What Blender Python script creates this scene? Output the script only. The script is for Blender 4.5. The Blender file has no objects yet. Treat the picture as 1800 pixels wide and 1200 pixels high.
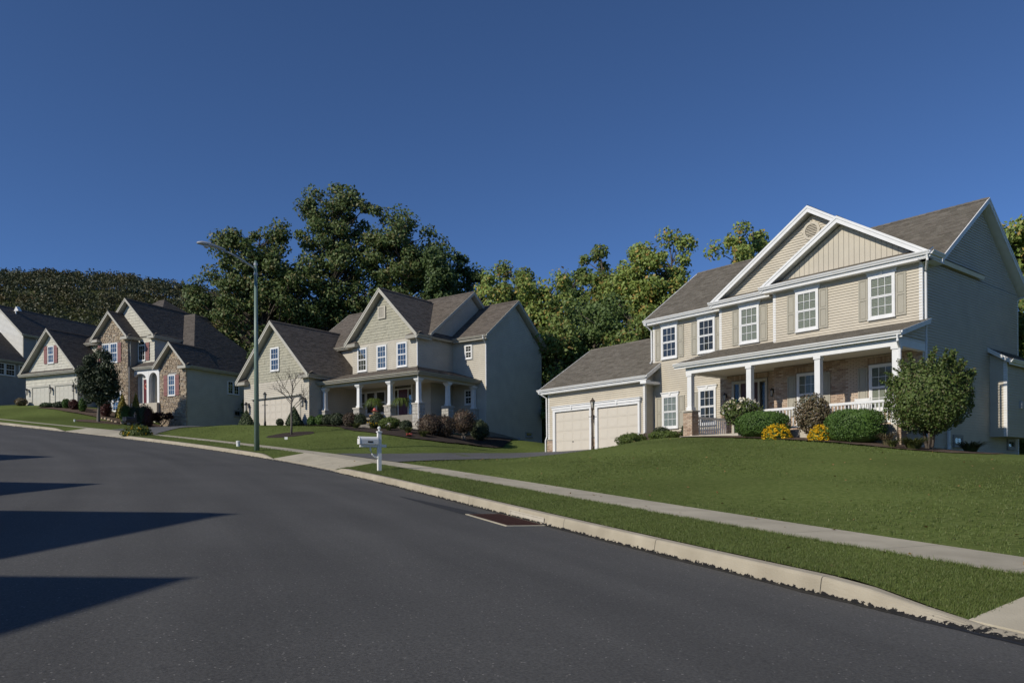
import bpy, bmesh, math, random
import numpy as np
from math import sin, cos, pi, sqrt, radians
from mathutils import Vector, Matrix

# ------------------------------------------------------------------ camera, sky, sun, exposure
sc = bpy.context.scene
COL = sc.collection
CAMF, CAMYH, ROLL = 1352.0, 841.0, 0.0062          # focal length and horizon row for an 1800 px wide frame, slight roll
cd = bpy.data.cameras.new('camera')
cam = bpy.data.objects.new('camera', cd)
COL.objects.link(cam)
cd.sensor_width = 36.0
cd.lens = 36.0 * CAMF / 1800.0
cd.shift_y = (CAMYH - 600.0) / 1800.0
cd.clip_start, cd.clip_end = 0.1, 9000.0
_c, _s = cos(ROLL), sin(ROLL)
cam.matrix_world = Matrix(((_c, _s, 0, 0), (0, 0, -1, 0), (-_s, _c, 0, 0), (0, 0, 0, 1)))
sc.camera = cam

SUN_EL = radians(31.0)
SUN_H = Vector((-0.81, -0.587)).normalized()        # horizontal direction towards the sun
sun_dir = Vector((SUN_H.x * cos(SUN_EL), SUN_H.y * cos(SUN_EL), sin(SUN_EL)))
world = bpy.data.worlds.new('World')
sc.world = world
world.use_nodes = True
wn = world.node_tree
bg = wn.nodes['Background']
sky = wn.nodes.new('ShaderNodeTexSky')
sky.sky_type = 'NISHITA'
sky.sun_disc = False
sky.sun_elevation = SUN_EL
sky.sun_rotation = math.atan2(SUN_H.x, SUN_H.y)
sky.altitude = 5000
sky.air_density = 1.0
sky.dust_density = 0.0
sky.ozone_density = 7.5
wn.links.new(sky.outputs[0], bg.inputs[0])
bg.inputs[1].default_value = 0.118
sl = bpy.data.lights.new('sun', 'SUN')
sl.energy = 3.75
sl.angle = radians(0.5)
sl.color = (1.0, 0.93, 0.82)
sun = bpy.data.objects.new('sun', sl)
COL.objects.link(sun)
sun.rotation_euler = sun_dir.to_track_quat('Z', 'Y').to_euler()
sc.view_settings.view_transform = 'Standard'
sc.view_settings.look = 'None'
sc.view_settings.exposure = 0.0
sc.view_settings.gamma = 1.0
sc.view_settings.use_curve_mapping = False
sc.cycles.max_bounces = 6
sc.cycles.transparent_max_bounces = 12

rnd = random.Random(7)

# ------------------------------------------------------------------ materials
def mat(name, c1, c2=None, rough=0.85, scale=8.0, detail=3.0, bump=0.0, bscale=None, island=None, spec=0.3,
        metallic=0.0, transl=0.0, big=None, stretch=None):
    """c1..c2 mixed by noise; island = list of colours picked per mesh island; big = (scale, strength) broad value drift"""
    m = bpy.data.materials.new(name)
    m.use_nodes = True
    nt = m.node_tree
    N, L = nt.nodes, nt.links
    b = N['Principled BSDF']
    b.inputs['Roughness'].default_value = rough
    b.inputs['Specular IOR Level'].default_value = spec
    b.inputs['Metallic'].default_value = metallic
    tc = N.new('ShaderNodeTexCoord')
    vec = tc.outputs['Object']
    if stretch:
        mp = N.new('ShaderNodeMapping')
        mp.inputs['Scale'].default_value = stretch
        L.new(vec, mp.inputs[0])
        vec = mp.outputs[0]
    no = N.new('ShaderNodeTexNoise')
    no.inputs['Scale'].default_value = scale
    no.inputs['Detail'].default_value = detail
    L.new(vec, no.inputs['Vector'])
    col = None
    if island:
        g = N.new('ShaderNodeNewGeometry')
        cr = N.new('ShaderNodeValToRGB')
        cr.color_ramp.interpolation = 'LINEAR'
        e = cr.color_ramp.elements
        e[0].position, e[0].color = 0.0, (*island[0], 1)
        e[1].position, e[1].color = 1.0, (*island[-1], 1)
        for i, c in enumerate(island[1:-1]):
            k = e.new((i + 1) / (len(island) - 1))
            k.color = (*c, 1)
        L.new(g.outputs['Random Per Island'], cr.inputs[0])
        col = cr.outputs[0]
        if c2 is not None:
            mx = N.new('ShaderNodeMix'); mx.data_type = 'RGBA'; mx.blend_type = 'MULTIPLY'
            mx.inputs[0].default_value = 1.0
            r2 = N.new('ShaderNodeMapRange')
            r2.inputs[3].default_value, r2.inputs[4].default_value = c2
            L.new(no.outputs[0], r2.inputs[0])
            L.new(col, mx.inputs[6]); L.new(r2.outputs[0], mx.inputs[7])
            col = mx.outputs[2]
    elif c2 is not None:
        mx = N.new('ShaderNodeMix'); mx.data_type = 'RGBA'
        mr = N.new('ShaderNodeMapRange')
        mr.inputs[1].default_value, mr.inputs[2].default_value = 0.32, 0.68
        L.new(no.outputs[0], mr.inputs[0]); L.new(mr.outputs[0], mx.inputs[0])
        mx.inputs[6].default_value = (*c1, 1); mx.inputs[7].default_value = (*c2, 1)
        col = mx.outputs[2]
    else:
        rgb = N.new('ShaderNodeRGB'); rgb.outputs[0].default_value = (*c1, 1)
        col = rgb.outputs[0]
    if big:
        n2 = N.new('ShaderNodeTexNoise'); n2.inputs['Scale'].default_value = big[0]; n2.inputs['Detail'].default_value = 4
        L.new(tc.outputs['Object'], n2.inputs['Vector'])
        r3 = N.new('ShaderNodeMapRange')
        r3.inputs[1].default_value, r3.inputs[2].default_value = 0.3, 0.7
        r3.inputs[3].default_value, r3.inputs[4].default_value = 1 - big[1], 1 + big[1]
        L.new(n2.outputs[0], r3.inputs[0])
        m3 = N.new('ShaderNodeMix'); m3.data_type = 'RGBA'; m3.blend_type = 'MULTIPLY'; m3.inputs[0].default_value = 1
        L.new(col, m3.inputs[6]); L.new(r3.outputs[0], m3.inputs[7])
        col = m3.outputs[2]
    L.new(col, b.inputs['Base Color'])
    if bump:
        nb = N.new('ShaderNodeTexNoise'); nb.inputs['Scale'].default_value = bscale or scale * 4; nb.inputs['Detail'].default_value = 3
        L.new(vec, nb.inputs['Vector'])
        bp = N.new('ShaderNodeBump'); bp.inputs['Strength'].default_value = bump; bp.inputs['Distance'].default_value = 0.02
        L.new(nb.outputs[0], bp.inputs['Height']); L.new(bp.outputs[0], b.inputs['Normal'])
    if transl:
        t = N.new('ShaderNodeBsdfTranslucent'); L.new(col, t.inputs[0])
        ms = N.new('ShaderNodeMixShader'); ms.inputs[0].default_value = transl
        L.new(b.outputs[0], ms.inputs[1]); L.new(t.outputs[0], ms.inputs[2])
        L.new(ms.outputs[0], N['Material Output'].inputs[0])
    return m

def glass_mat():
    m = bpy.data.materials.new('window_glass'); m.use_nodes = True
    N, L = m.node_tree.nodes, m.node_tree.links
    tr = N.new('ShaderNodeBsdfTransparent'); tr.inputs[0].default_value = (0.80, 0.82, 0.80, 1)
    gl = N.new('ShaderNodeBsdfGlossy'); gl.inputs['Roughness'].default_value = 0.02
    fr = N.new('ShaderNodeFresnel'); fr.inputs[0].default_value = 1.5
    ad = N.new('ShaderNodeMath'); ad.operation = 'MULTIPLY_ADD'; ad.inputs[1].default_value = 0.5; ad.inputs[2].default_value = 0.0
    L.new(fr.outputs[0], ad.inputs[0])
    ms = N.new('ShaderNodeMixShader')
    L.new(ad.outputs[0], ms.inputs[0]); L.new(tr.outputs[0], ms.inputs[1]); L.new(gl.outputs[0], ms.inputs[2])
    L.new(ms.outputs[0], N['Material Output'].inputs[0])
    return m

M = {}
M['glass'] = glass_mat()
M['white'] = mat('white_trim_paint', (0.78, 0.78, 0.76), (0.72, 0.72, 0.70), rough=0.5, scale=3)
M['cream_trim'] = mat('cream_trim_paint', (0.46, 0.44, 0.37), (0.42, 0.40, 0.34), rough=0.6, scale=3)
M['tan_gutter'] = mat('tan_gutter_paint', (0.36, 0.34, 0.28), (0.32, 0.30, 0.25), rough=0.5, scale=3)
M['siding_c'] = mat('beige_vinyl_siding', (0.56, 0.505, 0.40), (0.51, 0.46, 0.365), rough=0.6, scale=1.5, big=(0.7, 0.04))
M['siding_b'] = mat('cream_vinyl_siding', (0.53, 0.49, 0.40), (0.48, 0.44, 0.36), rough=0.6, scale=1.5, big=(0.7, 0.04))
M['siding_a'] = mat('ivory_vinyl_siding', (0.56, 0.54, 0.46), (0.50, 0.48, 0.41), rough=0.6, scale=1.5, big=(0.7, 0.04))
M['siding_grey_shade'] = mat('grey_siding_and_shade', (0.34, 0.33, 0.31), (0.30, 0.29, 0.27), rough=0.6, scale=1.5)  # grey trim tone, also used to paint shade on white walls at the left edge
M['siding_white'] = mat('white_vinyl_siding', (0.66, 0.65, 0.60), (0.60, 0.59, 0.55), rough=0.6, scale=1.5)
M['shake'] = mat('sage_shake_siding', None, (0.85, 1.15), rough=0.8, scale=6, island=[(0.36, 0.345, 0.265), (0.40, 0.38, 0.29), (0.33, 0.315, 0.245)])
M['shake_a'] = mat('ivory_shake_siding', None, (0.9, 1.1), rough=0.8, scale=6, island=[(0.52, 0.50, 0.42), (0.57, 0.55, 0.46), (0.48, 0.46, 0.385)])
M['shingle_c'] = mat('weathered_wood_shingle', None, (0.6, 1.4), rough=0.95, scale=30, bump=0.3, bscale=200,
                     island=[(0.117, 0.104, 0.083), (0.158, 0.143, 0.116), (0.188, 0.169, 0.139), (0.132, 0.118, 0.095), (0.166, 0.146, 0.121)], spec=0.15)
M['shingle_b'] = mat('brown_grey_shingle', None, (0.6, 1.4), rough=0.95, scale=30,
                     island=[(0.102, 0.087, 0.072), (0.142, 0.121, 0.1), (0.161, 0.138, 0.115), (0.111, 0.097, 0.08)], spec=0.15)
M['shingle_a'] = mat('charcoal_shingle', None, (0.6, 1.4), rough=0.95, scale=30,
                     island=[(0.084, 0.074, 0.065), (0.115, 0.102, 0.089), (0.13, 0.115, 0.1), (0.091, 0.08, 0.071)], spec=0.15)
M['brick'] = mat('tan_brick', None, (0.75, 1.25), rough=0.9, scale=25, bump=0.3, bscale=120,
                 island=[(0.46, 0.335, 0.235), (0.53, 0.41, 0.30), (0.40, 0.275, 0.19), (0.57, 0.46, 0.35), (0.30, 0.20, 0.14), (0.49, 0.37, 0.27)])
M['mortar'] = mat('grey_mortar', (0.30, 0.27, 0.225), (0.25, 0.225, 0.19), rough=0.95, scale=20)
M['stone_b'] = mat('grey_field_stone', None, (0.7, 1.3), rough=0.9, scale=14, bump=0.5, bscale=30,
                   island=[(0.36, 0.34, 0.30), (0.44, 0.42, 0.37), (0.27, 0.26, 0.235), (0.40, 0.36, 0.29)])
M['stone_a'] = mat('tan_ledge_stone', None, (0.75, 1.25), rough=0.9, scale=14, bump=0.5, bscale=30,
                   island=[(0.42, 0.32, 0.21), (0.50, 0.41, 0.29), (0.33, 0.25, 0.175), (0.46, 0.37, 0.26), (0.26, 0.20, 0.15), (0.54, 0.47, 0.36)])
M['shutter_c'] = mat('greige_shutter', (0.40, 0.375, 0.30), (0.375, 0.35, 0.28), rough=0.6, scale=4)
M['shutter_a'] = mat('dusty_red_shutter', (0.27, 0.125, 0.115), (0.235, 0.11, 0.10), rough=0.6, scale=4)
M['garage_c'] = mat('almond_garage_door', (0.62, 0.57, 0.475), (0.60, 0.55, 0.46), rough=0.5, scale=2)
M['garage_b'] = mat('cream_garage_door', (0.58, 0.53, 0.44), (0.55, 0.50, 0.415), rough=0.5, scale=2)
M['blind_c'] = mat('pale_green_blind', (0.54, 0.54, 0.46), (0.49, 0.49, 0.42), rough=0.8, scale=3)
M['blind_b'] = mat('grey_curtain', (0.20, 0.21, 0.19), (0.12, 0.125, 0.115), rough=0.9, scale=3)
M['dark_room'] = mat('dark_room', (0.040, 0.040, 0.038), (0.075, 0.072, 0.066), rough=0.9, scale=1.5)
M['black_metal'] = mat('black_metal', (0.018, 0.018, 0.02), rough=0.45, spec=0.5)
M['bronze'] = mat('weathered_bronze', (0.07, 0.05, 0.035), (0.10, 0.075, 0.05), rough=0.5, scale=20)
M['lamp_glass'] = mat('frosted_lamp_glass', (0.55, 0.52, 0.45), rough=0.25, spec=0.6)
M['pole_green'] = mat('pale_green_paint', (0.17, 0.24, 0.195), (0.145, 0.21, 0.17), rough=0.4, scale=3, spec=0.5)
M['galv'] = mat('grey_aluminium', (0.42, 0.43, 0.44), (0.36, 0.37, 0.38), rough=0.45, scale=6, spec=0.5)
M['bark'] = mat('grey_brown_bark', (0.075, 0.06, 0.048), (0.12, 0.10, 0.08), rough=0.95, scale=6, bump=0.6, bscale=20)
M['bark_pale'] = mat('pale_bark', (0.26, 0.235, 0.20), (0.19, 0.17, 0.145), rough=0.95, scale=12)
M['bark_young'] = mat('young_grey_bark', (0.14, 0.125, 0.105), (0.18, 0.16, 0.135), rough=0.9, scale=12)
M['mulch'] = mat('dark_mulch', (0.030, 0.021, 0.016), (0.058, 0.042, 0.032), rough=1.0, scale=25, bump=1.0, bscale=40)
M['mulch_brown'] = mat('brown_mulch', (0.085, 0.058, 0.040), (0.14, 0.10, 0.07), rough=1.0, scale=25, bump=1.0, bscale=40)
M['red_door'] = mat('burgundy_door', (0.10, 0.016, 0.024), rough=0.4, spec=0.5)
M['brown_door'] = mat('dark_brown_door', (0.085, 0.038, 0.024), (0.06, 0.026, 0.018), rough=0.4, scale=5)
M['rust'] = mat('rusty_iron', (0.045, 0.017, 0.012), (0.07, 0.028, 0.018), rough=0.8, scale=30, bump=0.3)
M['porch_ceiling'] = mat('cream_porch_ceiling', (0.60, 0.56, 0.47), rough=0.7)
M['concrete_white'] = mat('pale_concrete', (0.52, 0.48, 0.40), (0.46, 0.42, 0.35), rough=0.9, scale=10)
M['pipe_white'] = mat('white_pvc', (0.74, 0.76, 0.74), rough=0.4)
M['foundation'] = mat('grey_foundation', (0.24, 0.22, 0.185), (0.20, 0.185, 0.155), rough=0.95, scale=8)

def leafmat(name, cols, transl=0.25, rough=0.55, spec=0.35, vary=(0.75, 1.25), scale=0.4):
    return mat(name, None, vary, rough=rough, scale=scale, island=cols, transl=transl, spec=spec)
M['oak'] = leafmat('oak_leaves', [(0.075, 0.119, 0.035), (0.11, 0.158, 0.046), (0.137, 0.186, 0.057), (0.091, 0.135, 0.042), (0.225, 0.189, 0.075)])
M['oak_dark'] = leafmat('dark_oak_leaves', [(0.056, 0.092, 0.031), (0.082, 0.126, 0.039), (0.104, 0.15, 0.048), (0.065, 0.105, 0.035)])
M['tulip'] = leafmat('yellow_green_leaves', [(0.177, 0.246, 0.052), (0.244, 0.316, 0.075), (0.296, 0.366, 0.095), (0.207, 0.279, 0.062), (0.236, 0.307, 0.069), (0.487, 0.29, 0.084)])
M['tulip_dark'] = leafmat('mid_green_leaves', [(0.118, 0.175, 0.04), (0.16, 0.218, 0.051), (0.194, 0.25, 0.064), (0.135, 0.191, 0.045), (0.152, 0.203, 0.047), (0.321, 0.211, 0.068)])
M['understory'] = leafmat('understory_leaves', [(0.082, 0.131, 0.037), (0.118, 0.176, 0.05), (0.154, 0.213, 0.064), (0.092, 0.144, 0.042)])
M['autumn'] = leafmat('turning_leaves', [(0.142, 0.146, 0.046), (0.188, 0.18, 0.058), (0.228, 0.168, 0.062), (0.12, 0.137, 0.042)])
M['boxwood'] = leafmat('clipped_boxwood', [(0.052, 0.106, 0.02), (0.073, 0.139, 0.026), (0.09, 0.16, 0.033), (0.063, 0.122, 0.023)], transl=0.1)
M['holly'] = leafmat('dark_glossy_leaves', [(0.034, 0.050, 0.024), (0.050, 0.068, 0.032), (0.066, 0.084, 0.040)], transl=0.08)
M['burgundy'] = leafmat('burgundy_leaves', [(0.066, 0.048, 0.036), (0.090, 0.062, 0.044), (0.112, 0.076, 0.050), (0.070, 0.068, 0.038)], transl=0.12)
M['red_leaf'] = leafmat('dark_red_leaves', [(0.075, 0.022, 0.020), (0.10, 0.032, 0.024), (0.055, 0.028, 0.022)], transl=0.15)
M['spirea'] = leafmat('bronze_shrub_leaves', [(0.17, 0.12, 0.07), (0.13, 0.12, 0.058), (0.23, 0.165, 0.105), (0.095, 0.10, 0.046)], transl=0.15)
M['olive'] = leafmat('olive_shrub_leaves', [(0.068, 0.109, 0.026), (0.102, 0.152, 0.036), (0.139, 0.192, 0.05), (0.083, 0.122, 0.03), (0.15, 0.122, 0.06)], transl=0.15)
M['bright_shrub'] = leafmat('bright_green_leaves', [(0.085, 0.125, 0.024), (0.115, 0.155, 0.034), (0.07, 0.105, 0.022)], transl=0.2)
M['gold_cone'] = leafmat('golden_conifer', [(0.39, 0.305, 0.039), (0.299, 0.254, 0.039), (0.208, 0.195, 0.039)], transl=0.1)
M['spruce'] = leafmat('dwarf_spruce', [(0.058, 0.086, 0.036), (0.078, 0.110, 0.044), (0.096, 0.126, 0.052)], transl=0.05)
M['mum'] = leafmat('yellow_mum_flowers', [(0.75, 0.46, 0.012), (0.85, 0.58, 0.02), (0.60, 0.33, 0.01)], transl=0.2, vary=(0.9, 1.1))
M['rose'] = leafmat('white_rose_flowers', [(0.75, 0.70, 0.60), (0.70, 0.62, 0.40), (0.78, 0.75, 0.70)], transl=0.2, vary=(0.9, 1.1))
M['redflower'] = leafmat('red_flowers', [(0.50, 0.05, 0.04), (0.60, 0.12, 0.10), (0.65, 0.30, 0.25)], transl=0.2)
M['grassleaf'] = leafmat('grass_blades', [(0.098, 0.14, 0.033), (0.13, 0.177, 0.043), (0.16, 0.203, 0.056), (0.112, 0.156, 0.037), (0.188, 0.194, 0.075)], transl=0.25, vary=(0.6, 1.4), scale=0.6)
M['lily'] = leafmat('strap_leaves', [(0.10, 0.125, 0.03), (0.13, 0.14, 0.045), (0.075, 0.10, 0.025)], transl=0.25)
M['dryleaf'] = leafmat('fallen_leaf', [(0.30, 0.20, 0.07), (0.22, 0.13, 0.05)], transl=0.1)

# ------------------------------------------------------------------ mesh helpers
def link(o, parent=None):
    COL.objects.link(o)
    if parent is not None:
        o.parent = parent
    return o

class MB:
    def __init__(s):
        s.v, s.f, s.m = [], [], []
    def poly(s, pts, m=0):
        n = len(s.v)
        s.v.extend([tuple(p) for p in pts])
        s.f.append(tuple(range(n, n + len(pts)))); s.m.append(m)
    def box(s, a, b, m=0):
        x0, y0, z0 = [min(p, q) for p, q in zip(a, b)]; x1, y1, z1 = [max(p, q) for p, q in zip(a, b)]
        n = len(s.v)
        s.v.extend([(x0, y0, z0), (x1, y0, z0), (x1, y1, z0), (x0, y1, z0), (x0, y0, z1), (x1, y0, z1), (x1, y1, z1), (x0, y1, z1)])
        for q in ((0, 3, 2, 1), (4, 5, 6, 7), (0, 1, 5, 4), (1, 2, 6, 5), (2, 3, 7, 6), (3, 0, 4, 7)):
            s.f.append(tuple(n + i for i in q)); s.m.append(m)
    def prism(s, pts, d, m=0):
        """closed polygon pts (3D) pushed along d"""
        d = Vector(d); n = len(s.v); k = len(pts)
        s.v.extend([tuple(p) for p in pts]); s.v.extend([tuple(Vector(p) + d) for p in pts])
        s.f.append(tuple(range(n + k - 1, n - 1, -1))); s.m.append(m)
        s.f.append(tuple(range(n + k, n + 2 * k))); s.m.append(m)
        for i in range(k):
            j = (i + 1) % k
            s.f.append((n + i, n + j, n + k + j, n + k + i)); s.m.append(m)
    def tube(s, path, r, sides=8, m=0, cap=True):
        path = [Vector(p) for p in path]
        if not hasattr(r, '__len__'): r = [r] * len(path)
        rings = []
        for i, p in enumerate(path):
            t = (path[min(i + 1, len(path) - 1)] - path[max(i - 1, 0)]).normalized()
            a = Vector((0, 0, 1)) if abs(t.z) < 0.95 else Vector((1, 0, 0))
            x = t.cross(a).normalized(); y = t.cross(x)
            n = len(s.v); rings.append(n)
            for k in range(sides):
                w = 2 * pi * k / sides
                s.v.append(tuple(p + (x * cos(w) + y * sin(w)) * r[i]))
        for a, b in zip(rings, rings[1:]):
            for k in range(sides):
                j = (k + 1) % sides
                s.f.append((a + k, a + j, b + j, b + k)); s.m.append(m)
        if cap:
            s.f.append(tuple(range(rings[0] + sides - 1, rings[0] - 1, -1))); s.m.append(m)
            s.f.append(tuple(range(rings[-1], rings[-1] + sides))); s.m.append(m)
    def lathe(s, prof, c=(0, 0, 0), sides=16, m=0):
        rings = []
        for r, z in prof:
            n = len(s.v); rings.append(n)
            for k in range(sides):
                w = 2 * pi * (k + 0.5) / sides
                s.v.append((c[0] + r * cos(w), c[1] + r * sin(w), c[2] + z))
        for a, b in zip(rings, rings[1:]):
            for k in range(sides):
                j = (k + 1) % sides
                s.f.append((a + k, a + j, b + j, b + k)); s.m.append(m)
        s.f.append(tuple(range(rings[0] + sides - 1, rings[0] - 1, -1))); s.m.append(m)
        s.f.append(tuple(range(rings[-1], rings[-1] + sides))); s.m.append(m)
    def mesh(s, name, mats):
        me = bpy.data.meshes.new(name)
        me.from_pydata(s.v, [], s.f)
        for q in (mats if isinstance(mats, (list, tuple)) else [mats]):
            me.materials.append(M[q] if isinstance(q, str) else q)
        if any(s.m): me.polygons.foreach_set('material_index', s.m)
        me.update()
        return me
    def build(s, name, mats, parent=None, loc=None, smooth=False, kind=None):
        me = s.mesh(name, mats)
        if smooth: me.polygons.foreach_set('use_smooth', [True] * len(me.polygons))
        o = bpy.data.objects.new(name, me)
        if loc is not None: o.location = loc
        if kind: o['kind'] = kind
        return link(o, parent)

def bevel(o, w, seg=2):
    bm = bmesh.new(); bm.from_mesh(o.data)
    bmesh.ops.remove_doubles(bm, verts=bm.verts, dist=1e-5)
    bmesh.ops.recalc_face_normals(bm, faces=bm.faces)
    bmesh.ops.bevel(bm, geom=[e for e in bm.edges if e.calc_face_angle(0) > 0.5], offset=w, segments=seg, affect='EDGES', profile=0.5)
    bm.to_mesh(o.data); bm.free()
    return o

def place(name, me, parent=None, loc=(0, 0, 0), rz=0.0):
    o = bpy.data.objects.new(name, me)
    o.location = loc; o.rotation_euler = (0, 0, rz)
    return link(o, parent)

def tag(o, label, cat, group=None, kind=None):
    o['label'] = label; o['category'] = cat
    if group: o['group'] = group
    if kind: o['kind'] = kind
    return o

def thing(name, label, cat, loc=(0, 0, 0), rz=0.0, group=None):
    o = bpy.data.objects.new(name, None)
    o.empty_display_size = 0.3
    o.location = loc; o.rotation_euler = (0, 0, rz)
    link(o)
    return tag(o, label, cat, group)

def struct(o):
    o['kind'] = 'structure'
    return o

def fast_quads(name, V, mats, parent=None, attr=None, matidx=None, tri=False):
    """V: (N,4,3) (or N,3,3) array of separate faces"""
    k = V.shape[1]; n = len(V)
    me = bpy.data.meshes.new(name)
    me.vertices.add(n * k); me.vertices.foreach_set('co', V.reshape(-1).astype(np.float32))
    me.loops.add(n * k); me.loops.foreach_set('vertex_index', np.arange(n * k, dtype=np.int32))
    me.polygons.add(n); me.polygons.foreach_set('loop_start', np.arange(0, n * k, k, dtype=np.int32))
    me.polygons.foreach_set('loop_total', np.full(n, k, dtype=np.int32))
    for q in (mats if isinstance(mats, (list, tuple)) else [mats]): me.materials.append(M[q] if isinstance(q, str) else q)
    if matidx is not None: me.polygons.foreach_set('material_index', matidx.astype(np.int32))
    me.update(calc_edges=True)
    if attr is not None:
        a = me.attributes.new(attr[0], 'FLOAT', 'POINT'); a.data.foreach_set('value', np.repeat(attr[1], k).astype(np.float32))
    o = bpy.data.objects.new(name, me)
    return link(o, parent)

def leaf_quads(C, size, rng, aspect=0.6, bias=None, bw=0.0):
    """random rhombic leaves at the centres C (N,3)"""
    n = len(C)
    nr = rng.normal(size=(n, 3))
    if bias is not None: nr = nr + bias * bw
    nr /= np.linalg.norm(nr, axis=1)[:, None] + 1e-9
    t = rng.normal(size=(n, 3)); u = np.cross(nr, t); u /= np.linalg.norm(u, axis=1)[:, None] + 1e-9
    v = np.cross(nr, u)
    s = (size * rng.uniform(0.6, 1.3, n))[:, None] * 0.5
    fold = nr * s * 0.25
    return np.stack([C - u * s, C - v * s * aspect + fold, C + u * s, C + v * s * aspect + fold], axis=1)

# ------------------------------------------------------------------ the lie of the land
KX = (1.35186088e-06, -1.73535815e-04, 2.38322844e-03, -4.28083674e-01, 3.95053814e+00)
KY = (7.97620433e-07, -1.29608927e-04, 2.75377736e-03, 8.87953729e-01, 5.89632129e+00)
KZ = (-3.31540117e-06, 6.23032623e-04, 5.75754366e-02, -1.30032723e+00)
S1 = 62.118
def _ext(c, s, s0=0.0, s1=S1):
    s = np.asarray(s, float); d = np.polyder(c)
    v = np.polyval(c, np.clip(s, s0, s1))
    return v + np.where(s < s0, (s - s0) * np.polyval(d, s0), 0) + np.where(s > s1, (s - s1) * np.polyval(d, s1), 0)
def kerb_xy(s): return _ext(KX, s), _ext(KY, s)
def kerb_z(s): return _ext(KZ, s)
def kerb_n(s):
    e = 0.05
    x0, y0 = kerb_xy(np.asarray(s) - e); x1, y1 = kerb_xy(np.asarray(s) + e)
    tx, ty = x1 - x0, y1 - y0; n = np.hypot(tx, ty)
    return ty / n, -tx / n                          # unit normal to the right of the climb
def sd_xy(s, d):
    x, y = kerb_xy(s); nx, ny = kerb_n(s)
    return x + nx * d, y + ny * d
SS = np.linspace(-60, 170, 2301)
SX, SY = kerb_xy(SS); SNX, SNY = kerb_n(SS)
def xy_sd(x, y):
    i = int(np.argmin((SX - x) ** 2 + (SY - y) ** 2))
    return SS[i], (x - SX[i]) * SNX[i] + (y - SY[i]) * SNY[i]
ROADW = 10.6
def road_rise(d):
    e = -np.asarray(d, float)
    return 0.02 * np.minimum(e, ROADW - e)
APRONS = [(-6.0, 0.6), (22.6, 29.4), (47.6, 54.2)]   # lowered kerb stretches (driveway mouths)
def drop(s):
    """1 where the kerb is lowered, fading to 0"""
    s = np.asarray(s, float); w = np.zeros_like(s)
    for a, b in APRONS:
        w = np.maximum(w, np.clip(np.minimum((s - a) / 1.1 + 1.0, (b - s) / 1.1 + 1.0), 0, 1))
    return w
def ktop(s): return kerb_z(s) + 0.18 - 0.14 * drop(s)
def walk_z(s, d):                                    # outer verge and pavement
    a = ktop(s); t = np.clip((np.asarray(d, float) - 0.17) / 1.33, 0, 1)
    return a + (kerb_z(s) + 0.28 - a) * t

class Frame:
    """a house's local frame: x to the right along the front, y back, z up"""
    def __init__(s, ox, oy, a):
        s.o = (ox, oy); s.rz = a - pi / 2
        s.X = (sin(a), -cos(a)); s.Y = (cos(a), sin(a))
    def w(s, x, y):
        return s.o[0] + s.X[0] * x + s.Y[0] * y, s.o[1] + s.X[1] * x + s.Y[1] * y
FC = Frame(14.2267, 26.6, 0.678)
FB = Frame(-5.8669, 48.0, 0.945)
FA = Frame(-26.2218, 62.0, 1.14)
FD = Frame(-50.75, 80.0, 1.22)

CTRL = []
def cp(f, x, y, z): CTRL.append((*f.w(x, y), z))
for q in [(-8.6, -2.3, 1.66), (-5, -2.7, 1.50), (-2.3, -2.9, 1.28), (0.0, -2.5, 1.02), (0.6, 0, 0.86), (0.6, 3.2, 0.80), (0.6, 9.3, 0.72), (2.6, -2.3, 0.66), (5.0, -1.5, 0.45),
          (4, 1, 0.55), (4, 6, 0.45), (9, 2, 0.1), (-13.0, 0.3, 1.50), (-16.5, 0.2, 1.45), (-20.2, 0.2, 1.40), (-23, 1.5, 1.35),
          (-10, -2.6, 1.62), (-6, 10, 0.9), (-16, 9, 1.2), (-6, 22, 1.2), (6, 20, 0.2)]:
    cp(FC, *q)
for q in [(-13.5, -3.2, 3.50), (-7, -3.2, 3.50), (-10.2, -6.4, 3.52), (-14.5, -6.6, 3.62), (-18.0, -6.0, 3.70), (-12, -4.2, 3.40), (-4, -2.9, 3.35), (-1, -3.0, 3.05), (2.4, -2.6, 2.80), (3.0, 3.2, 2.62), (2.9, 9.9, 2.35),
          (5.5, 4, 2.2), (-16, -1, 3.75), (-15, 6, 4.0), (-5, 12, 3.6), (-5, 24, 4.5), (7, 14, 2.2)]:
    cp(FB, *q)
for q in [(0.2, -0.2, 3.66), (0.4, 3, 4.0), (0.4, 7, 4.35), (-3, -1.6, 4.55), (-6, -2.2, 5.35), (-9, -3, 5.95), (-13.3, -3, 6.35), (-17.2, -3, 6.55),
          (-20, -2, 6.8), (-8, 16, 6.8), (-8, 30, 9), (2.5, 14, 4.8)]:
    cp(FA, *q)
for q in [(0.8, -4, 7.2), (0.8, 2, 7.4), (-8, -8, 7.3), (-4, 14, 9.0), (-4, 30, 12)]:
    cp(FD, *q)
for t_ in (0.2, 0.4, 0.6, 0.8):                       # the beige house's driveway climbs evenly to its garage
    for e0, e1 in (((-6.8, 31.5), (2.3, 42.0)), ((-3.1, 26.2), (6.3, 37.1))):
        CTRL.append((e0[0] + (e1[0] - e0[0]) * t_, e0[1] + (e1[1] - e0[1]) * t_, (0.92 if e0[0] < -5 else 0.52) * (1 - t_) + 1.40 * t_ - 0.18 * t_ * (1 - t_)))
for s_ in list(np.arange(-45, 100, 6.0)):
    CTRL.append((*[float(v) for v in sd_xy(s_, 2.7)], float(kerb_z(s_) + 0.28)))
for s_ in (-40, -28, -16, -6): CTRL.append((*[float(v) for v in sd_xy(s_, 22)], float(kerb_z(s_) + 1.0)))
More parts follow.
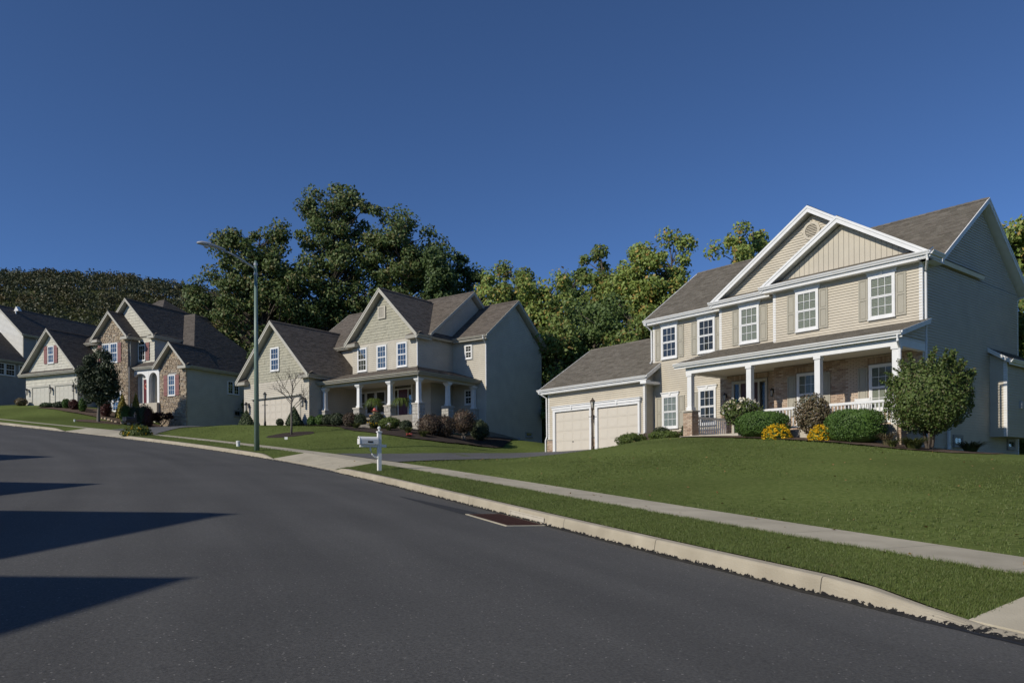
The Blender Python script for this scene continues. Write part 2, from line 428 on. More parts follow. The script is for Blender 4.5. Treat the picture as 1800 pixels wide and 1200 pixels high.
for x_, y_, z_ in ((60, 40, -0.5), (70, 0, -2.5), (40, 90, 1.5), (0, 105, 5.0), (-40, 115, 11), (-90, 110, 15), (90, 90, 0), (-120, 95, 15), (60, -30, -3)):
    CTRL.append((x_, y_, z_))
_P = np.array(CTRL)
def _phi(r2): return 0.5 * r2 * np.log(r2 + 1e-9)
def _fit(P, lam=0.05):
    n = len(P); d2 = ((P[:, None, :2] - P[None, :, :2]) ** 2).sum(-1)
    A = np.zeros((n + 3, n + 3)); A[:n, :n] = _phi(d2) + lam * np.eye(n)
    A[:n, n] = 1; A[:n, n + 1:] = P[:, :2]; A[n, :n] = 1; A[n + 1:, :n] = P[:, :2].T
    return np.linalg.solve(A, np.r_[P[:, 2], 0, 0, 0])
_W = _fit(_P)
def tps(x, y):
    x = np.asarray(x, float); y = np.asarray(y, float); sh = x.shape
    x = x.ravel(); y = y.ravel(); n = len(_P); out = np.empty(len(x))
    for i in range(0, len(x), 4000):
        a, b = x[i:i + 4000], y[i:i + 4000]
        d2 = (a[:, None] - _P[None, :, 0]) ** 2 + (b[:, None] - _P[None, :, 1]) ** 2
        out[i:i + 4000] = _phi(d2) @ _W[:n] + _W[n] + _W[n + 1] * a + _W[n + 2] * b
    return out.reshape(sh)
def lawn_z(s, d):
    x, y = sd_xy(s, d); xs, ys = sd_xy(s, np.full_like(np.asarray(d, float), 2.7))
    z = tps(x, y); seam = tps(xs, ys)
    return z + (kerb_z(s) + 0.28 - seam) * np.exp(-(d - 2.7) / 2.5)
def ground(x, y):
    s, d = xy_sd(x, y)
    if d < 0.0: return float(kerb_z(s) + (road_rise(d) if d > -ROADW else 0.2))
    if d < 2.7: return float(walk_z(s, d))
    return float(lawn_z(np.array([s]), np.array([d]))[0])

def grid_mesh(name, X, Y, Z, mat_, attrs=None, smooth=True, parent=None):
    r, c = X.shape
    V = np.stack([X, Y, Z], -1).reshape(-1, 3)
    i = np.arange((r - 1) * (c - 1)); a = (i // (c - 1)) * c + i % (c - 1)
    F = np.stack([a, a + 1, a + c + 1, a + c], 1)
    me = bpy.data.meshes.new(name)
    me.vertices.add(len(V)); me.vertices.foreach_set('co', V.reshape(-1).astype(np.float32))
    me.loops.add(F.size); me.loops.foreach_set('vertex_index', F.reshape(-1).astype(np.int32))
    me.polygons.add(len(F)); me.polygons.foreach_set('loop_start', np.arange(0, F.size, 4, dtype=np.int32))
    me.polygons.foreach_set('loop_total', np.full(len(F), 4, dtype=np.int32))
    me.polygons.foreach_set('use_smooth', [smooth] * len(F))
    me.materials.append(mat_); me.update(calc_edges=True)
    for k, v in (attrs or {}).items():
        at_ = me.attributes.new(k, 'FLOAT', 'POINT'); at_.data.foreach_set('value', np.asarray(v, np.float32).reshape(-1))
    o = bpy.data.objects.new(name, me)
    return link(o, parent)

# ------------------------------------------------------------------ ground materials
def asphalt_mat(name, base, fleck, specks=0.5, lanes=False):
    m = bpy.data.materials.new(name); m.use_nodes = True
    N, L = m.node_tree.nodes, m.node_tree.links
    b = N['Principled BSDF']; b.inputs['Roughness'].default_value = 0.8; b.inputs['Specular IOR Level'].default_value = 0.35
    tc = N.new('ShaderNodeTexCoord')
    v = N.new('ShaderNodeTexVoronoi'); v.inputs['Scale'].default_value = 55; L.new(tc.outputs['Object'], v.inputs['Vector'])
    n1 = N.new('ShaderNodeTexNoise'); n1.inputs['Scale'].default_value = 45; n1.inputs['Detail'].default_value = 6; n1.inputs['Roughness'].default_value = 0.75; L.new(tc.outputs['Object'], n1.inputs['Vector'])
    n2 = N.new('ShaderNodeTexNoise'); n2.inputs['Scale'].default_value = 0.35; n2.inputs['Detail'].default_value = 5; L.new(tc.outputs['Object'], n2.inputs['Vector'])
    # grain
    r1 = N.new('ShaderNodeMapRange'); r1.inputs[1].default_value, r1.inputs[2].default_value, r1.inputs[3].default_value, r1.inputs[4].default_value = 0.3, 0.7, 0.5, 1.5
    L.new(n1.outputs[0], r1.inputs[0])
    r2 = N.new('ShaderNodeMapRange'); r2.inputs[1].default_value, r2.inputs[2].default_value, r2.inputs[3].default_value, r2.inputs[4].default_value = 0.3, 0.7, 0.88, 1.12
    L.new(n2.outputs[0], r2.inputs[0])
    mu = N.new('ShaderNodeMath'); mu.operation = 'MULTIPLY'; L.new(r1.outputs[0], mu.inputs[0]); L.new(r2.outputs[0], mu.inputs[1])
    c = N.new('ShaderNodeMix'); c.data_type = 'RGBA'; c.blend_type = 'MULTIPLY'; c.inputs[0].default_value = 1
    c.inputs[6].default_value = (*base, 1); L.new(mu.outputs[0], c.inputs[7])
    # pale aggregate flecks
    sep = N.new('ShaderNodeSeparateColor'); L.new(v.outputs['Color'], sep.inputs[0])
    gt = N.new('ShaderNodeMath'); gt.operation = 'GREATER_THAN'; gt.inputs[1].default_value = 0.984; L.new(sep.outputs[0], gt.inputs[0])
    lt = N.new('ShaderNodeMath'); lt.operation = 'LESS_THAN'; lt.inputs[1].default_value = 0.42; L.new(v.outputs['Distance'], lt.inputs[0])
    fl = N.new('ShaderNodeMath'); fl.operation = 'MULTIPLY'; L.new(gt.outputs[0], fl.inputs[0]); L.new(lt.outputs[0], fl.inputs[1])
    fm = N.new('ShaderNodeMath'); fm.operation = 'MULTIPLY'; fm.inputs[1].default_value = specks; L.new(fl.outputs[0], fm.inputs[0])
    c2 = N.new('ShaderNodeMix'); c2.data_type = 'RGBA'; L.new(fm.outputs[0], c2.inputs[0]); L.new(c.outputs[2], c2.inputs[6]); c2.inputs[7].default_value = (*fleck, 1)
    out = c2.outputs[2]
    if lanes:
        a1 = N.new('ShaderNodeAttribute'); a1.attribute_name = 'along'; a2 = N.new('ShaderNodeAttribute'); a2.attribute_name = 'across'
        cx = N.new('ShaderNodeCombineXYZ'); m1 = N.new('ShaderNodeMath'); m1.operation = 'MULTIPLY'; m1.inputs[1].default_value = 0.07
        L.new(a1.outputs['Fac'], m1.inputs[0]); L.new(m1.outputs[0], cx.inputs[0]); L.new(a2.outputs['Fac'], cx.inputs[1])
        n3 = N.new('ShaderNodeTexNoise'); n3.inputs['Scale'].default_value = 1.1; n3.inputs['Detail'].default_value = 4; L.new(cx.outputs[0], n3.inputs['Vector'])
        r3 = N.new('ShaderNodeMapRange'); r3.inputs[1].default_value, r3.inputs[2].default_value, r3.inputs[3].default_value, r3.inputs[4].default_value = 0.3, 0.7, 0.86, 1.14
        L.new(n3.outputs[0], r3.inputs[0])
        # paving seam along the middle of the carriageway
        sb = N.new('ShaderNodeMath'); sb.operation = 'ADD'; sb.inputs[1].default_value = 5.25; L.new(a2.outputs['Fac'], sb.inputs[0])
        n4 = N.new('ShaderNodeTexNoise'); n4.inputs['Scale'].default_value = 2.0; L.new(tc.outputs['Object'], n4.inputs['Vector'])
        w4 = N.new('ShaderNodeMath'); w4.operation = 'MULTIPLY_ADD'; w4.inputs[1].default_value = 0.10; w4.inputs[2].default_value = -0.05; L.new(n4.outputs[0], w4.inputs[0])
        s4 = N.new('ShaderNodeMath'); s4.operation = 'ADD'; L.new(sb.outputs[0], s4.inputs[0]); L.new(w4.outputs[0], s4.inputs[1])
        ab = N.new('ShaderNodeMath'); ab.operation = 'ABSOLUTE'; L.new(s4.outputs[0], ab.inputs[0])
        r4 = N.new('ShaderNodeMapRange'); r4.inputs[1].default_value, r4.inputs[2].default_value, r4.inputs[3].default_value, r4.inputs[4].default_value = 0.0, 0.05, 0.95, 1.0
        L.new(ab.outputs[0], r4.inputs[0])
        mm = N.new('ShaderNodeMath'); mm.operation = 'MULTIPLY'; L.new(r3.outputs[0], mm.inputs[0]); L.new(r4.outputs[0], mm.inputs[1])
        c3 = N.new('ShaderNodeMix'); c3.data_type = 'RGBA'; c3.blend_type = 'MULTIPLY'; c3.inputs[0].default_value = 1
        L.new(out, c3.inputs[6]); L.new(mm.outputs[0], c3.inputs[7]); out = c3.outputs[2]
    L.new(out, b.inputs['Base Color'])
    bp = N.new('ShaderNodeBump'); bp.inputs['Strength'].default_value = 0.55; bp.inputs['Distance'].default_value = 0.006
    L.new(n1.outputs[0], bp.inputs['Height']); L.new(bp.outputs[0], b.inputs['Normal'])
    return m
M['asphalt'] = asphalt_mat('fresh_asphalt', (0.083, 0.0812, 0.0755), (0.30, 0.285, 0.26), 0.7, True)
M['drive'] = asphalt_mat('grey_driveway_asphalt', (0.105, 0.105, 0.105), (0.2, 0.19, 0.18), 0.3)
M['tar'] = mat('black_sealer', (0.012, 0.012, 0.0125), (0.02, 0.02, 0.02), rough=0.6, scale=15, spec=0.4)

def kerb_mat():
    m = mat('tan_kerb_concrete', (0.43, 0.385, 0.295), (0.345, 0.305, 0.23), rough=0.9, scale=2.2, detail=6, bump=0.35, bscale=60, big=(0.5, 0.12))
    N, L = m.node_tree.nodes, m.node_tree.links
    b = N['Principled BSDF']
    src = b.inputs['Base Color'].links[0].from_socket
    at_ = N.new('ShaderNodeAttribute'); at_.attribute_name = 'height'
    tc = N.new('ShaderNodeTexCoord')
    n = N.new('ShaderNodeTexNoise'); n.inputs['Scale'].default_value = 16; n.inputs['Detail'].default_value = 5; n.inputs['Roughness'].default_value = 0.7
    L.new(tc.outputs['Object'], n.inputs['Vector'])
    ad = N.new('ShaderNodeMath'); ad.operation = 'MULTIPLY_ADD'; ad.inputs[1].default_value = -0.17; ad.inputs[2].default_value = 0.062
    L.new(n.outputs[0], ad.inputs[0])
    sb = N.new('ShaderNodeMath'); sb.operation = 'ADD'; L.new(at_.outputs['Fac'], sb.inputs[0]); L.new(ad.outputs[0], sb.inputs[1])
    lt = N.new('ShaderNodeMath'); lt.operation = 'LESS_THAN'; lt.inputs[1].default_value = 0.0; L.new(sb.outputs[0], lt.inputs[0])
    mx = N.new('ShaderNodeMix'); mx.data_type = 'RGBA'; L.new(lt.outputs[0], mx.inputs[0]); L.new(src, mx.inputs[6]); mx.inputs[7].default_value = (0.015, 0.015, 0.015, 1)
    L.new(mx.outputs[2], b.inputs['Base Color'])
    return m
M['kerb'] = kerb_mat()
M['walk'] = mat('pale_pavement_concrete', (0.47, 0.425, 0.325), (0.395, 0.355, 0.268), rough=0.92, scale=2.5, detail=6, bump=0.3, bscale=70, big=(0.4, 0.1))

def lawn_mat():
    m = mat('mown_lawn', (0.082, 0.114, 0.028), (0.140, 0.170, 0.052), rough=1.0, scale=11, detail=9, bump=1.0, bscale=35, big=(0.22, 0.24), spec=0.05)
    return m
M['lawn'] = lawn_mat()
M['meadow'] = mat('far_ground', (0.05, 0.065, 0.022), (0.075, 0.08, 0.03), rough=1.0, scale=0.3, detail=6, spec=0.05)

# ------------------------------------------------------------------ road, kerb, verge, pavement, lawns
s_ = np.concatenate([np.arange(-50, -6, 2.0), np.arange(-6, 75, 0.75), np.arange(76, 150, 2.0)])
def sheet(name, dvals, zf, mat_, svals=s_, attrs=None, dz=0.0):
    S, D = np.meshgrid(svals, np.asarray(dvals, float), indexing='ij')
    X, Y = sd_xy(S, D)
    return grid_mesh(name, X, Y, zf(S, D) + dz, mat_, {'along': S, 'across': D})
struct(sheet('road', np.linspace(-ROADW, 0.02, 15), lambda S, D: kerb_z(S) + road_rise(D), M['asphalt']))
# ragged black sealer run along the kerb foot
S_ = np.arange(-8, 75, 0.12)
rg = np.random.default_rng(3)
wv = 0.07 + 0.02 * np.interp(S_, S_[::4], rg.normal(size=len(S_[::4]))) + 0.008 * rg.normal(size=len(S_))
X0, Y0 = sd_xy(S_, np.full_like(S_, 0.0)); X1, Y1 = sd_xy(S_, -np.clip(wv, 0.025, 0.16))
struct(grid_mesh('road_edge_seal', np.stack([X1, X0], 1), np.stack([Y1, Y0], 1),
                 np.stack([kerb_z(S_) + road_rise(-np.clip(wv, 0.025, 0.16)), kerb_z(S_)], 1) + 0.005, M['tar']))

kerb_root = bpy.data.objects.new('kerb', None); link(kerb_root); struct(kerb_root)
PROF = [(0.0, -0.05), (0.004, 0.0), (0.012, 0.05), (0.02, 0.10), (0.028, 0.145), (0.036, 0.166), (0.052, 0.178), (0.075, 0.18), (0.17, 0.182), (0.171, -0.05)]
def kerb_section(a, b):
    n = max(2, int((b - a) / 0.4) + 1)
    S = np.linspace(a, b, n); rows, H = [], []
    for i, s in enumerate(S):
        dr = float(drop(s)); x0, y0 = kerb_xy(s); nx, ny = kerb_n(s); z0 = float(kerb_z(s))
        for d, h in PROF:
            dd = d + (0.10 * min(1, dr) * max(0, h) / 0.18 if h > 0 and d < 0.17 else 0)
            dd = min(dd, 0.16) if d < 0.17 else dd
            hh = h if h <= 0 else h * (1 - 0.78 * dr)
            rows.append((float(x0 + nx * dd), float(y0 + ny * dd), z0 + hh)); H.append(max(0, hh))
    k = len(PROF); mb = MB(); mb.v = rows
    for i in range(n - 1):
        for j in range(k - 1):
            p = i * k + j
            mb.f.append((p, p + 1, p + k + 1, p + k)); mb.m.append(0)
    mb.f.append(tuple(range(k - 1, -1, -1))); mb.m.append(0)
    mb.f.append(tuple((n - 1) * k + j for j in range(k))); mb.m.append(0)
    o = mb.build('kerb_section', 'kerb', kerb_root)
    at_ = o.data.attributes.new('height', 'FLOAT', 'POINT'); at_.data.foreach_set('value', H)
    return o
kj = [-20, -14, -10, -7, -4, -1.6, 0.45, 2.05, 4.9, 7.45, 9.15, 11.6, 14.6, 17.5, 20.3, 22.6, 26.0, 29.4, 31.3, 34.3, 37.3, 40.3, 43.3, 46.4, 47.6, 50.9, 54.2, 57, 60, 63, 66, 70, 75]
for a, b in zip(kj, kj[1:]): kerb_section(a + 0.006, b - 0.006)
# left kerb, out of the frame
struct(sheet('far_kerb', [-ROADW - 0.18, -ROADW - 0.17, -ROADW - 0.02, -ROADW],
             lambda S, D: kerb_z(S) + np.where(D > -ROADW - 0.01, 0.0, np.where(D > -ROADW - 0.175, 0.15, -0.05)), M['kerb'], np.arange(-40, 75, 1.0)))

walk_root = bpy.data.objects.new('pavement', None); link(walk_root); struct(walk_root)
def slab(a, b, d0=1.5, d1=2.7, name='pavement_slab'):
    n = max(2, int((b - a) / 0.5) + 1)
    S = np.linspace(a, b, n); mb = MB()
    for s in S:
        for d, dz in ((d0, -0.12), (d0, 0.015), (d1, 0.018), (d1, -0.12)):
            x, y = sd_xy(s, d); mb.v.append((float(x), float(y), float(walk_z(s, d)) + dz))
    for i in range(n - 1):
        for j in range(3):
            p = i * 4 + j
            mb.f.append((p, p + 1, p + 5, p + 4)); mb.m.append(0)
    mb.f.append((3, 2, 1, 0)); mb.m.append(0); q = (n - 1) * 4
    mb.f.append((q, q + 1, q + 2, q + 3)); mb.m.append(0)
    return mb.build(name, 'walk', walk_root)
e_ = -20.0
for i in range(80):
    w_ = 1.52 if i % 3 else 1.50
    slab(e_ + 0.006, e_ + w_ - 0.006); e_ += w_
# driveway mouths between kerb and pavement
for a, b in APRONS:
    n = 3 if a > 0 else 2
    for i in range(n):
        p, q = a + (b - a) * i / n, a + (b - a) * (i + 1) / n
        slab(p + 0.006, q - 0.006, 0.176, 1.492, 'apron_slab')

# grassed verge
def verge_ok(S): return drop(S) < 0.999
for seg in [(-20, -6.0), (0.6, 22.6), (29.4, 47.6), (54.2, 75)]:
    sv = np.arange(seg[0], seg[1] + 0.01, 0.4)
    if sv[-1] < seg[1]: sv = np.append(sv, seg[1])
    o = sheet('verge', np.linspace(0.172, 1.5, 6), lambda S, D: walk_z(S, D), M['lawn'], sv, dz=0.012)
    struct(o)
# the lawns up to the houses and the land behind
dv = np.concatenate([[2.7, 2.72], np.arange(3.0, 30, 0.6), np.arange(31, 60, 2.0), np.arange(62, 130, 8.0)])
sv = np.concatenate([np.arange(-60, -12, 4.0), np.arange(-12, 72, 0.6), np.arange(73, 140, 3.0)])
S, D = np.meshgrid(sv, dv, indexing='ij')
X, Y = sd_xy(S, D); Z = lawn_z(S, D)
und = np.zeros_like(Z)
for fx, fy, ph, am in ((0.9, 0.6, 0.3, 0.012), (0.33, -0.5, 1.7, 0.02), (1.7, 1.3, 2.2, 0.006)):
    und += am * np.sin(fx * X + fy * Y + ph)
Z = Z + und * np.clip((D - 2.8) / 2.0, 0, 1)
lawn = struct(grid_mesh('lawn', X, Y, Z, M['lawn']))
# across the road
dv2 = -np.array([ROADW + 0.17, ROADW + 1.5, 14, 18, 24, 32, 45, 70])
struct(sheet('far_lawn', dv2, lambda S, D: kerb_z(S) + 0.15, M['lawn'], np.arange(-50, 100, 3.0)))
# land out to the horizon
gx = np.linspace(-4000, 4000, 41); GX, GY = np.meshgrid(gx, gx, indexing='ij')
struct(grid_mesh('ground', GX, GY, np.full_like(GX, -16.0), M['meadow']))

def drape(name, outline, mat_, dz=0.03, step=0.35, parent=None, closed=True):
    """patch with the given outline lying on the lawn"""
    bm = bmesh.new()
    vs = [bm.verts.new((x, y, 0)) for x, y in outline]
    bm.faces.new(vs)
    xs = [p[0] for p in outline]; ys = [p[1] for p in outline]
    for ax, lo, hi in ((0, min(xs), max(xs)), (1, min(ys), max(ys))):
        n = int((hi - lo) / step)
        for i in range(1, n + 1):
            co = [0, 0, 0]; no = [0, 0, 0]; co[ax] = lo + (hi - lo) * i / (n + 1); no[ax] = 1
            bmesh.ops.bisect_plane(bm, geom=bm.verts[:] + bm.edges[:] + bm.faces[:], plane_co=co, plane_no=no)
    for v in bm.verts: v.co.z = ground(v.co.x, v.co.y) + dz
    me = bpy.data.meshes.new(name); bm.to_mesh(me); bm.free()
    me.materials.append(mat_)
    o = bpy.data.objects.new(name, me)
    return link(o, parent)

def ribbon(name, left, right, mat_, dz, nx=10, ny=24):
    """driveway between two edge polylines"""
    def rs(pl, n):
        pl = np.array(pl, float); t = np.r_[0, np.cumsum(np.hypot(*np.diff(pl, axis=0).T))]; u = np.linspace(0, t[-1], n)
        return np.stack([np.interp(u, t, pl[:, 0]), np.interp(u, t, pl[:, 1])], 1)
    a, b = rs(left, ny), rs(right, ny)
    X = np.linspace(a[:, 0], b[:, 0], nx, axis=1); Y = np.linspace(a[:, 1], b[:, 1], nx, axis=1)
    Z = np.array([[ground(x, y) + dz for x, y in zip(r1, r2)] for r1, r2 in zip(X, Y)])
    return grid_mesh(name, X, Y, Z, mat_)
DRIVES = []
dc = ([tuple(map(float, sd_xy(29.0, 2.69))), FC.w(-19.6, 0.4)], [tuple(map(float, sd_xy(23.2, 2.69))), FC.w(-13.2, 0.4)])
struct(ribbon('driveway', *dc, M['drive'], 0.035)); DRIVES.append(dc)
db = ([tuple(map(float, sd_xy(53.6, 2.69))), (-23.2, 53.0), (-20.0, 53.8), FB.w(-13.2, -3.0)], [tuple(map(float, sd_xy(48.4, 2.69))), (-21.2, 49.6), (-17.6, 49.4), FB.w(-7.4, -3.0)])
struct(ribbon('driveway', *db, M['drive'], 0.035)); DRIVES.append(db)

# ------------------------------------------------------------------ house building kit (x right, y back, z up, local to the house)
class Plane:
    """wall plane: a runs right, b is height, n points out of the wall"""
    def __init__(s, kind, v):
        s.kind, s.v = kind, v
        if kind == 'front': s.o, s.e, s.n, s.rz = Vector((0, v, 0)), Vector((1, 0, 0)), Vector((0, -1, 0)), 0.0
        elif kind == 'right': s.o, s.e, s.n, s.rz = Vector((v, 0, 0)), Vector((0, 1, 0)), Vector((1, 0, 0)), pi / 2
        elif kind == 'left': s.o, s.e, s.n, s.rz = Vector((v, 0, 0)), Vector((0, -1, 0)), Vector((-1, 0, 0)), -pi / 2
        elif kind == 'back': s.o, s.e, s.n, s.rz = Vector((0, v, 0)), Vector((-1, 0, 0)), Vector((0, 1, 0)), pi
        s.f = Vector((0, 0, 1))
    def pt(s, a, b, c=0.0):
        return s.o + s.e * a + s.f * b + s.n * c
class Slope:
    def __init__(s, pts):
        p = [Vector(q) for q in pts]
        n = (p[1] - p[0]).cross(p[2] - p[0]).normalized()
        if n.z < 0: n = -n
        s.n = n; s.e = Vector((0, 0, 1)).cross(n).normalized(); s.f = n.cross(s.e).normalized()
        if s.f.z < 0: s.f = -s.f; s.e = -s.e
        s.o = p[0]
    def ab(s, p):
        d = Vector(p) - s.o
        return d.dot(s.e), d.dot(s.f)
    def pt(s, a, b, c=0.0):
        return s.o + s.e * a + s.f * b + s.n * c

def clip1(poly, ax, val, keep_gt):
    out = []; k = len(poly)
    for i in range(k):
        p, q = poly[i], poly[(i + 1) % k]
        ip = (p[ax] >= val) if keep_gt else (p[ax] <= val)
        iq = (q[ax] >= val) if keep_gt else (q[ax] <= val)
        if ip: out.append(p)
        if ip != iq:
            t = (val - p[ax]) / (q[ax] - p[ax])
            out.append((p[0] + (q[0] - p[0]) * t, p[1] + (q[1] - p[1]) * t))
    return out

def laps(mb, fr, poly, exp, lo=0.001, hi=0.022, vertical=False):
    """lapped boards over a convex polygon"""
    ax = 0 if vertical else 1
    v0 = min(p[ax] for p in poly); v1 = max(p[ax] for p in poly)
    k0 = math.floor(v0 / exp)
    for k in range(k0, math.ceil(v1 / exp)):
        y0, y1 = k * exp, (k + 1) * exp
        q = clip1(clip1(poly, ax, max(y0, v0), True), ax, min(y1, v1), False) if True else poly
        if len(q) < 3: continue
        if vertical:
            g = 0.012
            q1 = clip1(q, 0, y0 + g, True)
            if len(q1) >= 3: mb.poly([fr.pt(a, b, hi) for a, b in q1])
            q2 = clip1(q, 0, y0 + g, False)
            if len(q2) >= 3: mb.poly([fr.pt(a, b, lo - 0.012) for a, b in q2])
            mb.poly([fr.pt(y0 + g, min(b for a, b in q), lo - 0.012), fr.pt(y0 + g, min(b for a, b in q), hi), fr.pt(y0 + g, max(b for a, b in q), hi), fr.pt(y0 + g, max(b for a, b in q), lo - 0.012)])
            continue
        mb.poly([fr.pt(a, b, hi + (lo - hi) * (b - y0) / exp) for a, b in q])
        bl = [p for p in q if abs(p[1] - max(y0, v0)) < 1e-6]
        if len(bl) >= 2:
            a0, a1 = min(p[0] for p in bl), max(p[0] for p in bl)
            mb.poly([fr.pt(a0, y0, -0.006), fr.pt(a1, y0, -0.006), fr.pt(a1, y0, hi), fr.pt(a0, y0, hi)])

def tabs(mb, fr, poly, exp, w0, w1, thick, rng, jitter=0.0, tilt=0.004):
    """shingles or shakes in courses over a convex polygon"""
    v0 = min(p[1] for p in poly); v1 = max(p[1] for p in poly)
    k = 0
    n_ = int(math.ceil((v1 - v0) / exp))
    for k in range(n_):
        y0, y1 = v0 + k * exp, min(v0 + (k + 1) * exp, v1)
        row = clip1(clip1(poly, 1, y0, True), 1, y1, False)
        if len(row) < 3: continue
        a = min(p[0] for p in row) - rng.random() * w1; am = max(p[0] for p in row)
        while a < am:
            w = rng.uniform(w0, w1)
            q = clip1(clip1(row, 0, a, True), 0, a + w - 0.002, False)
            a += w
            if len(q) < 3: continue
            t = thick * rng.uniform(0.6, 1.25); dy = -rng.random() * jitter if k else 0.0
            P = [fr.pt(x, y + (dy if abs(y - y0) < 1e-6 else 0), t + (tilt - t) * (y - y0) / exp) for x, y in q]
            n0 = len(mb.v); mb.v.extend([tuple(p) for p in P])
            mb.f.append(tuple(range(n0, n0 + len(P)))); mb.m.append(0)
            bl = [i for i, p in enumerate(q) if abs(p[1] - y0) < 1e-6]
            if len(bl) >= 2:
                bl.sort(key=lambda i: q[i][0]); i, j = bl[0], bl[-1]
                b0, b1 = fr.pt(q[i][0], y0 + dy, 0.0), fr.pt(q[j][0], y0 + dy, 0.0)
                m_ = len(mb.v); mb.v.extend([tuple(b0), tuple(b1)])
                mb.f.append((m_, m_ + 1, n0 + j, n0 + i)); mb.m.append(0)

def stones(mb, fr, rects, rng, h0, h1, w0, w1, proud=0.035, gap=0.012, clip=None):
    """random coursed rubble over rectangles (a0,a1,b0,b1), each stone its own chamfered block"""
    for a0, a1, b0, b1 in rects:
        y = b0
        while y < b1 - 0.02:
            h = min(rng.uniform(h0, h1), b1 - y)
            if b1 - y - h < h0 * 0.6: h = b1 - y
            x = a0
            while x < a1 - 0.01:
                w = min(rng.uniform(w0, w1), a1 - x)
                if a1 - x - w < w0 * 0.5: w = a1 - x
                cx, cy = x + w / 2, y + h / 2
                if clip is None or clip(cx, cy):
                    g = gap / 2; pr = proud * rng.uniform(0.5, 1.3); ch = min(w, h) * 0.16
                    j = lambda: rng.uniform(-0.25, 0.25) * min(w, h) * 0.35
                    B = [(x + g, y + g), (x + w - g, y + g), (x + w - g, y + h - g), (x + g, y + h - g)]
                    T = [(x + g + ch, y + g + ch), (x + w - g - ch, y + g + ch), (x + w - g - ch, y + h - g - ch), (x + g + ch, y + h - g - ch)]
                    off = [(j() * 0.5, j() * 0.5) for _ in range(4)]
                    n0 = len(mb.v)
                    mb.v.extend([tuple(fr.pt(p[0], p[1], 0)) for p in B])
                    mb.v.extend([tuple(fr.pt(p[0] + o[0], p[1] + o[1], pr * rng.uniform(0.8, 1.1))) for p, o in zip(T, off)])
                    for q in ((4, 5, 6, 7), (0, 1, 5, 4), (1, 2, 6, 5), (2, 3, 7, 6), (3, 0, 4, 7)):
                        mb.f.append(tuple(n0 + i for i in q)); mb.m.append(0)
                x += w
            y += h

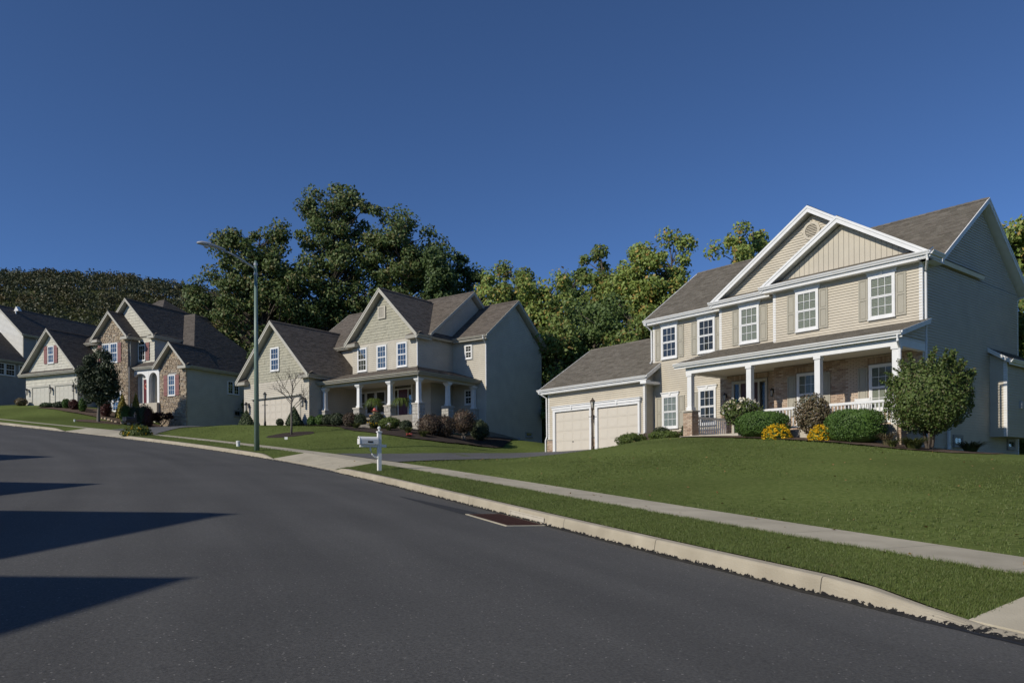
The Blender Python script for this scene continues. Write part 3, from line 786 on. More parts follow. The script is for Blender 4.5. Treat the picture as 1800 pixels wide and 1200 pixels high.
class House:
    def __init__(s, name, label, frame, z0, group=None, siding='siding_c', trim='white', roofm='shingle_c', seed=1):
        s.fr = frame; s.z0 = z0
        s.root = thing(name, label, 'house', (frame.o[0], frame.o[1], z0), frame.rz, group)
        s.siding_m, s.trim, s.roofm = siding, trim, roofm
        s.rng = random.Random(seed); s.exp, s.lap = (0.1016, 0.028) if siding == 'siding_c' else (0.127, 0.03)
        s.sid = {}          # material -> MB of lapped boards
    def off(s, o):
        o.location.z -= s.z0
        return o
    def part(s, name, mb, mats, parent=None, smooth=False, kind=None):
        return s.off(mb.build(name, mats, parent or s.root, smooth=smooth, kind=kind)) if parent is None else mb.build(name, mats, parent, smooth=smooth, kind=kind)
    def core(s, pts, z0, z1, m=None, name='wall'):
        """plan polygon (x,y) -> prism"""
        mb = MB(); mb.prism([(x, y, z0) for x, y in pts], (0, 0, z1 - z0))
        return s.part(name, mb, m or s.siding_m)
    def gable_core(s, x0, x1, y0, y1, ze, zr, along='y', m=None):
        mb = MB()
        if along == 'y': mb.prism([(x0, y0, ze), (x1, y0, ze), ((x0 + x1) / 2, y0, zr)], (0, y1 - y0, 0))
        else: mb.prism([(x0, y0, ze), (x0, y1, ze), (x0, (y0 + y1) / 2, zr)], (x1 - x0, 0, 0))
        return s.part('gable_wall', mb, m or s.siding_m)
    def siding(s, pl, poly, exp=None, m=None, vertical=False, name='siding'):
        mb = MB(); laps(mb, pl, poly, exp or s.exp, hi=0.024 if vertical else s.lap, vertical=vertical)
        return s.part(name, mb, m or s.siding_m, kind='stuff')
    def shakes(s, pl, poly, m, exp=0.18, w0=0.12, w1=0.34):
        mb = MB(); tabs(mb, pl, poly, exp, w0, w1, 0.028, s.rng, jitter=0.018)
        return s.part('shakes', mb, m, kind='stuff')
    def slope(s, pts, thick=0.14, shingles=True, exp=0.142, deckm=None, name='roof'):
        sl_ = Slope(pts); mb = MB()
        P = [Vector(p) for p in pts]
        mb.prism([tuple(p - sl_.n * 0.004) for p in P], tuple(-sl_.n * thick))
        r = s.part(name, mb, deckm or s.trim)
        if shingles:
            poly = [sl_.ab(p) for p in P]
            m2 = MB(); tabs(m2, sl_, poly, exp, 0.16, 0.42, 0.016, s.rng, jitter=0.012)
            m2.build('shingles', s.roofm, r, kind='stuff')
        return r
    def ridge_cap(s, p, q):
        p, q = Vector(p), Vector(q); d = (q - p); n = max(1, int(d.length / 0.28)); mb = MB()
        side = d.normalized().cross(Vector((0, 0, 1))).normalized()
        for i in range(n):
            a, b = p + d * i / n, p + d * (i + 1.08) / n
            u = Vector((0, 0, 0.035)); w = side * 0.13; dn = Vector((0, 0, -0.075))
            l0 = Vector((0, 0, 0.012))
            mb.poly([a + w + dn + l0, a + u + l0, b + u, b + w + dn]); mb.poly([a + u + l0, a - w + dn + l0, b - w + dn, b + u])
        return s.part('ridge_cap', mb, s.roofm)
    def rake(s, p, q, out, h=0.2, t=0.03, m=None, under=None):
        """sloping board from p to q (top edge), thickness towards out, with a smaller drip board on top"""
        p, q, out = Vector(p), Vector(q), Vector(out)
        mb = MB(); dn = Vector((0, 0, -h))
        mb.prism([p, q, q + dn, p + dn], out * t)
        dn2 = Vector((0, 0, -h * 0.36))
        mb.prism([p + out * t + Vector((0, 0, 0.012)), q + out * t + Vector((0, 0, 0.012)), q + out * t + dn2, p + out * t + dn2], out * 0.022)
        return s.part('rake_board', mb, m or s.trim)
    def board(s, a, b, m=None, name='trim_board', parent=None):
        mb = MB(); mb.box(a, b)
        return s.part(name, mb, m or s.trim, parent=parent)
    def gutter(s, p, q, out, m=None, w=0.125, h=0.12, fascia=0.2):
        """ogee gutter with its fascia board, top edge p..q"""
        p, q, out = Vector(p), Vector(q), Vector(out)
        up = Vector((0, 0, 1))
        prof = [(0.0, 0.0), (0.0, -h), (w * 0.55, -h), (w * 0.62, -h * 0.72), (w * 0.85, -h * 0.45), (w * 0.98, -h * 0.2), (w, 0.0), (w * 0.9, 0.0), (w * 0.86, -h * 0.16), (0.012, -h * 0.85), (0.012, 0.0)]
        mb = MB()
        mb.prism([p + out * a + up * b for a, b in prof], q - p)
        mb.prism([p - out * 0.002 + up * 0.0, p - out * 0.022, p - out * 0.022 - up * fascia, p - out * 0.002 - up * fascia], q - p)
        return s.part('gutter', mb, m or s.trim)
    def downspout(s, path, m=None, r=0.042):
        mb = MB(); mb.tube(path, r, 8)
        return s.part('downspout', mb, m or s.trim)
    # ---- windows
    _cache = {}
    def window(s, pl, a0, a1, b0, b1, grid=(3, 2), blind=None, trim='white', hood=False, border=None, sash=True, tw=0.075, slats=True, rail_dark=False, name='window', label=None):
        w, h = a1 - a0, b1 - b0
        key = (round(w, 2), round(h, 2), grid, blind, trim, hood, border, sash, tw, slats)
        C = House._cache.setdefault(key, {})
        if not C:
            fm = MB()
            d = 0.078
            for x0, x1, z0, z1 in ((0, tw, 0, h), (w - tw, w, 0, h), (tw, w - tw, h - tw, h), (tw, w - tw, 0, tw)):
                fm.box((x0, -d, z0), (x1, 0.0, z1))
            fm.box((-0.02, -d - 0.03, -0.035), (w + 0.02, 0.0, 0.0))          # sill
            if border:
                bw = border
                for x0, x1, z0, z1 in ((-bw, 0, -bw, h + bw), (w, w + bw, -bw, h + bw), (0, w, h, h + bw), (0, w, -bw, -0.036)):
                    fm.box((x0, -0.03, z0), (x1, 0.0, z1), 1)
            if hood:
                fm.box((-0.045, -0.075, h), (w + 0.045, 0.0, h + 0.10))
                fm.box((-0.075, -0.11, h + 0.10), (w + 0.075, 0.0, h + 0.145))
                fm.prism([(w / 2 - 0.045, -0.105, h - 0.005), (w / 2 + 0.045, -0.105, h - 0.005), (w / 2 + 0.065, -0.105, h + 0.12), (w / 2 - 0.065, -0.105, h + 0.12)], (0, 0.03, 0))
            C['frame'] = fm.mesh('window', [trim, 'cream_trim'])
            sm = MB(); ow, oh = w - 2 * tw, h - 2 * tw; st = 0.04
            panes = []
            rows = [(0, oh)] if not sash else [(0, oh / 2), (oh / 2, oh)]
            for k, (z0, z1) in enumerate(rows):
                y = -0.048 - 0.012 * k
                sm.box((tw, y - 0.012, tw + z0), (tw + st, y + 0.012, tw + z1)); sm.box((w - tw - st, y - 0.012, tw + z0), (w - tw, y + 0.012, tw + z1))
                sm.box((tw + st, y - 0.012, tw + z0), (w - tw - st, y + 0.012, tw + z0 + st)); sm.box((tw + st, y - 0.012, tw + z1 - st), (w - tw - st, y + 0.012, tw + z1))
                gx, gz = grid
                pw, ph = (ow - 2 * st) / gx, (z1 - z0 - 2 * st) / gz
                for i in range(gx):
                    for j in range(gz):
                        panes.append((tw + st + i * pw, y, tw + z0 + st + j * ph, pw, ph))
            C['sash'] = sm.mesh('sash', trim)
            gm = MB(); b_ = 0.009
            for k, (z0, z1) in enumerate(rows):
                y = -0.048 - 0.012 * k; gx, gz = grid
                pw, ph = (ow - 2 * st) / gx, (z1 - z0 - 2 * st) / gz
                for i in range(1, gx): gm.box((tw + st + i * pw - b_, y - 0.004, tw + z0 + st), (tw + st + i * pw + b_, y + 0.006, tw + z1 - st))
                for j in range(1, gz): gm.box((tw + st, y - 0.0035, tw + z0 + st + j * ph - b_), (w - tw - st, y + 0.0055, tw + z0 + st + j * ph + b_))
            C['grille'] = gm.mesh('grille', trim) if grid != (1, 1) else None
            C['panes'] = panes
            pm = MB(); pm.box((0.0, -0.002, 0.0), (panes[0][3], 0.002, panes[0][4])); C['pane'] = pm.mesh('pane', 'glass')
            bk = MB(); bk.box((tw, -0.0335, tw), (w - tw, -0.0322, h - tw)); C['back'] = bk.mesh('room_lining', 'dark_room')
            if blind:
                bm_ = MB(); top = h - tw; z = tw + st * 0.5
                if slats:
                    while z < top - 0.01:
                        bm_.poly([(tw, -0.0345, z), (w - tw, -0.0345, z), (w - tw, -0.0365, z + 0.044), (tw, -0.0365, z + 0.044)]); z += 0.05
                else:
                    n = 14
                    for i in range(n):
                        x0, x1 = tw + ow * i / n, tw + ow * (i + 1) / n
                        bm_.poly([(x0, -0.0345 - 0.003 * (i % 2), tw), (x1, -0.0345 - 0.003 * ((i + 1) % 2), tw), (x1, -0.0345 - 0.003 * ((i + 1) % 2), top), (x0, -0.0345 - 0.003 * (i % 2), top)])
                C['blind'] = bm_.mesh('blind', blind)
        p = pl.pt(a0, b0, 0.0)
        o = place(name, C['frame'], s.root, p, pl.rz); o.location.z -= s.z0
        if label: o['label'] = label
        place('sash', C['sash'], o)
        if C['grille'] is not None: place('grille', C['grille'], o)
        for x, y, z, pw, ph in C['panes']: place('pane', C['pane'], o, (x, y, z))
        place('room_lining', C['back'], o)
        if blind: place('blind', C['blind'], o)
        return o
    def shutter(s, pl, a0, b0, w, h, m, style='panel'):
        key = ('sh', round(w, 2), round(h, 2), m, style)
        C = House._cache.setdefault(key, {})
        if not C:
            mb = MB(); st = 0.055
            mb.box((0, -0.022, 0), (w, 0, h))
            if style == 'panel':
                for x0, x1, z0, z1 in ((0, st, 0, h), (w - st, w, 0, h), (st, w - st, 0, st), (st, w - st, h - st, h), (st, w - st, h * 0.5 - st / 2, h * 0.5 + st / 2)):
                    mb.box((x0, -0.042, z0), (x1, -0.022, z1))
                for z0, z1 in ((st, h * 0.5 - st / 2), (h * 0.5 + st / 2, h - st)):
                    mb.box((st + 0.03, -0.036, z0 + 0.035), (w - st - 0.03, -0.022, z1 - 0.035))
            else:                                    # board and batten
                n = 3; bw = w / n
                for i in range(n): mb.box((i * bw + 0.004, -0.036, 0), ((i + 1) * bw - 0.004, -0.022, h))
                for z in (h * 0.14, h * 0.80): mb.box((0, -0.055, z), (w, -0.036, z + 0.09))
            C['m'] = mb.mesh('shutter', m)
        o = place('shutter', C['m'], s.root, pl.pt(a0, b0, 0.012), pl.rz); o.location.z -= s.z0
        return o
    def garage_door(s, pl, a0, a1, b0, b1, m, cols=4, rows=4, recess=0.05, handle=True, label=None):
        w, h = a1 - a0, b1 - b0
        mb = MB(); rh = h / rows
        for r in range(rows): mb.box((0, 0, r * rh + 0.004), (w, 0.02, (r + 1) * rh - 0.004))
        mb.box((0, 0.012, 0), (w, 0.03, h))
        o = mb.build('garage_door', m, s.root, pl.pt(a0, b0, 0.034)); o.rotation_euler = (0, 0, pl.rz); o.location.z -= s.z0
        if label: o['label'] = label
        pw = w / cols; pm = MB(); i_ = 0.07; x1, z1 = pw - 0.09, rh - 0.10
        pm.prism([(0, 0, 0), (x1, 0, 0), (x1, 0, z1), (0, 0, z1)], (0, -0.004, 0))
        pm.box((0.05, -0.007, 0.05), (x1 - 0.05, -0.004, z1 - 0.05))
        for k in ((0, 0.012, 0, z1), (x1 - 0.012, x1, 0, z1), (0.012, x1 - 0.012, 0, 0.012), (0.012, x1 - 0.012, z1 - 0.012, z1)): pm.box((k[0], -0.007, k[2]), (k[1], -0.004, k[3]))
        me = pm.mesh('door_panel', m)
        for r in range(rows):
            for c in range(cols): place('door_panel', me, o, (c * pw + 0.045, 0.0, r * rh + 0.05))
        if handle:
            hm = MB(); hm.box((w / 2 - 0.05, -0.03, rh * 0.9), (w / 2 + 0.05, -0.001, rh * 0.9 + 0.035)); hm.build('handle', 'black_metal', o)
        return o
    def lantern(s, pl, a, b, m='black_metal', sc_=1.0):
        mb = MB(); k = sc_
        mb.box((-0.05 * k, -0.03, -0.09 * k), (0.05 * k, 0.0, 0.09 * k))
        mb.tube([(0, -0.02, 0.05 * k), (0, -0.13 * k, 0.12 * k), (0, -0.15 * k, 0.05 * k)], 0.012 * k, 6)
        mb.lathe([(0.09 * k, 0.0), (0.05 * k, 0.06 * k), (0.015 * k, 0.10 * k), (0.004, 0.13 * k)], (0, -0.15 * k, 0.02 * k), 8)
        mb.lathe([(0.03 * k, -0.27 * k), (0.06 * k, -0.25 * k), (0.06 * k, -0.235 * k)], (0, -0.15 * k, 0), 8)
        for i in range(6):
            w = 2 * pi * i / 6
            mb.tube([(0.055 * k * cos(w), -0.15 * k + 0.055 * k * sin(w), -0.24 * k), (0.075 * k * cos(w), -0.15 * k + 0.075 * k * sin(w), 0.02 * k)], 0.006, 4)
        o = mb.build('wall_lantern', m, s.root, pl.pt(a, b, 0.015)); o.rotation_euler = (0, 0, pl.rz); o.location.z -= s.z0
        g = MB(); g.lathe([(0.045 * k, -0.235 * k), (0.062 * k, 0.015 * k)], (0, -0.15 * k, 0), 8); g.build('lamp_glass', 'lamp_glass', o)
        return o
    def gable_roof_y(s, x0, x1, y0, y1, ze, zr, rakes=True, gut=True, thick=0.14, rk=0.2, gm=None, both=(True, True), cap=True):
        """ridge runs front to back; x0..x1 and y0 are the roof edges, ze eave height, zr ridge height"""
        xc = (x0 + x1) / 2
        if both[0]: s.slope([(x0, y1, ze), (x0, y0, ze), (xc, y0, zr), (xc, y1, zr)], thick)
        if both[1]: s.slope([(x1, y0, ze), (x1, y1, ze), (xc, y1, zr), (xc, y0, zr)], thick)
        if cap: s.ridge_cap((xc, y0 - 0.02, zr + 0.005), (xc, y1, zr + 0.005))
        if rakes:
            s.rake((x0, y0, ze + 0.005), (xc, y0, zr + 0.005), (0, -1, 0), rk); s.rake((x1, y0, ze + 0.005), (xc, y0, zr + 0.005), (0, -1, 0), rk)
        if gut:
            if both[0]: s.gutter((x0, y0, ze - 0.02), (x0, y1, ze - 0.02), (-1, 0, 0), gm)
            if both[1]: s.gutter((x1, y0, ze - 0.02), (x1, y1, ze - 0.02), (1, 0, 0), gm)
    def gable_roof_x(s, x0, x1, y0, y1, ze, zr, rakes=(True, True), gut=(True, True), thick=0.14, rk=0.2, gm=None, cap=True, front=True):
        """ridge runs left to right"""
        yc = (y0 + y1) / 2
        if front: s.slope([(x0, y0, ze), (x1, y0, ze), (x1, yc, zr), (x0, yc, zr)], thick)
        s.slope([(x1, y1, ze), (x0, y1, ze), (x0, yc, zr), (x1, yc, zr)], thick)
        if cap: s.ridge_cap((x0, yc, zr + 0.005), (x1, yc, zr + 0.005))
        for k, (x, sg) in enumerate(((x0, -1), (x1, 1))):
            if rakes[k]:
                s.rake((x, y0, ze + 0.005), (x, yc, zr + 0.005), (sg, 0, 0), rk); s.rake((x, y1, ze + 0.005), (x, yc, zr + 0.005), (sg, 0, 0), rk)
        if gut[0] and front: s.gutter((x0, y0, ze - 0.02), (x1, y0, ze - 0.02), (0, -1, 0), gm)
        if gut[1]: s.gutter((x0, y1, ze - 0.02), (x1, y1, ze - 0.02), (0, 1, 0), gm)

def brick_field(H, pl, rects, holes, parent_name='brick_wall', budget=300, soldiers=()):
    """bricks over rectangles minus holes; the first ones become single objects, the rest one joined part"""
    L_, Hh, J = 0.203, 0.0572, 0.0105
    back = MB()
    for a0, a1, b0, b1 in rects:
        mb_ = back; mb_.poly([pl.pt(a0, b0, 0.004), pl.pt(a1, b0, 0.004), pl.pt(a1, b1, 0.004), pl.pt(a0, b1, 0.004)])
    wall = H.part(parent_name, back, 'mortar')
    me = MB(); me.box((0, -0.018, 0), (L_, -0.0045, Hh)); me = me.mesh('brick', 'brick')
    rest = MB(); cnt = 0; todo = []
    for a0, a1, b0, b1 in rects:
        r = 0; z = b0 + 0.004
        while z + Hh < b1 + 0.02:
            zt = min(z + Hh, b1); x = a0 - (r % 2) * (L_ + J) / 2
            while x < a1:
                iv = [(max(x, a0), min(x + L_, a1))]
                for h0, h1, k0, k1 in holes:
                    if zt > k0 and z < k1:
                        nv = []
                        for p, q in iv:
                            if q <= h0 or p >= h1: nv.append((p, q)); continue
                            if p < h0: nv.append((p, h0 - 0.004))
                            if q > h1: nv.append((h1 + 0.004, q))
                        iv = nv
                for p, q in iv:
                    if q - p > 0.03: todo.append((p, q, z, zt))
                x += L_ + J
            z += Hh + J; r += 1
    full = [t for t in todo if abs(t[1] - t[0] - L_) < 1e-4 and abs(t[3] - t[2] - Hh) < 1e-4]
    full.sort(key=lambda t: -(t[0])); keep = set(full[:budget])
    for p, q, z, zt in todo:
        if (p, q, z, zt) in keep:
            place('brick', me, wall, pl.pt(p, z, 0.0), pl.rz)
        else:
            n0 = len(rest.v)
            for a, b, c in ((p, z, 0.0045), (q, z, 0.0045), (q, zt, 0.0045), (p, zt, 0.0045), (p, z, 0.018), (q, z, 0.018), (q, zt, 0.018), (p, zt, 0.018)): rest.v.append(tuple(pl.pt(a, b, c)))
            for f in ((4, 5, 6, 7), (0, 1, 5, 4), (1, 2, 6, 5), (2, 3, 7, 6), (3, 0, 4, 7)): rest.f.append(tuple(n0 + i for i in f)); rest.m.append(0)
    for a0, a1, b in soldiers:
        x = a0
        while x + Hh <= a1 + 0.03:
            n0 = len(rest.v)
            for a, bb, c in ((x, b, 0.0045), (x + Hh, b, 0.0045), (x + Hh, b + L_, 0.0045), (x, b + L_, 0.0045), (x, b, 0.021), (x + Hh, b, 0.021), (x + Hh, b + L_, 0.021), (x, b + L_, 0.021)): rest.v.append(tuple(pl.pt(a, bb, c)))
            for f in ((4, 5, 6, 7), (0, 1, 5, 4), (1, 2, 6, 5), (2, 3, 7, 6), (3, 0, 4, 7)): rest.f.append(tuple(n0 + i for i in f)); rest.m.append(0)
            x += Hh + J
    if rest.f: rest.build('brickwork', 'brick', wall, kind='stuff')
    return wall

def brick_pier(H, x0, x1, y0, y1, z0, z1, name='brick_pier'):
    core = MB(); core.box((x0, y0, z0), (x1, y1, z1)); o = H.part(name, core, 'mortar')
    mb = MB(); Hh, J, L_ = 0.0572, 0.0105, 0.203
    n = int((z1 - z0) / (Hh + J)); e = 0.013
    for pl, a0, a1 in ((Plane('front', y0), x0, x1), (Plane('right', x1), y0, y1), (Plane('left', x0), -y1, -y0)):
        for r in range(n):
            z = z0 + r * (Hh + J) + J / 2; x = a0 - e + (0 if r % 2 else -L_ / 2)
            while x < a1 + e:
                p, q = max(x, a0 - e), min(x + L_, a1 + e)
                if q - p > 0.03:
                    n0 = len(mb.v)
                    for a, b, c in ((p, z, 0.0), (q, z, 0.0), (q, z + Hh, 0.0), (p, z + Hh, 0.0), (p, z, e), (q, z, e), (q, z + Hh, e), (p, z + Hh, e)): mb.v.append(tuple(pl.pt(a, b, c)))
                    for f in ((4, 5, 6, 7), (0, 1, 5, 4), (1, 2, 6, 5), (2, 3, 7, 6), (3, 0, 4, 7)): mb.f.append(tuple(n0 + i for i in f)); mb.m.append(0)
                x += L_ + J
    mb.build('brickwork', 'brick', o, kind='stuff')
    return o

def railing(H, p, q, z0, z1, n=None, m='white', posts=False):
    """porch rail: two rails on p..q (x,y) with balusters, each baluster a piece of its own"""
    P, Q = Vector((*p, 0)), Vector((*q, 0)); d = Q - P; ln = d.length; ang = math.atan2(d.y, d.x)
    mb = MB()
    mb.box((0, -0.045, z1 - 0.09), (ln, 0.045, z1)); mb.box((0, -0.03, z0), (ln, 0.03, z0 + 0.07))
    o = mb.build('railing', m, H.root, P); o.rotation_euler = (0, 0, ang); o.location.z -= H.z0
    b = MB(); b.box((-0.019, -0.019, z0 + 0.07), (0.019, 0.019, z1 - 0.09)); me = b.mesh('baluster', m)
    n = n or int(ln / 0.13)
    for i in range(n): place('baluster', me, o, ((i + 0.5) * ln / n, 0, 0))
    return o

# ================================================================== house on the right: beige siding, two front gables, brick porch
def house_c():
    H = House('house', 'large beige two storey house with twin front gables, brick porch wall and attached double garage', FC, 0.6, None, 'siding_c', 'white', 'shingle_c', 11)
    F0, F1, F2, RS, G = Plane('front', 0), Plane('front', 0.6), Plane('front', 1.2), Plane('right', 0), Plane('front', 0.5)
    H.core([(0, 0), (0, 9), (-13.1, 9), (-13.1, 1.2), (-8.78, 1.2), (-8.78, 0.6), (-5.75, 0.6), (-5.75, 0)], 0.0, 7.5)
    # side gable of the main body
    H.gable_core(-13.1, 0, 1.2, 9.0, 7.5, 10.32, 'x')
    H.siding(RS, [(0, 0.2), (9, 0.2), (9, 7.6), (0, 7.6)])
    H.siding(RS, [(1.3, 7.6), (8.9, 7.6), (5.1, 10.3)])
    # fronts
    H.siding(F0, [(-5.75, 4.6), (0, 4.6), (0, 7.45), (-5.75, 7.45)])
    H.siding(F1, [(-8.78, 4.6), (-5.75, 4.6), (-5.75, 7.45), (-8.78, 7.45)])
    H.siding(F2, [(-13.1, 2.22), (-8.78, 2.22), (-8.78, 7.45), (-13.1, 7.45)])
    H.gable_core(-5.75, 0, 0.0, 0.5, 7.45, 9.46, 'y')
    H.gable_core(-8.78, 0, 0.6, 4.0, 7.45, 10.36, 'y')
    H.siding(F0, [(-5.75, 7.4), (-0.02, 7.4), (-0.02, 7.62), (-2.88, 9.44), (-5.75, 7.62)], exp=0.2, vertical=True, name='board_siding')
    H.siding(F1, [(-8.78, 7.4), (-2.0, 7.4), (-2.0, 8.9), (-4.4, 10.34), (-8.78, 7.6)])
    # roofs: main, middle gable, front gable
    H.gable_roof_x(-13.4, 0.3, 0.85, 9.35, 7.65, 10.66, rakes=(True, True), gut=(False, True))
    H.gutter((-13.4, 0.85, 7.63), (-9.05, 0.85, 7.63), (0, -1, 0))
    sl = 0.643
    z2, x2 = 10.62, -4.4
    H.slope([(-9.02, 5.0, 7.65), (-9.02, 0.25, 7.65), (x2, 0.25, z2), (x2, 5.0, z2)])
    H.slope([(0.22, 0.27, 7.65), (0.22, 5.0, 7.65), (x2, 5.0, z2), (x2, 0.27, z2)])
    H.ridge_cap((x2, 0.24, z2), (x2, 5.0, z2))
    H.rake((-9.02, 0.25, 7.655), (x2, 0.25, z2 + .005), (0, -1, 0), 0.24); H.rake((-2.3, 0.25, z2 - 2.1 * sl + .005), (x2, 0.25, z2 + .005), (0, -1, 0), 0.24)
    z1, x1 = 9.68, -2.88
    H.slope([(-6.13, 0.64, 7.65), (-6.13, -0.35, 7.65), (x1, -0.35, z1), (x1, 0.64, z1)])
    H.slope([(0.37, -0.35, 7.65), (0.37, 0.26, 7.65), (x1, 0.26, z1), (x1, -0.35, z1)])
    H.ridge_cap((x1, -0.36, z1), (x1, 0.3, z1))
    H.rake((-6.13, -0.35, 7.655), (x1, -0.35, z1 + .005), (0, -1, 0), 0.24); H.rake((0.37, -0.35, 7.655), (x1, -0.35, z1 + .005), (0, -1, 0), 0.24)
    # pent roofs and gutters under the gables
    H.slope([(-6.1, -0.36, 7.66), (0.36, -0.36, 7.66), (0.36, 0.02, 7.86), (-6.1, 0.02, 7.86)], 0.05, name='pent_roof')
    H.slope([(-9.0, 0.24, 7.66), (-6.14, 0.24, 7.66), (-6.14, 0.62, 7.86), (-9.0, 0.62, 7.86)], 0.05, name='pent_roof')
    H.gutter((-6.17, -0.36, 7.65), (0.42, -0.36, 7.65), (0, -1, 0))
    H.gutter((-9.1, 0.24, 7.65), (-6.22, 0.24, 7.65), (0, -1, 0))
    H.gutter((0.41, -0.36, 7.65), (0.41, 0.62, 7.65), (1, 0, 0))
    H.board((-6.1, -0.35, 7.40), (0.37, -0.001, 7.46), name='soffit'); H.board((-9.0, 0.25, 7.40), (-6.11, 0.599, 7.46), name='soffit')
    H.board((-13.35, 0.86, 7.40), (-9.01, 1.199, 7.46), name='soffit'); H.board((0.002, -0.35, 7.40), (0.37, 0.9, 7.46), name='soffit')
    # corner posts
    w = 0.10
    for x, y in ((0, 0), (-5.75, 0), (-8.78, 0.6), (-13.1, 1.2)):
        zb = 4.95 if y < 1 else 5.25
        if x == 0: H.board((-w, -0.022, zb), (0.022, w, 7.4), name='corner_post'); continue
        if x == -5.75: zb = 5.44
        if x == -8.78: zb = 5.56
        if x == -13.1: zb = 5.6
        H.board((x - 0.022, y - 0.022, zb), (x + w, y + w if x > -13 else y + 0.02, 7.4), name='corner_post')
    H.board((0.0, 8.9, 0.3), (0.022, 9.02, 7.3), name='corner_post')
    H.board((-0.02, 0.0, 0.3), (0.022, 0.1, 4.6), name='corner_post')
    # upper windows with crown heads and shutters
    def win(pl, u, blind, z0=5.69, z1=7.25, sh=(True, True), hood=True):
        a = -u
        H.window(pl, a - 0.48, a + 0.48, z0, z1, (3, 2), blind, 'white', hood=hood)
        if sh[0]: H.shutter(pl, a - 0.48 - 0.375, z0 - 0.01, 0.355, z1 - z0 - 0.05, 'shutter_c')
        if sh[1]: H.shutter(pl, a + 0.50, z0 - 0.01, 0.355, z1 - z0 - 0.05, 'shutter_c')
    win(F0, 4.28, 'blind_c'); win(F0, 1.38, 'blind_c'); win(F1, 7.27, 'blind_c')
    win(F2, 12.08, None); win(F2, 9.93, None)
    win(F2, 12.05, 'blind_c', 2.36, 3.94)
    H.window(F2, -10.38, -9.42, 2.40, 4.06, (3, 2), None, 'white', hood=True)
    H.shutter(F2, -10.77, 2.38, 0.355, 1.58, 'shutter_c')
    # round louvred vent
    mb = MB(); cx, cz = -4.42, 9.72
    n = 28
    for i in range(n):
        a, b = 2 * pi * i / n, 2 * pi * (i + 1) / n
        for r0, r1, d in ((0.26, 0.36, 0.05),):
            mb.prism([(cx + r0 * cos(a), 0.6 - 0.013, cz + r0 * sin(a)), (cx + r1 * cos(a), 0.6 - 0.013, cz + r1 * sin(a)), (cx + r1 * cos(b), 0.6 - 0.013, cz + r1 * sin(b)), (cx + r0 * cos(b), 0.6 - 0.013, cz + r0 * sin(b))], (0, -d, 0))
    for a in (0, pi / 2, pi, 3 * pi / 2):
        mb.box((cx + 0.36 * cos(a) - 0.035, 0.53, cz + 0.36 * sin(a) - 0.035), (cx + 0.36 * cos(a) + 0.035, 0.587, cz + 0.36 * sin(a) + 0.035))
    o = H.part('gable_vent', mb, 'siding_c')
    dk = MB(); dk.lathe([(0.26, -0.004), (0.26, 0.004)], (0, 0, 0), 24); k = dk.build('vent_opening', 'dark_room', o, (cx, 0.582, cz)); k.rotation_euler = (pi / 2, 0, 0)
    sm = MB()
    for i in range(8):
        z = -0.24 + i * 0.064; hw = sqrt(max(0.0, 0.26 ** 2 - z * z))
        sm.poly([(cx - hw, 0.577, cz + z + 0.04), (cx + hw, 0.577, cz + z + 0.04), (cx + hw, 0.548, cz + z), (cx - hw, 0.548, cz + z)])
    sm.build('louvre', 'siding_c', o)
    # brick wall under the porch roof, door bay, return faces
    brick_field(H, F0, [(-5.75, 0.0, 1.74, 4.40)], [(-4.74, -3.76, 2.34, 4.07), (-1.86, -0.88, 2.34, 4.07), (-4.80, -3.70, 4.09, 4.30), (-1.92, -0.82, 4.09, 4.30)], soldiers=[(-4.80, -3.70, 4.09), (-1.92, -0.82, 4.09)])
    brick_field(H, F1, [(-8.78, -5.76, 1.74, 4.40)], [(-8.16, -6.40, 1.75, 4.14), (-8.2, -6.36, 4.16, 4.37)], budget=60, soldiers=[(-8.2, -6.36, 4.16)])
    brick_field(H, F2, [(-13.08, -8.78, 0.9, 2.18)], [], budget=40)
    H.board((-13.06, 1.13, 2.18), (-8.80, 1.199, 2.225), m='concrete_white', name='brick_ledge')
    for u in (4.24, 1.37):
        H.window(F0, -u - 0.48, -u + 0.48, 2.38, 4.04, (3, 2), 'blind_c', 'white')
        H.shutter(F0, -u - 0.90, 2.40, 0.36, 1.58, 'shutter_c'); H.shutter(F0, -u + 0.53, 2.40, 0.36, 1.58, 'shutter_c')
    # entrance: door between two sidelights
    mb = MB()
    for x0, x1, z0_, z1_ in ((-8.14, -8.04, 1.76, 4.12), (-6.52, -6.42, 1.76, 4.12), (-8.04, -6.52, 4.0, 4.12), (-7.78, -7.70, 1.76, 4.0), (-6.86, -6.78, 1.76, 4.0)):
        mb.box((x0, 0.52, z0_), (x1, 0.598, z1_))
    fr = H.part('door_frame', mb, 'cream_trim')
    d = MB(); d.box((-7.695, 0.56, 1.80), (-6.865, 0.60, 3.995))
    for px in (-7.60, -7.25):
        for pz, ph in ((1.95, 0.62), (2.72, 0.85), (3.68, 0.22)): d.box((px, 0.548, pz), (px + 0.28, 0.56, pz + ph))
    door = H.part('front_door', d, 'brown_door')
    kb = MB(); kb.lathe([(0.0, -0.03), (0.03, -0.015), (0.03, 0.015), (0.0, 0.03)], (-6.95, 0.52, 2.75), 10); kb.tube([(-6.95, 0.56, 2.75), (-6.95, 0.52, 2.75)], 0.012, 6); kb.build('handle', 'bronze', door)
    for x0, x1 in ((-8.035, -7.785), (-6.775, -6.525)):
        s1 = MB(); s1.box((x0, 0.585, 1.80), (x1, 0.598, 3.995)); sd_ = H.part('sidelight', s1, 'dark_room')
        s2 = MB(); s2.box((x0, 0.572, 1.80), (x1, 0.578, 3.995)); s2.build('pane', 'glass', sd_)
    H.lantern(F1, -8.46, 3.55, 'black_metal', 0.9); H.lantern(F1, -6.15, 3.55, 'black_metal', 0.9)
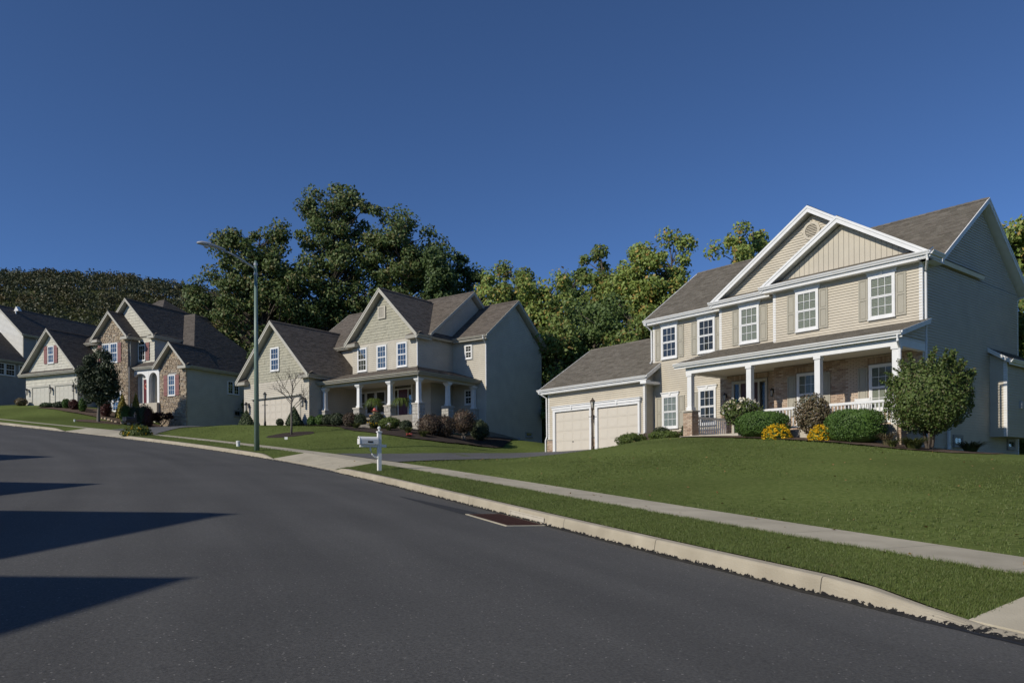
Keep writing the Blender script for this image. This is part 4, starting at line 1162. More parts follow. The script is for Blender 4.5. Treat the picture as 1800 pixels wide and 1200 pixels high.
    # porch: slab, steps, piers, columns, beam, ceiling, roof, rails
    H.board((-8.78, -2.2, 0.6), (0.12, -0.03, 1.72), m='concrete_white', name='porch_floor'); H.board((-8.76, -0.03, 0.6), (-5.77, 0.57, 1.718), m='concrete_white', name='porch_floor')
    for i in range(2): H.board((-7.9, -2.2 - 0.32 * (i + 1), 0.5), (-6.0, -2.2 - 0.32 * i - 0.002, 1.56 - 0.16 * i), m='concrete_white', name='porch_step')
    brick_pier(H, -8.66, -8.22, -2.1, -1.68, 1.72, 2.72); H.board((-8.71, -2.15, 2.72), (-8.17, -1.63, 2.775), m='concrete_white', name='pier_cap')
    brick_pier(H, -0.24, 0.20, -2.1, -1.68, 0.7, 1.72)
    for x, zb in ((-8.44, 2.775), (-5.60, 1.72), (-2.77, 1.72), (-0.02, 1.72)):
        mb = MB(); hw = 0.105; y = -1.89
        mb.box((x - hw, y - hw, zb), (x + hw, y + hw, 4.30)); mb.box((x - hw - 0.03, y - hw - 0.03, zb), (x + hw + 0.03, y + hw + 0.03, zb + 0.14)); mb.box((x - hw - 0.03, y - hw - 0.03, 4.2), (x + hw + 0.03, y + hw + 0.03, 4.302))
        H.part('porch_column', mb, 'white')
    H.board((-8.60, -2.02, 4.30), (0.10, -1.78, 4.62), name='porch_beam'); H.board((-0.10, -1.779, 4.30), (0.10, -0.02, 4.62), name='porch_beam'); H.board((-8.60, -1.779, 4.30), (-8.42, 1.19, 4.62), name='porch_beam')
    H.board((-8.41, -1.777, 4.40), (-0.11, -0.02, 4.44), m='porch_ceiling', name='porch_ceiling'); H.board((-8.41, -0.0195, 4.40), (-5.76, 0.585, 4.44), m='porch_ceiling', name='porch_ceiling')
    ze, yt = 4.74, -2.2
    k = (5.40 - ze) / 2.2
    H.slope([(-9.02, yt, ze), (0.26, yt, ze), (0.26, 0.03, 5.41), (-9.02, 0.03, 5.41)], 0.1, name='porch_roof')
    H.slope([(-9.02, 0.03, 5.41), (-5.73, 0.03, 5.41), (-5.73, 0.63, 5.41 + 0.6 * k), (-9.02, 0.63, 5.41 + 0.6 * k)], 0.1, name='porch_roof')
    H.slope([(-9.02, 0.63, 5.41 + 0.6 * k), (-8.76, 0.63, 5.41 + 0.6 * k), (-8.76, 1.22, 5.41 + 1.19 * k), (-9.02, 1.22, 5.41 + 1.19 * k)], 0.1, name='porch_roof')
    H.gutter((-9.06, yt, ze - 0.005), (0.30, yt, ze - 0.005), (0, -1, 0))
    H.rake((0.26, yt, ze + .004), (0.26, 0.0, 5.404), (1, 0, 0), 0.16); H.rake((-9.02, yt, ze + .004), (-9.02, 1.2, 5.41 + 1.17 * k), (-1, 0, 0), 0.16)
    mb = MB(); mb.prism([(0.06, -1.98, 4.62), (0.06, -0.025, 4.62), (0.06, -0.025, 5.26), (0.06, -1.98, 4.68)], (0.03, 0, 0)); H.part('porch_gable_end', mb, 'siding_c')
    mb = MB(); mb.prism([(-8.60, -1.98, 4.62), (-8.60, 1.19, 4.62), (-8.60, 1.19, 5.6), (-8.60, -1.98, 4.68)], (0.03, 0, 0)); H.part('porch_gable_end', mb, 'siding_c')
    H.siding(Plane('right', 0.092), [(-1.97, 4.64), (-0.03, 4.64), (-0.03, 5.24), (-1.97, 4.67)])
    railing(H, (-5.48, -1.89), (-2.89, -1.89), 1.80, 2.58); railing(H, (-2.65, -1.89), (-0.14, -1.89), 1.80, 2.58); railing(H, (-8.44, -1.66), (-8.44, 0.57), 1.80, 2.55); railing(H, (-0.02, -1.77), (-0.02, -0.03), 1.80, 2.58)
    # garage
    H.core([(-20.05, 0.5), (-13.102, 0.5), (-13.102, 8.0), (-20.05, 8.0)], 0.6, 4.78, name='garage_wall')
    H.gable_core(-20.05, -13.102, 0.5, 8.0, 4.78, 7.15, 'x')
    H.siding(G, [(-20.05, 3.55), (-13.05, 3.55), (-13.05, 4.72), (-20.05, 4.72)])
    for a, b in ((-20.05, -19.6), (-16.62, -16.2), (-13.3, -13.05)): H.siding(G, [(a, 2.16), (b, 2.16), (b, 3.55), (a, 3.55)])
    H.siding(Plane('right', -13.1), [(0.5, 1.9), (1.19, 1.9), (1.19, 4.95), (0.5, 4.75)])
    for a, b in ((-20.1, -19.64), (-16.6, -16.22), (-13.28, -13.06)): brick_pier(H, a, b, 0.44, 0.497, 1.25, 2.12)
    for a, b in ((-20.14, -19.6), (-16.61, -16.21), (-13.29, -13.02)): H.board((a, 0.40, 2.12), (b, 0.496, 2.165), m='concrete_white', name='brick_ledge')
    for a0, a1, nm in ((-19.36, -16.74, 'l'), (-16.12, -13.42, 'r')):
        H.garage_door(G, a0 - 0.02, a1 + 0.02, 1.46, 3.60, 'garage_c', 4, 4)
        mb = MB()
        for x0, x1, z0_, z1_ in ((a0 - 0.20, a0 - 0.02, 1.40, 3.60), (a1 + 0.02, a1 + 0.14, 1.40, 3.60), (a0 - 0.20, a1 + 0.14, 3.60, 3.72)): mb.box((x0, 0.36, z0_), (x1, 0.498, z1_))
        mb.box((a0 - 0.24, 0.33, 3.72), (a1 + 0.18, 0.498, 3.86)); mb.box((a0 - 0.28, 0.29, 3.86), (a1 + 0.22, 0.498, 3.91))
        xm = (a0 + a1) / 2; mb.prism([(xm - 0.05, 0.30, 3.70), (xm + 0.05, 0.30, 3.70), (xm + 0.07, 0.30, 3.89), (xm - 0.07, 0.30, 3.89)], (0, 0.03, 0))
        H.part('garage_door_trim', mb, 'white')
    H.board((-20.072, 0.478, 2.17), (-19.95, 0.6, 4.72), name='corner_post'); H.board((-13.15, 0.478, 2.17), (-13.03, 0.6, 4.72), name='corner_post')
    H.lantern(G, -16.42, 3.15, 'black_metal', 1.1)
    ge, gr, gy = 4.88, 7.50, 4.2
    H.slope([(-20.42, 0.14, ge), (-12.66, 0.14, ge), (-12.66, 1.21, ge + 1.07 * (gr - ge) / (gy - 0.14)), (-20.42, 1.21, ge + 1.07 * (gr - ge) / (gy - 0.14))], name='garage_roof')
    H.slope([(-20.42, 1.21, ge + 1.07 * (gr - ge) / (gy - 0.14)), (-13.1, 1.21, ge + 1.07 * (gr - ge) / (gy - 0.14)), (-13.1, gy, gr), (-20.42, gy, gr)], name='garage_roof')
    H.slope([(-13.1, 8.26, ge), (-20.42, 8.26, ge), (-20.42, gy, gr), (-13.1, gy, gr)], name='garage_roof')
    H.ridge_cap((-20.42, gy, gr), (-13.1, gy, gr))
    H.gutter((-20.5, 0.13, ge - 0.01), (-12.62, 0.13, ge - 0.01), (0, -1, 0))
    H.rake((-12.66, 0.14, ge + .004), (-12.66, 1.19, ge + 1.05 * (gr - ge) / (gy - 0.14)), (1, 0, 0), 0.2); H.rake((-20.42, 0.14, ge + .004), (-20.42, gy, gr), (-1, 0, 0), 0.2)
    H.board((-20.40, 0.15, 4.62), (-12.68, 0.49, 4.68), name='soffit')
    H.board((-13.03, 0.14, 4.50), (-12.66, 1.19, 4.62), name='soffit')
    H.downspout([(-20.33, 0.06, 4.80), (-20.33, 0.06, 4.68), (-20.10, 0.40, 4.42), (-20.10, 0.42, 2.3), (-20.14, 0.36, 2.1), (-20.14, 0.36, 1.4)])
    H.downspout([(-13.25, 0.78, 7.55), (-13.25, 0.78, 7.40), (-13.15, 1.12, 7.15), (-13.15, 1.13, 5.7), (-13.2, 1.06, 5.56)])
    H.downspout([(0.35, -0.43, 7.55), (0.35, -0.42, 7.34), (0.16, -0.06, 7.1), (0.10, 0.05, 7.05), (0.10, 0.06, 0.9), (0.2, 0.0, 0.82)])
    H.downspout([(0.18, -2.27, 4.62), (0.18, -2.27, 4.42), (0.14, -2.02, 4.2), (0.14, -2.03, 1.0), (0.2, -2.3, 0.9)])
    H.downspout([(0.1, 1.85, 2.0), (0.1, 1.85, 0.8)], r=0.06)
    # box bay on the shaded side, basement windows, meter
    mb = MB(); mb.box((0.0, 5.92, 1.52), (0.6, 8.6, 4.5)); H.part('side_bay', mb, 'siding_c')
    H.siding(Plane('right', 0.6), [(5.92, 1.52), (8.6, 1.52), (8.6, 4.5), (5.92, 4.5)]); H.siding(Plane('front', 5.92), [(0.015, 1.52), (0.6, 1.52), (0.6, 4.5), (0.015, 4.8)])
    H.slope([(0.78, 5.72, 4.50), (0.78, 8.8, 4.50), (0.0, 8.8, 5.02), (0.0, 5.72, 5.02)], 0.1, name='bay_roof'); H.rake((0.78, 5.72, 4.50), (0.02, 5.72, 5.01), (0, -1, 0), 0.16); H.gutter((0.78, 5.72, 4.49), (0.78, 8.8, 4.49), (1, 0, 0))
    H.board((0.5, 5.895, 1.52), (0.625, 5.98, 4.45), name='corner_post')
    for y in (2.4, 7.65): H.window(RS, y, y + 0.8, 1.08, 1.50, (2, 1), None, 'siding_grey_shade', sash=False)
    H.board((0.605, 7.2, 2.68), (0.72, 7.42, 2.98), m='galv', name='electric_meter')
    return H
HC = house_c()

def stone_pier(H, x0, x1, y0, y1, z0, z1, m='stone_b'):
    """porch pier faced with single field stones and a cap"""
    mb = MB(); mb.box((x0, y0, z0), (x1, y1, z1)); o = H.part('stone_pier', mb, 'mortar')
    rg_ = random.Random(int((x0 * 13 + y0 * 7) * 100))
    for pl, a0, a1 in ((Plane('front', y0), x0 - 0.02, x1 + 0.02), (Plane('right', x1), y0, y1), (Plane('left', x0), -y1, -y0)):
        z = z0
        while z < z1 - 0.05:
            h = min(rg_.uniform(0.16, 0.28), z1 - z); x = a0
            if z1 - z - h < 0.08: h = z1 - z
            while x < a1 - 0.01:
                w = min(rg_.uniform(0.14, 0.34), a1 - x)
                if a1 - x - w < 0.1: w = a1 - x
                sb = MB(); stones(sb, pl, [(x, x + w, z, z + h)], rg_, h, h + 0.001, w, w + 0.001, 0.03, 0.014)
                if sb.f: sb.build('stone', m, o)
                x += w
            z += h
    return o

def cap_column(H, x, y, z0, z1, hw=0.12, m='white', flare=True):
    mb = MB()
    t = hw * 0.88
    mb.v += [(x - hw, y - hw, z0), (x + hw, y - hw, z0), (x + hw, y + hw, z0), (x - hw, y + hw, z0), (x - t, y - t, z1), (x + t, y - t, z1), (x + t, y + t, z1), (x - t, y + t, z1)]
    for q in ((0, 3, 2, 1), (4, 5, 6, 7), (0, 1, 5, 4), (1, 2, 6, 5), (2, 3, 7, 6), (3, 0, 4, 7)): mb.f.append(q); mb.m.append(0)
    mb.box((x - hw - 0.03, y - hw - 0.03, z0), (x + hw + 0.03, y + hw + 0.03, z0 + 0.12))
    if flare:
        k = hw + 0.09
        n = len(mb.v)
        mb.v += [(x - t - .005, y - t - .005, z1 - 0.22), (x + t + .005, y - t - .005, z1 - 0.22), (x + t + .005, y + t + .005, z1 - 0.22), (x - t - .005, y + t + .005, z1 - 0.22), (x - k, y - k, z1 - 0.07), (x + k, y - k, z1 - 0.07), (x + k, y + k, z1 - 0.07), (x - k, y + k, z1 - 0.07)]
        for q in ((0, 3, 2, 1), (4, 5, 6, 7), (0, 1, 5, 4), (1, 2, 6, 5), (2, 3, 7, 6), (3, 0, 4, 7)): mb.f.append(tuple(n + i for i in q)); mb.m.append(0)
        mb.box((x - k, y - k, z1 - 0.07), (x + k, y + k, z1 - 0.001))
    return H.part('porch_column', mb, m)

def eave_return(H, x0, x1, y0, y1, z, m, sgn):
    """little boxed return with a hipped shingle top at the foot of a gable"""
    mb = MB(); mb.box((x0, y0, z - 0.22), (x1, y1, z)); o = H.part('eave_return', mb, m)
    t = MB(); zc = z + 0.24
    xi = x0 if sgn > 0 else x1
    t.poly([(x0, y0 - 0.03, z + 0.004), (x1, y0 - 0.03, z + 0.004), (xi, y1, zc)]) if False else None
    a, b = (x0, x1) if sgn > 0 else (x1, x0)          # b is the outer end
    t.poly([(a + 0.0, y0 - 0.02, z + .004), (b, y0 - 0.02, z + .004), (b, y1, zc), (a + sgn * 0.22, y1, zc)])
    t.poly([(a, y0 - 0.02, z + .004), (a + sgn * 0.22, y1, zc), (a, y1, z + .004)])
    t.build('return_shingles', H.roofm, o)
    return o

# ================================================================== house in the middle: cream siding, shake gables, wrap-around porch
def house_b():
    H = House('house', 'cream two storey house with sage shake gables, wrap-around porch on stone piers and burgundy door', FB, 2.3, None, 'siding_b', 'cream_trim', 'shingle_b', 21)
    F0, F1, RS0 = Plane('front', 0), Plane('front', 1.25), Plane('right', 0)
    # bodies
    H.core([(0, 1.25), (0, 9.4), (-11.7, 9.4), (-11.7, 1.25)], 2.0, 9.05)
    H.gable_core(-11.7, 0, 1.25, 9.4, 9.05, 12.36, 'x')
    H.core([(0, 0), (0, 1.249), (-5.8, 1.249), (-5.8, 0)], 6.6, 9.0)
    H.gable_core(-5.8, 0, 0, 4.5, 9.0, 11.9, 'y')
    H.core([(2.75, 3.44), (2.75, 9.8), (0.001, 9.8), (0.001, 3.44)], 2.0, 8.95)
    H.gable_core(0.001, 2.75, 3.44, 9.8, 8.95, 11.62, 'x')
    # siding and shakes
    H.siding(F0, [(-5.8, 6.9), (0, 6.9), (0, 8.92), (-5.8, 8.92)])
    H.shakes(F0, [(-5.8, 8.93), (0, 8.93), (0, 9.0), (-2.9, 11.9), (-5.8, 9.0)], 'shake')
    H.siding(F1, [(-6.65, 3.8), (0, 3.8), (0, 6.6), (-6.65, 6.6)])
    H.siding(Plane('right', 0), [(0.0, 6.9), (3.44, 6.9), (3.44, 9.2), (0.0, 9.0)])
    H.siding(Plane('right', 0), [(1.25, 9.0), (9.0, 9.0), (5.3, 12.3)])
    H.siding(Plane('right', 0), [(1.25, 3.8), (3.44, 3.8), (3.44, 6.9), (1.25, 6.9)])
    W = Plane('front', 3.44); WR = Plane('right', 2.75)
    H.siding(W, [(0.0, 2.6), (2.75, 2.6), (2.75, 8.9), (0.0, 8.9)])
    H.siding(WR, [(3.44, 3.05), (5.2, 2.9), (9.8, 2.2), (9.8, 9.0), (3.44, 9.0)])
    H.siding(WR, [(3.44, 9.0), (9.8, 9.0), (6.62, 11.6)])
    mb = MB(); mb.prism([(2.76, 3.44, 2.0), (2.76, 9.82, 2.0), (2.76, 9.82, 2.3), (2.76, 5.2, 2.9), (2.76, 3.44, 3.06)], (0.03, 0, 0)); H.part('foundation', mb, 'foundation')
    # roofs
    T = 'tan_gutter'
    H.gable_roof_x(-12.05, 0.32, 0.9, 9.75, 9.2, 12.66, rakes=(True, True), gut=(True, True), gm=T)
    H.gable_roof_y(-6.18, 0.38, -0.42, 4.6, 9.0, 12.28, gm=None, gut=False, rk=0.26)
    H.gutter((0.38, -0.42, 8.98), (0.38, 0.95, 8.98), (1, 0, 0), T); H.gutter((-6.18, -0.42, 8.98), (-6.18, 0.95, 8.98), (-1, 0, 0), T)
    eave_return(H, -0.62, 0.40, -0.42, -0.001, 8.98, 'tan_gutter', 1); eave_return(H, -6.2, -5.2, -0.42, -0.001, 8.98, 'tan_gutter', -1)
    H.board((0.002, 0.0, 8.76), (0.40, 0.95, 8.84), m='cream_trim', name='soffit')
    H.gable_roof_x(-0.3, 3.08, 3.05, 10.2, 9.14, 11.92, rakes=(False, True), gut=(True, True), gm=T)
    H.board((0.35, 3.06, 8.88), (3.06, 3.43, 8.94), m='cream_trim', name='soffit')
    # upstairs windows
    for u in (4.88, 3.07, 1.27):
        H.window(F0, -u - 0.44, -u + 0.44, 7.13, 8.68, (3, 2), 'blind_b' if u > 2 else None, 'white', border=0.09, tw=0.06, slats=False)
    H.window(W, 1.06, 1.66, 7.79, 8.70, (2, 2), None, 'white', border=0.10, tw=0.06)
    H.window(W, 1.02, 1.64, 4.82, 5.80, (2, 2), None, 'white', tw=0.06)
    mb = MB(); mb.box((-3.32, -0.06, 10.42), (-2.72, -0.03, 11.15)); o = H.part('gable_vent', mb, 'cream_trim')
    lv = MB()
    for i in range(9): lv.prism([(-3.24, -0.06, 10.5 + i * 0.065), (-2.80, -0.06, 10.5 + i * 0.065), (-2.80, -0.085, 10.51 + i * 0.065), (-3.24, -0.085, 10.51 + i * 0.065)], (0, 0, 0.04))
    for k in ((-3.36, -3.25, 10.38, 11.19), (-2.79, -2.68, 10.38, 11.19)): lv.box((k[0], -0.1, k[2]), (k[1], -0.0601, k[3]))
    lv.box((-3.25, -0.1, 10.38), (-2.79, -0.0601, 10.48)); lv.box((-3.25, -0.1, 11.1), (-2.79, -0.0601, 11.19)); lv.build('louvre', 'siding_b', o)
    # corner boards
    for x, y, zb, zt in ((0, 0, 6.98, 8.76), (-5.8, 0, 6.98, 8.76)): H.board((x - (0.09 if x == 0 else 0.02), y - 0.02, zb), (x + (0.02 if x == 0 else 0.09), y + 0.09 if x == 0 else y + 0.02, zt), m='siding_b', name='corner_post')
    H.board((2.66, 3.42, 2.7), (2.772, 3.53, 8.88), m='siding_b', name='corner_post'); H.board((2.74, 9.7, 2.2), (2.772, 9.82, 8.9), m='siding_b', name='corner_post')
    # garage wing to the front
    GX0, GX1, GY = -13.5, -6.65, -3.0
    GF, GR = Plane('front', GY), Plane('right', GX1)
    H.core([(GX0, GY), (GX1, GY), (GX1, 1.249), (GX0, 1.249)], 3.0, 6.75, name='garage_wall')
    H.gable_core(GX0, GX1, GY, 3.5, 6.75, 10.2, 'y')
    H.siding(GF, [(GX0, 3.6), (GX1, 3.6), (GX1, 6.60), (GX0, 6.60)]); H.siding(GR, [(GY, 3.4), (1.24, 3.4), (1.24, 6.75), (GY, 6.75)])
    H.shakes(GF, [(GX0, 6.62), (GX1, 6.62), (GX1, 6.78), (-10.07, 10.2), (GX0, 6.78)], 'shake')
    H.gable_roof_y(-13.9, -6.25, -3.42, 4.4, 6.78, 10.60, gm=T, rk=0.26)
    eave_return(H, -7.25, -6.2, -3.42, -3.001, 6.76, 'tan_gutter', 1); eave_return(H, -13.95, -12.9, -3.42, -3.001, 6.76, 'tan_gutter', -1)
    H.board((-6.64, -3.0, 6.52), (-6.25, 1.2, 6.60), m='cream_trim', name='soffit')
    H.window(GF, -10.53, -9.62, 7.29, 8.86, (3, 2), None, 'white', tw=0.06)
    H.garage_door(GF, -12.40, -7.55, 3.55, 5.50, 'garage_b', 8, 4, handle=False)
    H.board((-12.55, GY - 0.22, 5.50), (-7.40, GY - 0.002, 5.58), m='cream_trim', name='garage_door_trim')  # header juts forward to cast the shade of a recessed door
    for a in (-12.5, -7.55): H.board((a, GY - 0.06, 3.4), (a + 0.10, GY - 0.014, 5.5), m='cream_trim', name='garage_door_trim')
    H.lantern(GF, -12.95, 5.15, 'black_metal', 1.7); H.lantern(GF, -7.0, 5.15, 'black_metal', 1.7)
    H.board((GX1 - 0.09, GY - 0.02, 3.4), (GX1 + 0.02, GY + 0.09, 6.55), m='siding_b', name='corner_post'); H.board((GX0 - 0.02, GY - 0.02, 3.4), (GX0 + 0.09, GY + 0.02, 6.55), m='siding_b', name='corner_post')
    # porch: floor, roof, posts
    ze = 6.33
    H.board((-6.60, -2.1, 2.4), (2.1, 1.24, 3.84), m='foundation', name='porch_floor'); H.board((0.03, 1.242, 2.4), (2.1, 3.42, 3.838), m='foundation', name='porch_floor')
    for i in range(3): H.board((-3.0, -2.1 - 0.32 * (i + 1), 2.4), (-0.4, -2.1 - 0.32 * i - 0.002, 3.66 - 0.17 * i), m='foundation', name='porch_step')
    # roof planes: front slope, right slope meeting on a hip
    zt = 7.04
    H.slope([(-6.64, -2.4, ze), (2.3, -2.4, ze), (-0.03, 0.02, zt), (-6.64, 0.02, zt)], 0.1, name='porch_roof')
    H.slope([(2.3, -2.4, ze), (2.3, 3.5, ze), (-0.03, 3.5, zt), (-0.03, 0.02, zt)], 0.1, name='porch_roof')
    H.ridge_cap((2.32, -2.42, ze), (0.0, 0.0, zt))
    mb = MB(); mb.prism([(-6.64, 0.0, 6.5), (-5.8, 0.0, 6.5), (-5.8, 1.24, 6.5), (-6.64, 1.24, 6.5)], (0, 0, 0.4)); H.part('wall', mb, 'siding_b')
    H.gutter((-6.63, -2.4, ze - .01), (2.34, -2.4, ze - .01), (0, -1, 0), T); H.gutter((2.3, -2.44, ze - .01), (2.3, 3.43, ze - .01), (1, 0, 0), T)
    H.board((-6.62, -2.02, 5.95), (1.98, -1.78, 6.24), m='siding_b', name='porch_beam'); H.board((1.76, -1.779, 5.95), (1.98, 3.42, 6.24), m='siding_b', name='porch_beam')
    H.board((-6.62, -2.35, 6.16), (1.759, 1.24, 6.19), m='porch_ceiling', name='porch_ceiling'); H.board((0.03, 1.242, 6.16), (1.759, 3.42, 6.189), m='porch_ceiling', name='porch_ceiling'); H.board((1.981, -2.35, 6.16), (2.28, 3.42, 6.19), m='porch_ceiling', name='porch_ceiling')
    for x, y in ((-6.38, -1.9), (-3.18, -1.9), (-0.48, -1.9), (1.86, -1.9), (1.86, 0.72), (1.86, 3.26)):
        stone_pier(H, x - 0.26, x + 0.26, y - 0.26, y + 0.16 if y > 3 else y + 0.26, 2.6 if (x > 0 or x < -5) else 2.9, 4.42)
        H.board((x - 0.31, y - 0.31, 4.42), (x + 0.31, y + (0.16 if y > 3 else 0.31), 4.50), m='concrete_white', name='pier_cap')
        cap_column(H, x, y, 4.50, 5.951)
    # under the porch: triple window, door with sidelights and transom
    for a0 in (-6.60, -5.85, -4.90):
        H.window(F1, a0, a0 + (0.72 if a0 < -6 else 0.92), 4.40, 5.95, (1, 1), None, 'white', tw=0.06)
    mb = MB()
    for x0, x1, z0_, z1_ in ((-3.22, -3.12, 3.85, 6.22), (-1.64, -1.54, 3.85, 6.22), (-3.12, -1.64, 6.14, 6.22), (-3.12, -1.64, 5.88, 5.96), (-2.86, -2.78, 3.85, 5.88), (-1.96, -1.88, 3.85, 5.88)): mb.box((x0, 1.17, z0_), (x1, 1.235, z1_))
    H.part('door_frame', mb, 'white')
    d = MB(); d.box((-2.775, 1.19, 3.87), (-1.965, 1.236, 5.875))
    for px in (-2.68, -2.32):
        for pz, ph in ((4.0, 0.6), (4.75, 0.65), (5.52, 0.22)): d.box((px, 1.178, pz), (px + 0.26, 1.19, pz + ph))
    door = H.part('front_door', d, 'red_door')
    kb = MB(); kb.lathe([(0.0, -0.03), (0.03, 0.0), (0.0, 0.03)], (-2.05, 1.15, 4.85), 8); kb.build('handle', 'bronze', door)
    for x0, x1, z0_, z1_, nm in ((-3.118, -2.862, 3.87, 5.878, 'sidelight'), (-1.878, -1.642, 3.87, 5.878, 'sidelight'), (-3.118, -1.642, 5.962, 6.138, 'transom')):
        s1 = MB(); s1.box((x0, 1.212, z0_), (x1, 1.236, z1_)); so = H.part(nm, s1, 'dark_room')
        s2 = MB(); s2.box((x0, 1.195, z0_), (x1, 1.20, z1_)); s2.build('pane', 'glass', so)
    # downspouts, basement window
    H.downspout([(2.9, 2.95, 9.1), (2.9, 2.95, 8.9), (2.82, 3.36, 8.6), (2.82, 3.36, 5.9)], 'white'); H.downspout([(0.3, -0.44, 8.9), (0.3, -0.44, 8.8), (0.06, -0.05, 8.55), (0.06, -0.05, 7.1)], 'white')
    H.downspout([(2.2, -2.42, 6.25), (2.1, -2.2, 6.0), (2.1, -2.17, 4.6), (2.14, -2.25, 4.4), (2.16, -2.25, 2.9)], 'white', 0.035)
    H.window(WR, 7.8, 8.55, 2.86, 3.2, (3, 1), None, 'siding_grey_shade', sash=False, tw=0.05)
    H.downspout([(2.83, 7.0, 2.2), (2.83, 7.0, 2.75)], 'galv', 0.05)
    return H
HB = house_b()

# ================================================================== house on the left: tan ledge stone and ivory shakes
def house_a():
    H = House('house', 'ivory house with tan stone gables, dusty red shutters and steep charcoal hip roofs', FA, 3.4, None, 'siding_a', 'cream_trim', 'shingle_a', 31)
    T = 'cream_trim'
    rg_ = random.Random(5)
    # bodies
    H.core([(0, 0.0), (0, 8.5), (-4.1, 8.5), (-4.1, 0.8), (-2.95, 0.8), (-2.95, 0)], 2.6, 9.12, 'siding_grey_shade')
    H.core([(-4.101, 0.5), (-4.101, 12.4), (-13.2, 12.4), (-13.2, 0.8), (-9.7, 0.8), (-9.7, 0.5)], 3.5, 11.95, 'siding_a')
    H.core([(-6.05, -0.5), (-6.05, 0.499), (-9.75, 0.499), (-9.75, -0.5)], 4.5, 11.9, 'mortar')
    # right wing: low walls under a tall hip
    R = Plane('right', 0)
    H.siding(R, [(0.03, 3.2), (8.5, 4.0), (8.5, 9.1), (0.03, 9.1)], m='siding_a')
    z0, zp = 9.28, 15.1
    H.slope([(0.4, 0.4, z0), (0.4, 11.6, z0), (-5.4, 6.0, zp)], name='roof')
    H.slope([(-7.2, 6.0, zp), (-11.0, 0.4, z0), (0.4, 0.4, z0), (-5.4, 6.0, zp)], name='roof')
    H.slope([(0.4, 11.6, z0), (-11, 11.6, z0), (-7.2, 6, zp), (-5.4, 6, zp)], name='roof')
    H.gutter((0.4, 0.0, z0 - .01), (0.4, 11.6, z0 - .01), (1, 0, 0), T)
    H.board((0.03, -0.3, 9.06), (0.38, 8.5, 9.12), m=T, name='soffit')
    H.window(R, 4.4, 5.05, 7.42, 8.56, (2, 4), None, 'white', sash=False, tw=0.05); H.window(R, 5.08, 5.73, 7.42, 8.56, (2, 4), None, 'white', sash=False, tw=0.05)
    H.window(R, 5.1, 5.9, 5.55, 6.1, (2, 1), None, 'siding_grey_shade', sash=False)
    # right stone gable
    F0 = Plane('front', 0)
    H.gable_core(-2.95, 0, 0.0, 3.0, 9.12, 11.0, 'y', 'mortar')
    mb = MB()
    win_c = lambda x, y: not (-2.0 < x < -1.12 and 6.85 < y < 8.7) and (y < 9.15 or abs(x + 1.45) < (11.0 - y) * 0.77 - 0.06)
    stones(mb, F0, [(-2.95, 0.03, 3.3, 11.0)], rg_, 0.07, 0.17, 0.11, 0.36, 0.05, 0.02, clip=win_c)
    stones(mb, Plane('right', 0.0), [(-0.03, 0.10, 3.3, 9.1)], rg_, 0.12, 0.24, 0.12, 0.14, 0.045, 0.012)
    H.part('ledge_stone', mb, 'stone_a', kind='stuff')
    H.gable_roof_y(-3.32, 0.42, -0.42, 3.2, 9.26, 11.24, gm=T, gut=False, rk=0.24)
    eave_return(H, -0.5, 0.44, -0.42, -0.05, 9.24, T, 1)
    H.window(F0, -1.97, -1.15, 6.92, 8.63, (3, 2), 'blind_b', 'white', tw=0.06)
    H.shutter(F0, -2.43, 6.93, 0.42, 1.66, 'shutter_a', 'board').location.y -= 0.04; H.shutter(F0, -1.13, 6.93, 0.42, 1.66, 'shutter_a', 'board').location.y -= 0.04
    # entry portico
    H.slope([(-6.75, -0.15, 9.48), (-3.4, -0.15, 9.48), (-3.4, 0.52, 9.95), (-6.75, 0.52, 9.95)], 0.12, name='portico_roof'); H.gutter((-6.8, -0.15, 9.46), (-3.3, -0.15, 9.46), (0, -1, 0), T)
    y = 0.06
    for a0, a1 in ((-6.32, -4.42), (-4.42, -3.18)):
        mb = MB(); n = 14; cx, hw = (a0 + a1) / 2, (a1 - a0) / 2 - 0.12
        for i in range(n):
            p, q = -1 + 2 * i / n, -1 + 2 * (i + 1) / n
            zz = lambda t: 8.35 + 0.62 * sqrt(max(0, 1 - t * t))
            mb.prism([(cx + hw * p, y, zz(p)), (cx + hw * q, y, zz(q)), (cx + hw * q, y, 9.22), (cx + hw * p, y, 9.22)], (0, 0.26, 0))
        H.part('portico_arch', mb, 'white')
    for x in (-6.30, -4.42, -3.20): H.board((x - 0.12, y - 0.01, 6.4), (x + 0.12, y + 0.27, 9.22), m='white', name='portico_post')
    H.board((-6.42, y - 0.012, 9.221), (-3.08, y + 0.27, 9.34), m='white', name='portico_beam')
    H.board((-6.5, -0.3, 5.6), (-2.97, 0.495, 6.42), m='concrete_white', name='porch_floor')
    E_ = Plane('front', 0.8)
    mb = MB(); stones(mb, Plane('right', -6.05), [(-0.5, 0.5, 5.0, 9.4)], rg_, 0.07, 0.17, 0.11, 0.36, 0.04, 0.02); H.part('ledge_stone', mb, 'stone_a', kind='stuff')
    Fd = Plane('front', 0.5)
    d = MB(); d.box((-5.35, 0.44, 6.44), (-4.45, 0.497, 8.5)); H.part('front_door', d, 'red_door')
    mb = MB()
    for x0, x1, z0_, z1_ in ((-5.45, -5.36, 6.43, 8.95), (-4.44, -4.35, 6.43, 8.95), (-5.36, -4.44, 8.51, 8.6), (-5.36, -4.44, 8.88, 8.95), (-5.95, -5.46, 8.88, 8.95), (-6.0, -5.92, 6.43, 8.95)): mb.box((x0, 0.42, z0_), (x1, 0.496, z1_))
    H.part('door_frame', mb, 'white')
    wr = MB()
